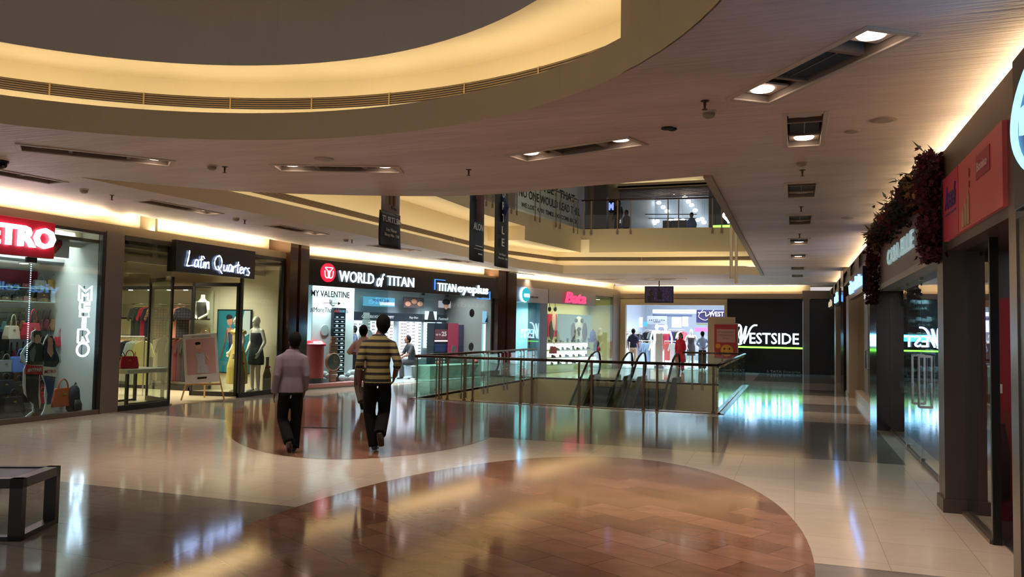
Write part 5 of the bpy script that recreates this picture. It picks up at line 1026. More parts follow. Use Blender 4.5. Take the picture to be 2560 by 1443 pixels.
r, s0, s1, zb, za = poster(F2, 'white-pink poster of a woman in sunglasses above the displays', 1096, 752, 1172, 773, D - .1, glow('poster_pinkwhite', (200, 186, 198), .9)); M().ball((s0 + .22 * (s1 - s0), D - .135, (za + zb) / 2), .13, .01, .17).build('printed_face', mat('print_skin_warm'), r); M().ball((s0 + .22 * (s1 - s0), D - .14, zb + .85 * (za - zb)), .22, .01, .1).build('printed_hat', MBK, r); M().prism([(s1 - .3, zb + .1), (s1 - .1, zb + .1), (s1 - .14, zb + .3)], D - .14, D - .13).build('printed_mark', MBK, r)
CLW = glow('display_white', (232, 240, 255), 1.6); FRM = mat('spectacle_dark', (60, 44, 62), .3)
def speccol(px, y0, y1, wpx, label, group, mt=CLW, d=D):
    s, za = F2.px(px, y0, d); _, zb = F2.px(px, y1, d); a, _ = F2.px(px - wpx / 2, y0, d); b, _ = F2.px(px + wpx / 2, y0, d); r = fempty(F2, 'spectacle_column', label, 'display', s, d, 0, group); w = (b - a) / 2
    M().box(-w, w, 0, .05, zb, za).build('light_panel', mt, r); n_ = max(3, int((za - zb) / .105)); m = M()
    for i in range(n_):
        z = zb + .05 + i * (za - zb - .08) / n_
        for x in ((-w * .5, w * .5) if w > .14 else (0,)):
            for sg in (-1, 1): m.ball((x + sg * .032, -.03, z), .026, .008, .016, 8, 5)
            m.box(x - .06, x + .06, -.034, -.028, z + .008, z + .014)
    m.build('spectacle_frames', FRM, r)
for i, (px, y0, y1, w) in enumerate(((893, 800, 880, 26), (932, 796, 880, 16), (948, 801, 880, 14), (962, 797, 886, 16), (977, 803, 888, 14), (1008, 800, 893, 15), (1019, 797, 896, 11), (1033, 796, 898, 13), (1048, 801, 898, 12))): speccol(px, y0, y1, w, 'white glowing column of spectacle frames on the back wall', 'glowing spectacle columns')
for px in (1100, 1124, 1136, 1152): speccol(px, 800, 830, 9, 'short white glowing spectacle panel right of the portrait light box', 'short spectacle panels')
r, s0, s1, zb, za = poster(F2, 'portrait light box of a man in a dark suit between the displays', 1062, 778, 1090, 800, D - .05, CLW); M().prism([((s0 + s1) / 2 - .18, zb), ((s0 + s1) / 2 + .18, zb), ((s0 + s1) / 2 + .08, za), ((s0 + s1) / 2 - .1, za)], D - .1, D - .085).build('printed_suit', MBK, r)
speccol(1075, 806, 870, 26, 'wide glowing shelf under the portrait light box', None)
r, s0, s1, zb, za = poster(F2, 'tall blue light box on a side wall with a dark suit print', 1206, 778, 1232, 808, .3, glow('lightbox_blue', (150, 206, 235), 1.2)); M().prism([(s0 + .1, zb + .02), (s1 - .05, zb + .02), (s1 - .1, za - .1), ((s0 + s1) / 2, za - .05)], 1.54 - 1.3, 1.565 - 1.3).build('printed_suit', mat('ink_navy'), r)
r = fempty(F2, 'lit_shelf_unit', 'white and cyan lit shelf unit at the right end of the spectacle shop', 'shelving'); s0, za = fx(F2, 1206, 810, .4); s1, zb = fx(F2, 1232, 890, .4); M().box(s0, s1, .35, .42, zb - .5, za).build('back_panel', glow('panel_cyan', (150, 226, 230), 1.1), r); M().box(s0, s0 + .12, .3, .36, zb - .5, za).build('side_light', CLW, r)
for k in range(4): M().box(s0 + .12, s1, .2, .35, zb - .1 + k * .3, zb - .07 + k * .3).build('shelf_board', mat('shelf_pale', (160, 180, 170), .4), r)
r = fempty(F2, 'promotion_stand', 'black floor stand with lit red and blue offer panels', 'stand'); s0, za = fx(F2, 1086, 808, 1.2); s1, zb = fx(F2, 1118, 930, 1.2); M().box(s0, s1, 1.2, 1.5, 0, za).build('cabinet', mat('tower_black'), r)
h_ = za; M().box(s0 + .03, s1 - .03, 1.185, 1.2, h_ - .52, h_ - .2).build('red_panel', glow('panel_wine', (112, 40, 56), .8), r); m = M(); add_text(m, '25', (s0 + s1) / 2, s1 - .1, h_ - .42, h_ - .27, 1.18, .006, .03); add_text(m, 'up to', s0 + .06, (s0 + s1) / 2 - .04, h_ - .42, h_ - .34, 1.18, .006); m.build('lettering', glow('panel_letters', (236, 210, 220), .9), r)
M().box(s0 + .03, s1 - .03, 1.185, 1.2, h_ - .6, h_ - .55).build('light_bar', glow('bar_pinkwhite', (255, 190, 200), 2.2), r); M().box(s0 + .03, s1 - .03, 1.185, 1.2, h_ - .92, h_ - .68).build('blue_panel', mat('panel_navy', (24, 30, 66), .4), r); m = M()
for i in range(3):
    for j in range(4): m.ball((s0 + .1 + j * .13, 1.17, h_ - 1.02 - i * .12), .05, .02, .04, 8, 6)
m.build('eyewear_cases', glow('case_white', (230, 226, 236), .8), r)
r, s0, s1, zb, za = poster(F2, 'tall crimson banner beside the black offer stand', 1120, 808, 1143, 895, 1.15, glow('banner_crimson', (206, 24, 84), .55)); poster(F2, 'dark plum panel right of the crimson banner', 1144, 812, 1168, 890, 1.25, mat('panel_plum', (48, 40, 62), .3))
o = M().box(0, 2.6, 0, .7, 0, .42).build('display_plinth', mat('plinth_green_grey', (164, 174, 162), .3), bevel=.01); s0, _ = fx(F2, 1075, 930, .4); place(o, F2, s0, .4, 0); tag(o, 'low pale green plinth behind the spectacle shop glass', 'plinth')
for i, (px, py) in enumerate(((1096, 921), (1188, 915), (1200, 912), (1230, 911))): s0, z0 = fx(F2, px, py, .7); tag(M().ball((0, 0, .06), .09, .07, .07, 12, 8).build('pink_cushion', mat('cushion_pink', (206, 84, 92), .7), smooth=True), ['leftmost', 'second', 'third', 'rightmost'][i] + ' pink heart cushion on the pale plinth', 'cushion'); o = [x for x in bpy.data.objects if x.name.startswith('pink_cushion')][-1]; o.location = F2.P(s0, .7, .42)
for i, px in enumerate((958, 1020, 1060, 905)): s, z = fx(F2, px, 735, 1.2 + .3 * (i % 2)); downspot(F2, s, 1.2 + .3 * (i % 2), 2.745, ['first', 'second', 'third', 'fourth'][i] + ' round white ceiling spot inside the watch shop', .14 if i in (0, 3) else .09)
# staff and customers in the watch shop
s0, _ = fx(F2, 884, 870, 1.3); q = F2.P(s0, 1.3, 0); J = pose(arms=[((-.168, 0, 1.345), (-.27, .06, 1.2), (-.1, .22, 1.3)), ((.168, 0, 1.345), (.34, .02, 1.28), (.2, .12, 1.6))], sleeve=.7)
person('shop visitor in blue and black top with one arm raised behind the glass', (q.x, q.y, .01), F2.ang + 1.1, 1.6, J, mat('blue_black_top', (24, 34, 62), .8), mat('black_trousers'), M_SH, M_HA, SK, .012)
a = onz(1030, 948); sp = (a.x, a.y, .01)
SL = [((-.1, .0, .5), (-.13, .42, .5), (-.14, .4, .09), (-.14, .56, .03)), ((.1, 0, .5), (.13, .44, .5), (.16, .5, .09), (.17, .66, .03))]
T = [((0, 0, .46), .17, .13), ((0, 0, .56), .16, .12), ((0, .02, .7), .145, .105), ((0, .06, .86), .17, .115), ((0, .1, .99), .188, .105), ((0, .12, 1.05), .15, .085), ((0, .13, 1.09), .065, .06)]
J = dict(torso=T, neck=V((0, .13, 1.06)), head=V((0, .18, 1.22)), sleeve=.5, arm=[((-.2, .1, 1.01), (-.25, .22, .78), (-.12, .42, .66)), ((.2, .1, 1.01), (.25, .2, .78), (.1, .44, .68))], leg=SL)
person('person in dark clothes sitting on a low stool at the spectacle shop front', sp, math.radians(140), 1.7, J, mat('dark_shirt', (30, 30, 34), .8), mat('charcoal_trousers', (40, 40, 44), .8), M_SH, M_HA, SK, .01)
r = empty('stool', 'low white stool under the seated person at the spectacle shop', 'stool', sp); M().lathe([(0, .38), (.2, .38), (.2, .42), (0, .42)], n=20).build('seat', mat('stool_white', (176, 184, 180), .4), r); M().cyl((0, 0, .03), (0, 0, .38), .025).build('stem', mat('chrome'), r); M().lathe([(0, 0), (.18, 0), (.16, .025), (0, .03)], n=20).build('base', mat('chrome'), r)

# ---- jewellery / gift shop
shell(F2, 9.02, 10.62, 1.3, 2.56, mat('shop_wall_cyan', (176, 214, 220), .5), mat('shop_floor_grey'), M_WC)
shoplight(F2, 9.85, .6, 2.5, 1.2, .8, 60, (.72, .93, 1.0))
r = fempty(F2, 'shop_sign', 'pale grey fascia panel with a round blue-green illuminated emblem', 'sign'); M().box(9.0, 11.1, -.06, 0, 2.54, 3.06).build('sign_board', mat('sign_pale', (150, 150, 156), .4), r)
s0, z0 = fx(F2, 1313, 737, -.1); o = M().lathe([(0, 0), (.25, 0), (.27, .05), (0, .05)], n=30).build('halo', glow('halo_blue', (140, 205, 255), 6), r); o.matrix_local = Matrix.Translation((s0 - .03, -.06, z0)) @ Matrix.Rotation(PI / 2, 4, 'X'); o = M().lathe([(0, 0), (.24, 0), (.24, .03), (0, .03)], n=30).build('emblem_disc', glow('emblem_teal', (20, 170, 180), 1.2), r); o.matrix_local = Matrix.Translation((s0 + .01, -.12, z0)) @ Matrix.Rotation(PI / 2, 4, 'X')
m = M(); add_text(m, 'orra', s0 - .16, s0 + .2, z0 - .09, z0 + .04, -.155, .01, .03); m.build('letters', glow('emblem_white'), r); m = M(); add_text(m, 'JEWELLERY', s0 + .32, s0 + .9, z0 - .12, z0 - .03, -.065, .01); m.build('small_letters', MBK, r)
r = fempty(F2, 'shop_window', 'narrow glass front of the cyan-lit gift window', 'shop window'); M().box(9.02, 10.6, 0, .012, .02, 2.54).build('glass_pane', G_SHOP, r)
def pedestal(px, yt, yb, w, label, mt, d=.6, name='display_pedestal'):
    s, zt_ = fx(F2, px, yt, d); _, zb_ = fx(F2, px, yb, d); o = M().box(-w / 2, w / 2, -.18, .18, 0, max(.1, zt_ - max(0, zb_))).build(name, mt, bevel=.006); place(o, F2, s, d, max(0.012, zb_)); return tag(o, label, 'pedestal'), s, zt_
o, s0, zt_ = pedestal(1325, 833, 940, .85, 'tall cyan-white pedestal in the gift window', mat('ped_cyan', (176, 216, 222), .4))
r = fempty(F2, 'oval_sign', 'crimson plaque with a white oval on the front of the cyan pedestal', 'sign', s0, .4, 0); M().box(-.34, .34, -.0, .015, zt_ - .42, zt_ - .02).build('plaque', mat('plaque_crimson', (150, 30, 50), .5), r); M().ball((-.05, 0, zt_ - .22), .16, .012, .18, 20, 10).build('oval', mat('poster_white'), r)
for i, (dx, hh) in enumerate(((-.24, .26), (-.02, .2), (.2, .3))):
    o = M().lathe([(0, 0), (.08, 0), (.09, .04), (.045, hh * .5), (.07, hh * .7), (.03, hh * .9), (0, hh)], n=12).build('figurine', mat('figurine_brown', (116, 98, 76), .5)); place(o, F2, s0 + dx, .58, zt_); tag(o, ['left', 'middle', 'right'][i] + ' carved brown figurine on the cyan pedestal', 'figurine')
for i, (px, py, c) in enumerate(((1306, 928, 'slanted'), (1322, 932, 'middle'), (1338, 928, 'upright'))): s, z = fx(F2, px, py, .25); o = M().box(-.09, .09, -.08, .08, 0, .2 if i != 1 else .12).box(-.015, .015, -.085, .085, 0, .205 if i != 1 else .125).build('gift_box', mat('gift_red', (190, 30, 50), .4), bevel=.004); place(o, F2, s, .25, .012, rz=.3 * i); tag(o, c + ' red gift box on the floor of the cyan-lit window', 'gift box')

# ---- shoe shop
shell(F2, 11.16, 16.34, 1.1, 2.95, mat('shop_wall_olive', (190, 184, 136), .6), mat('shop_floor_warm', (150, 140, 112), .3), mat('shop_ceiling_olive', (176, 170, 128), .6))
shoplight(F2, 13.8, .6, 2.85, 4.2, .7, 85, (1.0, .96, .70))
r = fempty(F2, 'shop_sign', 'brushed grey fascia panel with rounded glowing red-pink lettering', 'sign'); s1 = fx(F2, 1487, 768, -.05)[0]; M().box(11.12, s1, -.08, 0, 2.56, 3.06).build('sign_board', mat('sign_brushed_grey', (128, 122, 118), .35, .5), r)
s0, za = fx(F2, 1411, 757, -.1); s1, zb = fx(F2, 1462, 741, -.1); m = M(); add_text(m, 'Bata', s0, s1, za, za + .42, -.12, .06, .02, .22); m.build('letters', glow('letters_hotpink', (255, 60, 110), 1.5), r)
r = fempty(F2, 'shop_window', 'glass front of the shoe shop up to the grey corner pillar', 'shop window'); M().box(11.16, 16.3, 0, .012, .02, 2.95).build('glass_pane', G_SHOP, r)
r, s0, s1, zb, za = poster(F2, 'large pale poster of a long-eared dog behind the shoe shelves', 1394, 785, 1479, 858, 1.05, glow('poster_pale_green_glow', (150, 174, 160), .85)); cx = s0 + .58 * (s1 - s0); hh = za - zb; u = hh / 2.0  # dog poster made brighter by emission in its sheet colour
def flat(m, c, rx, rz, y): return m.ball((c[0], y, c[1]), rx, .008, rz, 20, 10)
m = M(); flat(m, (cx, za - .55 * hh), 0.646 * u, .78 * u, 1.01); flat(m, (cx, za - .25 * hh), 0.532 * u, .4 * u, 1.005); m.build('printed_head', mat('print_dog_white', (210, 216, 206), .6), r)
m = M(); flat(m, (cx - .80 * u, za - .6 * hh), 0.361 * u, .62 * u, 1.0); flat(m, (cx + .82 * u, za - .6 * hh), 0.380 * u, .66 * u, 1.0); flat(m, (cx - .40 * u, za - .2 * hh), 0.228 * u, .15 * u, 0.995); flat(m, (cx + .42 * u, za - .2 * hh), 0.247 * u, .17 * u, 0.995); m.build('printed_ears', mat('print_dog_grey', (84, 84, 72), .6), r)
m = M(); flat(m, (cx, za - .5 * hh), 0.285 * u, .13 * u, 0.99); flat(m, (cx, za - .66 * hh), 0.171 * u, .18 * u, 0.992); flat(m, (cx - .38 * u, za - .22 * hh), 0.085 * u, .045 * u, 0.98); flat(m, (cx + .38 * u, za - .22 * hh), 0.085 * u, .045 * u, 0.98); m.build('printed_nose_and_eyes', mat('print_dog_dark', (18, 22, 24), .6), r)
r, s0, s1, zb, za = poster(F2, 'crimson photo poster of a couple at the left of the shoe shop', 1368, 785, 1390, 842, .98, mat('poster_crimson', (180, 36, 60), .5)); M().ball(((s0 + s1) / 2 + .1, 0.94, (za + zb) / 2 + .2), .14, .01, .4).build('printed_figure', MSKP, r); M().ball(((s0 + s1) / 2 - .05, 0.945, (za + zb) / 2 - .2), .18, .01, .4).build('printed_coat', MBK, r)
STR = glow('shelf_strip', (240, 255, 238), 3.0)
shoecols = [('black', (20, 20, 22)), ('dark brown', (58, 38, 28)), ('grey', (90, 96, 100)), ('navy', (30, 36, 56))]
k = 0
for row, (yy, xa, xb, d, w) in enumerate(((856, 1372, 1478, .72, 'top'), (876, 1376, 1476, .60, 'middle'), (894, 1380, 1500, .48, 'lower'), (912, 1376, 1440, .36, 'bottom'))):
    sa, z = fx(F2, xa - 4, yy, d); sb, _ = fx(F2, xb, yy, d); r = fempty(F2, 'shoe_shelf', w + ' lit shelf of the shoe shop', 'shelf'); M().box(sa, sb, d - .15, d + .2, z - .03, z).build('shelf_board', mat('shelf_white', (206, 210, 200), .4), r)
    if row < 3: M().box(sa, sb, d + .17, d + .2, z - .28, z - .05).build('light_panel', STR, r)
    n_ = 8 if row < 3 else 4
    for i in range(n_):
        nm, c = shoecols[(i + row) % 4]; s = sa + .22 + (sb - sa - .4) * i / (n_ - 1); shoe(nm, c, F2.P(s, d, z), F2.ang + (.4 if (i + row) % 2 else .1), f'{nm} shoe on the {w} lit shelf of the shoe shop', f'{nm} shoes on the {w} shelf', ['flat', 'high', 'flat', 'mid'][(i * 3 + row) % 4] if row < 2 else 'flat', 1.15)
s, z = fx(F2, 1378, 884, .5); bag('red', BG['red'], F2.P(s, .42, z), F2.ang, 'red handbag beside the shoes at the left of the shoe shop', None, 0, 1.1)
s, z = fx(F2, 1482, 855, .8); backpack('blue backpack on a ledge right of the dog poster', F2.P(s, .8, z), F2.ang, (60, 84, 140), 'blue', 1.1); s, z = fx(F2, 1486, 880, .5); backpack('dark backpack with red pocket above the left escalator handrail', F2.P(s, .4, z), F2.ang, (34, 30, 52), 'dark', 1.1, (190, 44, 70)); s, z = fx(F2, 1520, 872, .7); backpack('grey and white patterned backpack at the right of the shoe shop', F2.P(s, .7, z), F2.ang, (110, 112, 118), 'grey', 1.05, (180, 180, 184))
for i, (px, py) in enumerate(((1497, 822), (1496, 842), (1516, 836))):
    s, z = fx(F2, px, py, .9); r = fempty(F2, 'glass_wall_shelf', ['upper', 'lower left', 'lower right'][i] + ' glass shelf of pale shoes right of the dog poster', 'shelf', s, .88, z); M().box(-.4, .4, -.15, .2, -.015, 0).build('shelf_board', mat('shelf_glass_edge'), r); shoe('pale', (176, 176, 170), F2.P(s - .1, .86, z), F2.ang, ['pale sports shoe on the upper', 'pale sports shoe on the lower left', 'pale sports shoe on the lower right'][i] + ' glass shelf right of the dog poster', None, 'mid', 1.2)
s0, z0 = fx(F2, 1495, 749, .5); downspot(F2, s0, .5, 2.9, 'bright spotlight at the right end of the shoe shop ceiling', .08, glow('spot_yellow', (255, 255, 214), 14)); 
for i, px in enumerate((1374, 1388)): s, z = fx(F2, px, 773, .3); o = M().ball((0, 0, 0), .08, .06, .1).cyl((0, 0, .05), (0, 0, .3), .01).build('black_speaker', M_BLK); place(o, F2, s, .3, z); tag(o, ['left', 'right'][i] + ' small black speaker hanging in the shoe shop', 'speaker')
s, z = fx(F2, 1531, 802, .1); o = M().lathe([(0, 0), (.05, 0), (.055, .02), (.055, .3), (.03, .36), (0, .38)], n=14).build('fire_extinguisher', mat('extinguisher_red', (150, 34, 26), .4)); place(o, F2, s, .12, z - .15); tag(o, 'small red extinguisher on the wall at the right end of the shoe shop', 'extinguisher')
# ================================================================== LARGE CLOTHES SHOP AT THE END
shell(FB, -1.2, 5.2, 13.0, 3.1, mat('shop_wall_bluewhite', (196, 204, 214), .5), mat('shop_floor_white', (196, 200, 204), .12), mat('shop_ceiling_pale', (200, 206, 214), .6), d0=.3)
shoplight(FB, 2.2, 2.6, 3.0, 5, 3, 480, (.86, .92, 1.0)); shoplight(FB, 2.2, 8.5, 3.0, 5, 5, 520, (.86, .92, 1.0))
LWH = glow('panel_white', (226, 236, 255), 2.6)
def fb(px, py, d): return FB.px(px, py, d)
def panel(name, label, x0, y0, x1, y1, d, mt, t=.06, cat='panel', grp=None):
    r = fempty(FB, name, label, cat, 0, 0, 0, grp); s0, za = fb(x0, y0, d); s1, zb = fb(x1, y1, d); M().box(s0, s1, d, d + t, zb, za).build('panel', mt, r); return r, s0, s1, zb, za
panel('light_panel', 'tall white luminous wall panel at the left inside the large clothes shop', 1582, 793, 1606, 818, 11, LWH); panel('light_panel', 'tall white luminous wall panel left of the navy banner', 1680, 793, 1703, 819, 11, LWH)
panel('light_panel', 'small white luminous panel at the far left inside the large clothes shop', 1563, 797, 1580, 817, 12, LWH); panel('light_panel', 'narrow white luminous panel with dark clips beside the navy banner', 1706, 788, 1720, 816, 12, LWH)
panel('light_panel', 'long white luminous ceiling band in the middle of the large clothes shop', 1632, 774, 1742, 784, 10, LWH); panel('light_panel', 'white luminous band under the wardrobe sign', 1644, 813, 1668, 818, 10, LWH)
panel('blue_screen', 'small cyan screen left of the wardrobe sign', 1609, 804, 1617, 816, 10.5, glow('screen_cyan', (60, 170, 230), 1.6), cat='screen')
panel('dark_beam', 'blue-grey beam under the luminous ceiling band', 1632, 786, 1730, 792, 9.9, mat('beam_blue', (70, 84, 110), .6), cat='beam')
r, s0, s1, zb, za = panel('department_sign', 'grey hanging sign board with small spaced lower-case lettering', 1618, 790, 1667, 811, 7, mat('sign_paper_grey', (170, 176, 186), .5), cat='sign')
m = M(); w = s1 - s0
for i, ch in enumerate('wardrobe'): add_text(m, ch, s0 + w * (.1 + i * .105), s0 + w * (.1 + i * .105) + w * .05, zb + (za - zb) * .42, zb + (za - zb) * (.56 if ch not in 'dbt' else .64), 7, .01)
m.box(s0 + w * .32, s0 + w * .68, 6.99, 7, zb + (za - zb) * .26, zb + (za - zb) * .31); m.build('lettering', MBK, r)
r, s0, s1, zb, za = panel('banner_sign', 'navy banner with white swash lettering high at the right of the shop opening', 1741, 775, 1812, 808, 4, mat('banner_navy', (34, 30, 78), .5), cat='banner')
m = M(); w = s1 - s0; m.tube([(v.x, 3.98, v.y) for v in smoothpts([(s0 + .1, za - .1), (s0 + .12, zb + .45), (s0 + .4, za - .1), (s0 + .45, zb + .3), (s0 + .8, za)], 5)], .02, 5); m.tube([(v.x, 3.98, v.y) for v in smoothpts([(s0 + .3, za), (s0 + .1, zb + .3), (s0 + .4, zb + .12), (s0 + .65, zb + .3)], 5)], .012, 5); add_text(m, 'WEST', s0 + .45 * w, s0 + .97 * w, zb + .3, zb + .52, 3.98, .01, .02); m.build('lettering', M_WHT, r)
panel('pink_light_wall', 'bright pink panel behind the blue-shirted man', 1737, 819, 1768, 830, 9, glow('panel_pink', (255, 120, 190), 1.6)); panel('yellow_strip', 'thin yellow-green strip below the navy banner', 1741, 809, 1768, 812, 4.1, glow('strip_lime', (190, 200, 110), .7), cat='strip')
for i, (px, py, d) in enumerate(((1570, 771, 2), (1585, 768, 3), (1600, 768, 3), (1640, 767, 3.5), (1665, 767, 3.5), (1690, 766, 3), (1720, 767, 3.5), (1575, 766, 4.5), (1700, 766, 5), (1745, 766, 2.6))):
    s, z = fb(px, py, d); downspot(FB, s, d, 3.09, f'{["first","second","third","fourth","fifth","sixth","seventh","eighth","ninth","tenth"][i]} round white ceiling light inside the large clothes shop', .09)
def rack(label, px0, px1, py, d, items, grp, h=None, ln=.7, facing=0):
    s0, z = fb(px0, py, d); s1, _ = fb(px1, py, d); z = h or z; r = fempty(FB, 'clothes_rack', label, 'clothes rack', s0, d, 0); w = s1 - s0
    m = M().cyl((0, 0, z), (w, 0, z), .015); [m.cyl((x, 0, 0), (x, 0, z), .015) for x in (0, w)]; m.cyl((0, -.25, .03), (0, .25, .03), .015).cyl((w, -.25, .03), (w, .25, .03), .015); m.build('rail', mat('chrome'), r)
    for i, (nm, c) in enumerate(items): garment(nm, c, FB.P(s0 + w * (i + .5) / len(items), d, z - .09), FB.ang + (facing if facing is not None else PI / 2), f'{nm} garment on the {grp}', f'{nm} garments on the {grp}', ln)
rack('front clothes rack with grey and denim garments at the left of the shop', 1595, 1640, 852, 2.2, [('grey print', (130, 136, 160)), ('denim blue', (120, 152, 178)), ('denim blue', (120, 152, 178)), ('off-white', (206, 206, 198))], 'front left rack', facing=.35, ln=.95)
rack('front clothes rack with a large white printed top', 1662, 1690, 853, 1.5, [('salmon', (220, 110, 110)), ('pure white', (228, 230, 228))], 'front middle rack', facing=.1, ln=.75)
rack('dark clothes rack in the middle of the shop', 1612, 1650, 826, 6, [('navy', (34, 40, 84)), ('black', (18, 18, 22)), ('striped black and white', (150, 150, 150)), ('teal', (60, 130, 150)), ('black', (18, 18, 22)), ('navy', (34, 40, 84))], 'middle rack', facing=.6, ln=.7)
rack('rack of navy and black garments right of the middle', 1670, 1712, 824, 4.5, [('black', (18, 18, 22)), ('royal navy', (24, 30, 96)), ('royal navy', (24, 30, 96)), ('black', (18, 18, 22)), ('white', (214, 212, 200)), ('coral', (226, 70, 84))], 'right rack', facing=.3, ln=.75)
rack('rack of mixed garments at the far left of the shop', 1566, 1600, 830, 5, [('grey', (130, 128, 134)), ('white', (214, 212, 200)), ('grey', (130, 128, 134)), ('mauve', (130, 110, 140)), ('black', (18, 18, 22))], 'far left rack', facing=.4)
q = ony(1664, 850, 35.9); mannequin('white mannequin in a wine-red top among the racks of the large clothes shop', (q.x, 35.9, .02), PI, 1.9, mat('dress_wine', (140, 22, 48), .7), False, (.75, .17)); q = ony(1728, 850, 35.2); mannequin('dark-dressed mannequin between the two shoppers at the right', (q.x, 35.2, .02), PI + .3, 1.7, mat('dress_black'), False, (.55, .19))
q = ony(1642, 850, 36.4); mannequin('white mannequin in a pale blouse left of the wine-red one', (q.x, 36.4, .02), PI, 1.9, mat('dress_offwhite', (214, 214, 206), .7), False, (.7, .19))
g = ony(1583, 880, 34.6); person('man in navy t-shirt and khaki trousers standing in the large clothes shop', (g.x, 34.6, .01), -.1, 1.68, pose(sleeve=.45), mat('navy_tee', (22, 26, 66), .8), mat('khaki_trousers', (190, 172, 146), .8), M_SH, M_HA, SK, .013)
g = ony(1701, 880, 32.3); J = pose(woman=True, sleeve=.8); person('woman with long dark hair in a red dress walking out of the large shop', (g.x, 32.3, .0), PI - .12, 1.55, J, mat('dress_red', (190, 24, 54), .75), mat('leggings_red', (176, 30, 60), .8), mat('sandal_brown', (90, 50, 40), .5), M_HA, SK, .012, face=True, long=.22, skirt=(.42, .25, mat('dress_red')))
g = ony(1756, 880, 34.2); J = pose(arms=[((-.168, 0, 1.345), (-.28, -.1, 1.14), (-.08, -.17, .98)), ((.168, 0, 1.345), (.28, -.1, 1.14), (.08, -.17, .98))]); person('man in a light blue shirt and black trousers with hands behind his back', (g.x, 34.2, .01), .35, 1.62, J, mat('light_blue_shirt', (156, 186, 226), .8), M_BT, M_SH, M_HA, SK, .012)
r = fempty(FB, 'security_gate', 'slim clear security gate between the racks at the shop entrance', 'gate', *fb(1648, 900, .8)[:1], .8, 0); M().box(-.14, .14, -.02, .02, 0, 1.5).build('panel', mat('gate_clear', (196, 202, 200), .2), r); M().box(-.2, .2, -.09, .09, 0, .12).build('base', mat('gate_grey', (120, 124, 128), .4), r)
# black panel with the lit sign
r = fempty(FB, 'shop_sign_wall', 'large glossy black wall panel with glowing white-blue capitals above a green light bar', 'sign')
M().box(4.42, 7.31, -.06, .1, 0, 2.97).build('black_panel', mat('black_gloss', (3, 3, 4), .2, spec=.3), r)
WG = glow('letters_blue_white', (190, 218, 255), 9.0)
s0, z0 = fb(1874, 858, -.06); s1, z1 = fb(1997, 834, -.06); m = M(); add_text(m, 'ESTSIDE', s0, s1, z0 - .02, z1 + .0, -.07, .05, .008); m.build('letters', WG, r)
zz0 = fb(1860, 858, -.06)[1]; zz1 = fb(1860, 813, -.06)[1]; a0 = fb(1844, 830, -.06)[0]; u = zz1 - zz0; m = M()
for pts, rr in (([(0, .95), (.1, 1.0), (.2, .85), (.2, .4), (.16, .0), (.3, .3), (.44, .8), (.5, .93)], .035), ([(.5, .93), (.44, .6), (.4, .12), (.36, .0), (.55, .4), (.72, .8), (.9, .98), (1.1, 1.0)], .035), ([(.2, .85), (.08, .6), (.1, .3), (.2, .1)], .018), ([(-.05, .06), (.08, -.08), (.25, -.02)], .022)):
    q = smoothpts([(a0 + x * u * .95, zz0 + y * u) for x, y in pts], 5); m.tube([(v.x, -.09, v.y) for v in q], rr, 6)
m.build('swash_initial', WG, r, smooth=True)
s0, z0 = fb(1846, 867.5, -.06); s1, _ = fb(2006, 867.5, -.06); M().box(s0, s1, -.1, -.06, z0 - .03, z0 + .03).build('green_light_bar', glow('green_bar', (110, 255, 60), 5.0), r)
m = M(); s0, z0 = fb(1917, 933, -.06); s1, z1 = fb(2001, 925, -.06); w = s1 - s0; add_text(m, 'A', s0, s0 + .06 * w, z0 + .02, z0 + .12, -.062, .004); add_text(m, 'TATA', s0 + .1 * w, s0 + .45 * w, z0 + .02, z0 + .12, -.062, .004, .02); add_text(m, 'Enterprise', s0 + .5 * w, s1, z0, z0 + .12, -.062, .004); m.build('small_lettering', mat('print_grey_light', (130, 130, 130), .5), r)
area('added_sign_spill', FB.P(6.2, -.35, 1.5), (0, -.6, -1), 2.2, .5, 15, (.05, .60, 1.0))  # added lamp standing in for the letters' spill on the floor
# information kiosk with emoji poster
r = empty('advertising_board', 'free-standing beige board with a red emoji poster before the black sign wall', 'advertising board', (-2.62, 31.0, 0))
M().box(-.5, .5, .06, .26, 0, 2.18).build('back_board', mat('board_beige', (196, 172, 140), .6), r); M().box(-.26, .62, -.06, .06, 0, 1.95).build('front_board', mat('board_pale', (186, 168, 146), .5), r, bevel=.008)
M().box(-.24, .59, -.075, -.06, .62, 1.9).build('red_poster', mat('poster_brick_red', (158, 44, 46), .5), r); M().box(-.15, .52, -.085, -.075, 1.22, 1.72).build('text_panel', mat('print_pinkish', (190, 146, 130), .5), r)
m = M(); add_text(m, 'LET SOMEONE KNOW', -.1, .47, 1.58, 1.64, -.086, .004); add_text(m, 'THEY MEAN A LOT', -.1, .47, 1.46, 1.52, -.086, .004); add_text(m, 'TO YOU', .06, .3, 1.34, 1.40, -.086, .004); m.build('lettering', mat('ink_brown', (90, 50, 50), .5), r)
m = M(); m.ball((.22, -.08, .92), .23, .015, .22, 24, 12).ball((-.1, -.08, 1.08), .1, .012, .09, 16, 8); m.build('yellow_face', mat('emoji_yellow', (212, 150, 60), .5), r); m = M().ball((.13, -.1, .98), .03, .01, .04).ball((.31, -.1, .98), .03, .01, .04); m.tube([(.22 + .12 * math.cos(q), -.1, .86 + .08 * math.sin(q)) for q in [PI + PI * i / 8 for i in range(9)]], .012, 5); m.build('face_features', mat('ink_dark_brown', (70, 26, 24), .5), r)
M().ball((.12, -.075, .45), .07, .02, .05).build('round_badge', mat('badge_brown', (90, 60, 50), .5), r)

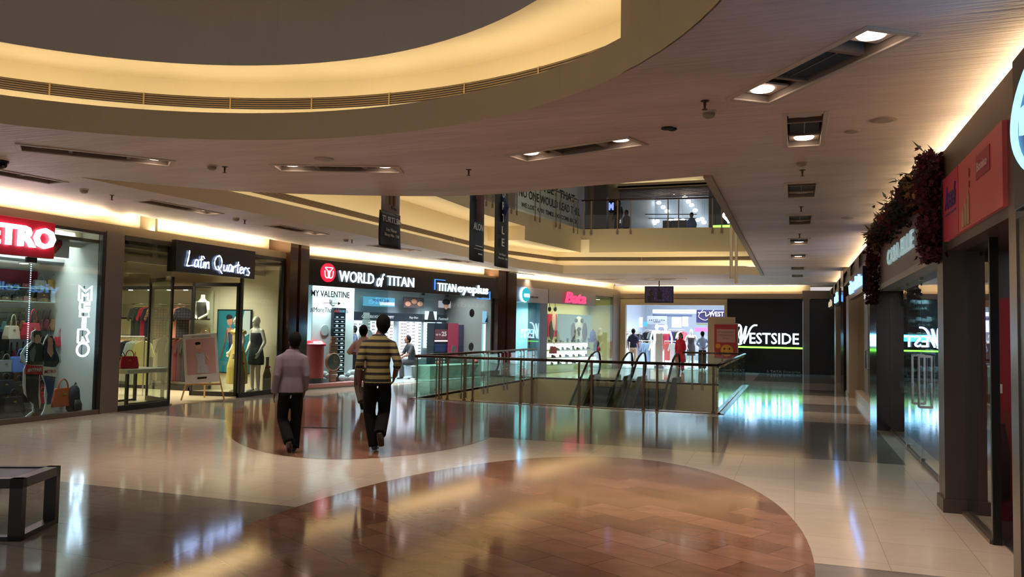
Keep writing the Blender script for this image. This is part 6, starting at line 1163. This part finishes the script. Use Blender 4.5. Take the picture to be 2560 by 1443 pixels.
# ================================================================== RIGHT-HAND SHOPS
G2 = G_DARK
struct('wall_shop', M().box(-12.9, -8.3, 4.4, 4.5, 0, 3.0).box(-14.9, -14.8, .6, 4.4, 0, 3.0), mat('right_shop_wall', (70, 80, 84), .5), FR)
struct('ceiling_shop', M().box(-14.8, -8.3, .2, 4.5, 2.95, 3.0), mat('right_shop_ceiling', (120, 132, 132), .6), FR); struct('floor_shop', M().box(-46, 4, .2, 4.5, .0, .012), mat('right_shop_floor', (60, 62, 64), .15), FR)
shoplight(FR, -11.8, 2.2, 2.9, 3.6, 1.6, 60, (.62, .86, .95)); struct('wall_shop', M().box(-8.2, 3, 4.4, 4.5, 0, 3.0).box(-46, -15.9, 2.4, 2.5, 0, 3), mat('right_shop_dark', (30, 26, 28), .6), FR)
struct('ceiling_soffit', M().box(-14.68, -8.5, .0, .5, 2.34, 2.42), mat('soffit_pale', (176, 172, 158), .5), FR); struct('wall_sign_band', M().box(-14.68, -8.5, .0, .06, 2.42, 3.05), mat('band_dusty_rose', (112, 84, 80), .45), FR)
r = fempty(FR, 'shop_window', 'glass shop front with double glass door between grey and brown pillars on the right', 'shop window')
for a, b in ((-14.66, -12.55), (-12.53, -11.2), (-11.18, -9.9), (-9.88, -8.52)): M().box(a, b, .19, .205, .05, 2.34).build('glass_pane', G2, r)
M().box(-14.66, -8.52, .175, .225, 0, .04).build('sill', mat('sill_steel'), r)
for s in (-10.9, -11.45):
    m = M(); 
    for d in (.12, .28): m.tube([(s, d, .72), (s, d, 1.35)], .014, 6)
    m.box(s - .014, s + .014, .12, .28, .71, .74).box(s - .014, s + .014, .12, .28, 1.33, 1.36); m.build('door_handle', mat('chrome'), r)
m = M()
for s in (-9.88, -11.18, -12.53): m.box(s - .05, s + .05, .17, .22, 2.3, 2.36).box(s - .05, s + .05, .17, .225, .0, .07)
m.build('patch_fitting', M_STD, r)
r = fempty(FR, 'shop_sign', 'icy white letters on the rose fascia under the flower garland', 'sign'); m = M(); add_text(m, 'CASA ELLE', -12.86, -10.17, 2.62, 2.84, -.01, .025, .01); m.build('letters', mat('acrylic_ice', (186, 214, 216), .2, em=(190, 226, 230), es=.35), r)
shoplight(FR, -13.6, .75, 2.9, .8, .6, 45, (.66, .92, 1.0)); shoplight(FR, -9.6, .9, 2.9, .8, .6, 22, (.66, .92, 1.0))  # first lamp is added to brighten the crystal tree
# crystal display tree and bowls
q = ony(2254, 900, 14.2); r = empty('crystal_tree', 'tall shimmering display tower of glass and silver ornaments behind the right-hand shop glass', 'display', (1.86, 14.0, 0)); rnd = random.Random(5)
m = M().cyl((0, 0, 0), (0, 0, 2.1), .03)
for k in range(6): z = .7 + k * .26; m.lathe([(0, 0), (.29 - k * .03, 0), (.29 - k * .03, .015), (0, .015)], (0, 0, z), 20)
m.build('tiers', mat('tier_silver', (150, 170, 172), .2, .7), r)
for k in range(6):
    for j in range(12):
        z = .72 + k * .26; q_ = 2 * PI * j / 12 + k; rr = .25 - k * .03; s_ = rnd.uniform(.035, .06)
        o = M().lathe([(0, 0), (s_ * .5, 0), (s_ * .3, s_ * .6), (s_, s_ * 1.4), (s_ * .8, s_ * 2.4), (0, s_ * 2.6)], n=8).build('ornament', mat('ornament_silver', (206, 230, 234), .12, .35), r); o.location = (rr * math.cos(q_), rr * math.sin(q_), z)
r = fempty(FR, 'display_table', 'black display table with silver bowls behind the right-hand shop glass', 'table', -9.4, 1.0, 0); M().box(-.7, .7, -.4, .5, .72, .78).build('table_top', M_BLK, r)
for x in (-.6, .6):
    for y in (-.3, .4): M().box(x - .02, x + .02, y - .02, y + .02, 0, .72).build('leg', M_BLK, r)
for i, (x, y, s) in enumerate(((-.4, 0, .16), (.05, .1, .2), (.45, -.05, .14), (-.1, -.25, .1))): o = M().lathe([(0, 0), (s * .4, 0), (s, s * .6), (s * .95, s * .62), (s * .4, .02), (0, .02)], n=20).build('bowl', mat('bowl_silver', (150, 150, 130), .15, .9)); place(o, FR, -9.4 + x, 1.0 + y, .78); tag(o, ['left', 'large', 'right', 'smallest'][i] + ' silver bowl on the black table behind the right-hand glass', 'bowl')
# flower garland: countless artificial flowers along the fascia, both ends hanging down
rnd = random.Random(11); CL = [(80, 16, 34), (56, 12, 26), (120, 24, 34), (34, 28, 30), (24, 30, 28), (130, 92, 48), (150, 120, 88), (84, 22, 40)]
mats_ = [mat(f'petal_{i}', c, .8) for i, c in enumerate(CL)] + [mat('leaf_dark', (24, 34, 24), .7)]
G = M()
def flower(p, c, s):
    G.cur = c; nrm = V((rnd.uniform(-1, .1), rnd.uniform(-1, .4), rnd.uniform(-.4, .9))).normalized(); a = nrm.orthogonal().normalized(); b = nrm.cross(a); n0 = rnd.randint(5, 7)
    for k in range(n0):
        q = 2 * PI * k / n0 + rnd.random() * .3; d = a * math.cos(q) + b * math.sin(q); e = nrm.cross(d); t = p + d * s + nrm * s * rnd.uniform(.1, .5)
        G.add([p, p + d * s * .5 + e * s * .36 + nrm * s * .22, t, p + d * s * .5 - e * s * .36 + nrm * s * .22], [(0, 1, 2), (0, 2, 3)])
    G.ball(p + nrm * s * .12, s * .2, s * .2, s * .2, 5, 4)
def leafy(p, s):
    G.cur = 8; d = V((rnd.uniform(-1, .2), rnd.uniform(-1, 1), rnd.uniform(-.6, .8))).normalized(); e = d.orthogonal().normalized(); G.add([p, p + d * s * .5 + e * s * .13, p + d * s * 1.2, p + d * s * .5 - e * s * .13], [(0, 1, 2), (0, 2, 3)])
def colour_at(y):
    t = (y - 7.9) / 6.4
    if t < .12: return rnd.choice((0, 1, 7, 0))
    if t < .28: return rnd.choice((5, 6, 1, 3, 0))
    if t < .5: return rnd.choice((3, 4, 3, 1, 4))
    if t < .66: return rnd.choice((2, 2, 0, 7))
    if t < .85: return rnd.choice((1, 3, 0, 3))
    return rnd.choice((5, 6, 5, 1))
for i in range(2600):
    y = rnd.uniform(8.3, 14.3); x = 1.24 + rnd.gauss(0, .055); z = 3.17 + rnd.gauss(0, .10); flower(V((x, y, z)), colour_at(y), rnd.uniform(.022, .045))
    if i % 4 == 0: leafy(V((x, y, z)), rnd.uniform(.06, .15))
for (y0, zb, n_) in ((8.35, 2.3, 1300), (14.25, 2.1, 800)):
    for i in range(n_):
        z = rnd.uniform(zb, 3.3); flower(V((1.22 + rnd.gauss(0, .05), y0 + rnd.gauss(0, .09), z)), rnd.choice((0, 0, 1, 7, 1)), rnd.uniform(.022, .042))
        if i % 5 == 0: leafy(V((1.22, y0 + rnd.gauss(0, .1), z)), rnd.uniform(.05, .1))
tag(G.build('flower_garland', mats_, fix=False), 'thick garland of wine-red, dark and gold artificial flowers along the right-hand fascia', 'garland', kind='stuff')
# pink sign shop
r = fempty(FR, 'shop_sign', 'pink-red fascia board with a violet handwritten word beside the flower garland', 'sign')
M().box(-8.12, -5.94, -.03, .05, 2.46, 3.03).build('sign_board', mat('sign_salmon', (196, 84, 80), .4, em=(196, 84, 80), es=.06), r); M().box(-8.11, -7.42, -.035, -.03, 2.465, 3.025).build('left_panel', mat('sign_raspberry', (180, 44, 66), .4, em=(180, 44, 66), es=.06), r)
m = M(); add_text(m, 'Avené', -7.98, -7.5, 2.72, 2.92, -.036, .008, .02, .3); m.box(-7.98, -7.5, -.04, -.036, 2.67, 2.685); m.build('violet_word', mat('ink_violet', (92, 40, 130), .5), r)
M().box(-6.72, -6.28, -.036, -.03, 2.77, 2.95).build('word_square', mat('sign_rose_dark', (170, 50, 64), .4), r); m = M(); add_text(m, 'Bonito', -6.66, -6.34, 2.82, 2.89, -.037, .006, .01); m.build('pale_word', mat('print_blush', (232, 190, 180), .5), r)
m = M()
for i, s in enumerate((-7.22, -7.12, -7.02)): h_ = .12 + .05 * i; m.lathe([(0, 0), (.035, 0), (.035, h_), (.012, h_ + .03), (.012, h_ + .05), (0, h_ + .05)], (s, -.035, 2.48), 10, 1, .2)
m.build('printed_bottles', mat('print_bottle', (196, 170, 130), .5), r); m = M().ball((-6.98, -.034, 2.88), .02, .004, .04).ball((-6.98, -.034, 2.79), .02, .004, .03); m.build('printed_ornament', mat('print_amber', (170, 60, 40), .5), r)
struct('ceiling_soffit', M().box(-8.2, -5.94, .0, .6, 2.38, 2.46), M_RP, FR)
r = fempty(FR, 'shop_window', 'dark glass leaf with a black edge below the pink sign', 'shop window'); M().box(-8.18, -7.12, .14, .155, .03, 2.38).build('glass_pane', G2, r); M().box(-7.12, -7.08, .12, .18, .0, 2.38).build('edge_stile', M_BLK, r); M().box(-8.18, -7.1, .1, .2, 0, .03).build('sill', mat('sill_steel'), r)
r = fempty(FR, 'red_wall_panel', 'dark red panel on the side wall inside the unlit shop under the pink sign', 'wall panel', 0, 0, 0); M().box(-8.19, -8.17, .28, .9, .62, 1.95).build('panel', mat('panel_dark_red', (150, 26, 44), .5), r); M().box(-8.16, -8.13, .34, .42, 1.1, 1.18).build('white_tag', M_WHT, r)
shoplight(FR, -7.2, 1.2, 2.8, 1.0, 1.0, 4, (1, .7, .6))
r = fempty(FR, 'standing_poster', 'dusky red poster standing behind the dark glass leaf under the pink sign', 'poster', 0, 0, 0); M().box(-8.0, -7.98, .2, .52, .012, .95).build('panel', mat('poster_dusky_red', (120, 40, 42), .5), r); M().tube([(-7.97, .36, .2), (-7.97, .36, .6), (-7.97, .37, .85)], [.07, .08, .03], 8, flat=.1).build('printed_figure', mat('print_shadow', (50, 24, 26), .6), r)
r = fempty(FR, 'counter', 'black counter with a wooden edge inside the unlit shop at the right frame edge', 'counter', -7.1, 0, 0); M().box(-.45, .5, .5, 1.3, 0, .7).build('body', M_BLK, r); M().box(-.47, .52, .48, 1.32, .7, .73).build('counter_top', mat('counter_wood', (150, 90, 60), .4), r)
o = M().ball((0, 0, .07), .1, .08, .07).ball((.1, 0, .05), .06, .05, .05).ball((.02, -.02, .16), .05, .045, .05).build('soft_toy', mat('toy_pink', (196, 140, 138), .8), smooth=True); place(o, FR, -7.05, .66, .73); tag(o, 'pale pink soft toy on the black counter at the right frame edge', 'soft toy')
# oval sign at the right frame edge
r = fempty(FR, 'shop_sign', 'dark fascia box with glowing ice-blue oval ring and letters at the right frame edge', 'sign')
M().box(-5.36, -3.2, -.1, .1, 2.34, 3.24).build('sign_box', mat('sign_box_charcoal', (40, 38, 38), .4), r, bevel=.01); RB = glow('ring_ice_blue', (120, 190, 255), 3.0)
m = M().tube([(-4.33 + .93 * math.cos(q), -.115, 2.79 + .37 * math.sin(q)) for q in [2 * PI * i / 48 for i in range(49)]], .022, 6); m.build('oval_ring', RB, r, smooth=True)
m = M(); add_text(m, 'THE', -4.95, -3.8, 2.93, 3.06, -.11, .02, .02); add_text(m, 'BODY', -5.1, -3.6, 2.73, 2.88, -.11, .02, .02); add_text(m, 'SHOP', -4.95, -3.7, 2.53, 2.67, -.11, .02, .02); m.build('letters', RB, r)
# shops further down the corridor
r = fempty(FR, 'shop_sign', 'dark box sign with small blue-white letters beyond the brown pillar on the right', 'sign'); M().box(-20.9, -16.9, -.06, .05, 2.44, 2.95).build('sign_board', mat('sign_midnight', (16, 16, 36), .3), r); m = M(); add_text(m, 'vita', -20.6, -19.4, 2.55, 2.85, -.06, .04, .012); add_text(m, 'collection', -19.1, -17.0, 2.58, 2.85, -.06, .04, .008); m.build('letters', glow('letters_blue', (110, 170, 255), 4.0), r)
rwin = r = fempty(FR, 'shop_window', 'pale curtained shop window beyond the brown pillar on the right', 'shop window'); M().box(-21.9, -15.9, .2, .212, .2, 2.42).build('glass_pane', G2, r); M().box(-21.9, -15.9, .12, .3, 0, .2).build('plinth', mat('plinth_cream', (170, 154, 124), .4), r)
m = M(); pts = [(-21.8 + i * .1, .42 + .05 * math.sin(i * 1.3)) for i in range(40)]; wallstrip(m, pts, .2, 2.42, False); o = m.build('curtain', mat('curtain_cream', (206, 190, 150), .8), smooth=True, fix=False); o.modifiers.new('s', 'SOLIDIFY').thickness = .01; place(o, FR); tag(o, 'cream curtain behind the window beyond the brown pillar', 'curtain')
shoplight(FR, -19, .34, 2.38, 4, .15, 14, (1, .86, .6))
m = M().tube([(-17.6, .1, .9), (-17.6, .04, .92), (-17.6, .04, 1.28), (-17.6, .1, 1.3)], .014, 6).build('door_handle', mat('chrome'), rwin)
r = fempty(FR, 'shop_sign', 'small far sign with blue-white letters near the end of the right-hand wall', 'sign'); M().box(-28.2, -25.8, -.06, .05, 2.5, 3.0).build('sign_board', mat('sign_midnight'), r); m = M(); add_text(m, 'mobile', -27.9, -26.0, 2.6, 2.9, -.06, .04, .012); m.build('letters', glow('letters_blue'), r)
r = fempty(FR, 'shop_sign', 'tiny dark sign with pale letters at the very end of the right-hand wall', 'sign'); M().box(-33.0, -29.8, -.06, .05, 2.5, 3.0).build('sign_board', mat('sign_midnight'), r); m = M(); add_text(m, 'studio', -32.6, -30.4, 2.62, 2.86, -.06, .04, .012); m.build('letters', glow('letters_cream', (220, 200, 170), .8), r)
struct('wall_shop', M().box(-33.4, -25.6, .3, .36, 0, 2.5), mat('lilac_panel', (120, 116, 130), .5), FR)
# bench at the left foreground
q = onz(50, 1355); r = empty('bench', 'black square-tube bench frame cut by the left frame edge', 'bench', (q.x, q.y, 0), math.radians(24))
MBN = mat('bench_black', (14, 13, 14), .35)
m = M()
for y in (-.0, .5): m.box(-1.3, 0, y, y + .06, .38, .45).box(-.09, 0, y, y + .06, 0, .45).box(-1.3, -1.21, y, y + .06, 0, .45)
m.box(-.09, 0, 0, .56, .38, .45).box(-1.3, -1.21, 0, .56, .38, .45).box(-.09, 0, 0, .56, 0, .04).box(-1.3, 0, .0, .06, 0, .035); m.build('frame', MBN, r); M().box(-1.2, -.09, .06, .5, .425, .44).build('seat_panel', mat('seat_glass_violet', (120, 116, 140), .2), r)
m = M(); [m.box(x * .03, x * .03 + .012, 0, .35, 0, .006) for x in range(1)]; m = M().box(-.33, .33, -.02, .02, 0, .006); m.cur = 1; m.box(-.31, .31, -.012, .012, .006, .008); q = onz(787, 1070); o = m.build('floor_drain_cover', [mat('drain_steel', (96, 84, 76), .35, .8), M_BLK]); o.location = (q.x, q.y, .002); o.rotation_euler = (0, 0, YAW * .9); tag(o, 'thin metal floor slot cover between the two walking men', 'floor cover')

# ================================================================== UPPER FLOOR
Y2 = 31.5
struct('wall_upper_back', M().prism([(-13, 5.08), (-6.75, 5.08), (-6.75, 7.3), (-3.15, 7.3), (-3.15, 5.08), (2, 5.08), (2, 8.6), (-13, 8.6)], Y2, Y2 + .3, 'y'), mat('upper_wall', (150, 138, 112), .6))
struct('ceiling_upper', M().box(-13, 3, 5.8, 46, 8.6, 8.7), mat('upper_ceiling', (150, 138, 118), .7)); struct('trim_8', M().box(-6.7, -3.2, Y2 - .3, Y2, 7.32, 7.40).box(-6.7, -3.2, Y2 - .3, Y2 - .25, 7.3, 7.5), mat('upper_trim', (200, 180, 140), .6))
strip('cove_lamp', (-6.6, Y2 - .2, 7.42), (-3.3, Y2 - .2, 7.42), .05, (0, .3, 1), 14, CREAM)
m = M(); [m.box(-6.75, -3.15, Y2 + .31, Y2 + .33, 6.98 + i * .055, 7.02 + i * .055) for i in range(6)]; struct('trim_9', m, mat('louvre_mauve', (120, 100, 100), .6))
m = M(); m.box(-6.9, -3.0, 41, 41.2, 5.08, 9.6).box(-6.9, -6.8, Y2 + .3, 41, 5.08, 9.6).box(-3.1, -3.0, Y2 + .3, 41, 5.08, 9.6); struct('wall_upper_shop', m, mat('upper_shop_white', (120, 128, 140), .6)); struct('ceiling_upper_shop', M().box(-6.9, -3.0, Y2 + .3, 41, 9.5, 9.6), mat('upper_shop_ceiling', (120, 128, 140), .6))
area('shop_light', (-4.9, 36.5, 5.6), (0, 0, 1), 3, 7, 26, (.88, .92, 1.0)); area('shop_light', (-4.9, 36.5, 9.3), (0, 0, -1), 3, 7, 22, (.88, .92, 1.0))
k = 0
ORD = 'first second third fourth fifth sixth seventh eighth ninth tenth eleventh twelfth thirteenth fourteenth fifteenth sixteenth seventeenth eighteenth nineteenth twentieth twenty-first twenty-second twenty-third twenty-fourth'.split()
SPU = glow('spot_upper', (250, 252, 255), 16.0)
for px, py in ((1576, 508), (1589, 519), (1601, 530), (1647, 507), (1658, 518), (1668, 528), (1685, 482), (1721, 504), (1729, 513), (1738, 526), (1712, 493), (1579, 554), (1582, 560), (1611, 553), (1626, 551), (1643, 553), (1636, 558), (1677, 552), (1690, 550), (1707, 551), (1744, 550), (1755, 548), (1697, 557), (1760, 556)):
    p = onz(px, py, 9.4); t = min(1, 40.6 / p.y); p = EYEP + (p - EYEP) * t; z = p.z
    r = empty('spotlight', f'{ORD[k]} small white spotlight inside the upper floor shop, counted row by row from the left', 'light', p); k += 1; M().ball((0, 0, 0), .12, .12, .09, 10, 6).build('lamp', SPU, r); M().cyl((0, 0, .03), (0, 0, max(.1, 9.5 - z)), .004, 5).build('stem', mat('chrome'), r)
for i, (pa, pb, yy) in enumerate(((1582, 1742, 536), (1582, 1742, 546))): a = ony(pa, yy, 38 + i); b = ony(pb, yy, 38 + i); tag(M().cyl(a, b, .02, 6).build('lighting_track', M_BLK), ['upper', 'lower'][i] + ' thin dark lighting track inside the upper floor shop', 'track')
a = ony(1688, 563, 34); o = M().box(-.5, .5, -.2, .2, 0, .32).build('black_counter', M_BLK); o.location = (a.x, 34, 5.08); o.scale = (1, 1, (ony(1700, 552, 34).z - 5.08) / .32); tag(o, 'black counter seen at the bottom of the upper floor shop', 'counter')
for px, lab, hh, c in ((1729, 'person in a blue shirt by the counter of the upper floor shop', 549, (60, 96, 150)), (1545, 'person in black standing at the upper floor railing beside the dark column', 532, (14, 14, 16)), (1566, 'person in patterned clothes left inside the upper floor shop', 551, (96, 80, 90))):
    Yp = {1729: 33.5, 1545: 29.5, 1566: 32.2}[px]; a = ony(px, hh, Yp); person(lab, (a.x, Yp, 5.08), 2.6, max(1.5, min(2.0, (a.z - 5.08) / .985)), pose(), mat('shirt_up_%d' % px, c, .8), M_BT, M_SH, M_HA, SK, .014, long=.2 if px == 1545 else 0)
struct('wall_column_upper', M().box(-7.35, -6.85, 29.9, 30.3, 5.08, 8.6), mat('column_dark', (62, 52, 44), .5))
# hoarding with words, upper left
A_ = V((-9.9, 17.5, 0)); B_ = V((-7.9, 31.4, 0)); FH = Frame((A_.x, A_.y), (B_ - A_).xy)
struct('wall_upper_left', M().box(0, 14.0, .02, .3, 5.08, 8.6), mat('upper_hoarding_back', (120, 112, 96), .6), FH)
r = fempty(FH, 'hoarding', 'pale grey hoarding with lines of dark capitals behind the upper left railing', 'hoarding'); s0 = FH.px(1290, 500, 0)[0]; s1 = FH.px(1458, 540, 0)[0]; M().box(s0, s1, -.04, .02, 5.1, 8.2).build('board', mat('hoarding_grey', (206, 208, 200), .6), r)
M_INK = mat('ink_charcoal', (44, 46, 46), .6); m = M()
def hline(txt, xa, ya, xb, yb, h_): a = FH.px(xa, ya, -.04); b = FH.px(xb, yb, -.04); z = (a[1] + b[1]) / 2; add_text(m, txt, a[0], b[0], z, z + h_, -.045, .006)
zl = sum(FH.px(x, y, -.04)[1] for x, y in ((1297, 496), (1449, 536))) / 2
for txt, xa, xb, dz, h_ in (('WE MADE A BET THAT', 1262, 1436, .46, .3), ('NO ONE WOULD READ THIS.', 1297, 1449, 0, .3), ('WE LOST 4,701 TIMES. DO COME BACK.', 1303, 1444, -.36, .18)):
    add_text(m, txt, FH.px(xa, 500, -.04)[0], FH.px(xb, 530, -.04)[0], zl + dz, zl + dz + h_, -.045, .006, .01); m.build('lettering', M_INK, r)
r = fempty(FH, 'shop_sign', 'dark blue upper floor sign with pale blue letters left of the dark column', 'sign'); a = ony(1495, 522, 31.4); b = ony(1534, 512, 31.4); r.location = (a.x, 31.42, a.z - .1); r.rotation_euler = (0, 0, .0); w = b.x - a.x; M().box(-.05, w + .05, 0, .08, -.05, .42).build('sign_board', mat('sign_midnight'), r); m = M(); add_text(m, 'iAUM', 0, w, .02, .33, -.0, .04, .05); m.build('letters', glow('letters_periwinkle', (130, 150, 255), 1.6), r)
struct('wall_black_upper', M().box(-3.1, 1.5, Y2 - .08, Y2, 5.08, 8.5), mat('black_gloss'))
r = empty('upper_light_sign', 'upper floor black sign with white stroke above green light bar', 'sign', (0, Y2 - .1, 0)); a = ony(1781, 567, Y2 - .1); b = ony(1860, 567, Y2 - .1); M().box(a.x, b.x, -.04, 0, a.z - .04, a.z + .05).build('green_light_bar', glow('green_bar'), r)
q = [ony(x, y, Y2 - .1) for x, y in ((1812, 534), (1809, 540), (1814, 546), (1820, 552), (1823, 558))]; q = smoothpts([(v.x, v.z) for v in q], 4); M().tube([(v.x, -.05, v.y) for v in q], .05, 6).build('letter_stroke', WG, r, smooth=True)
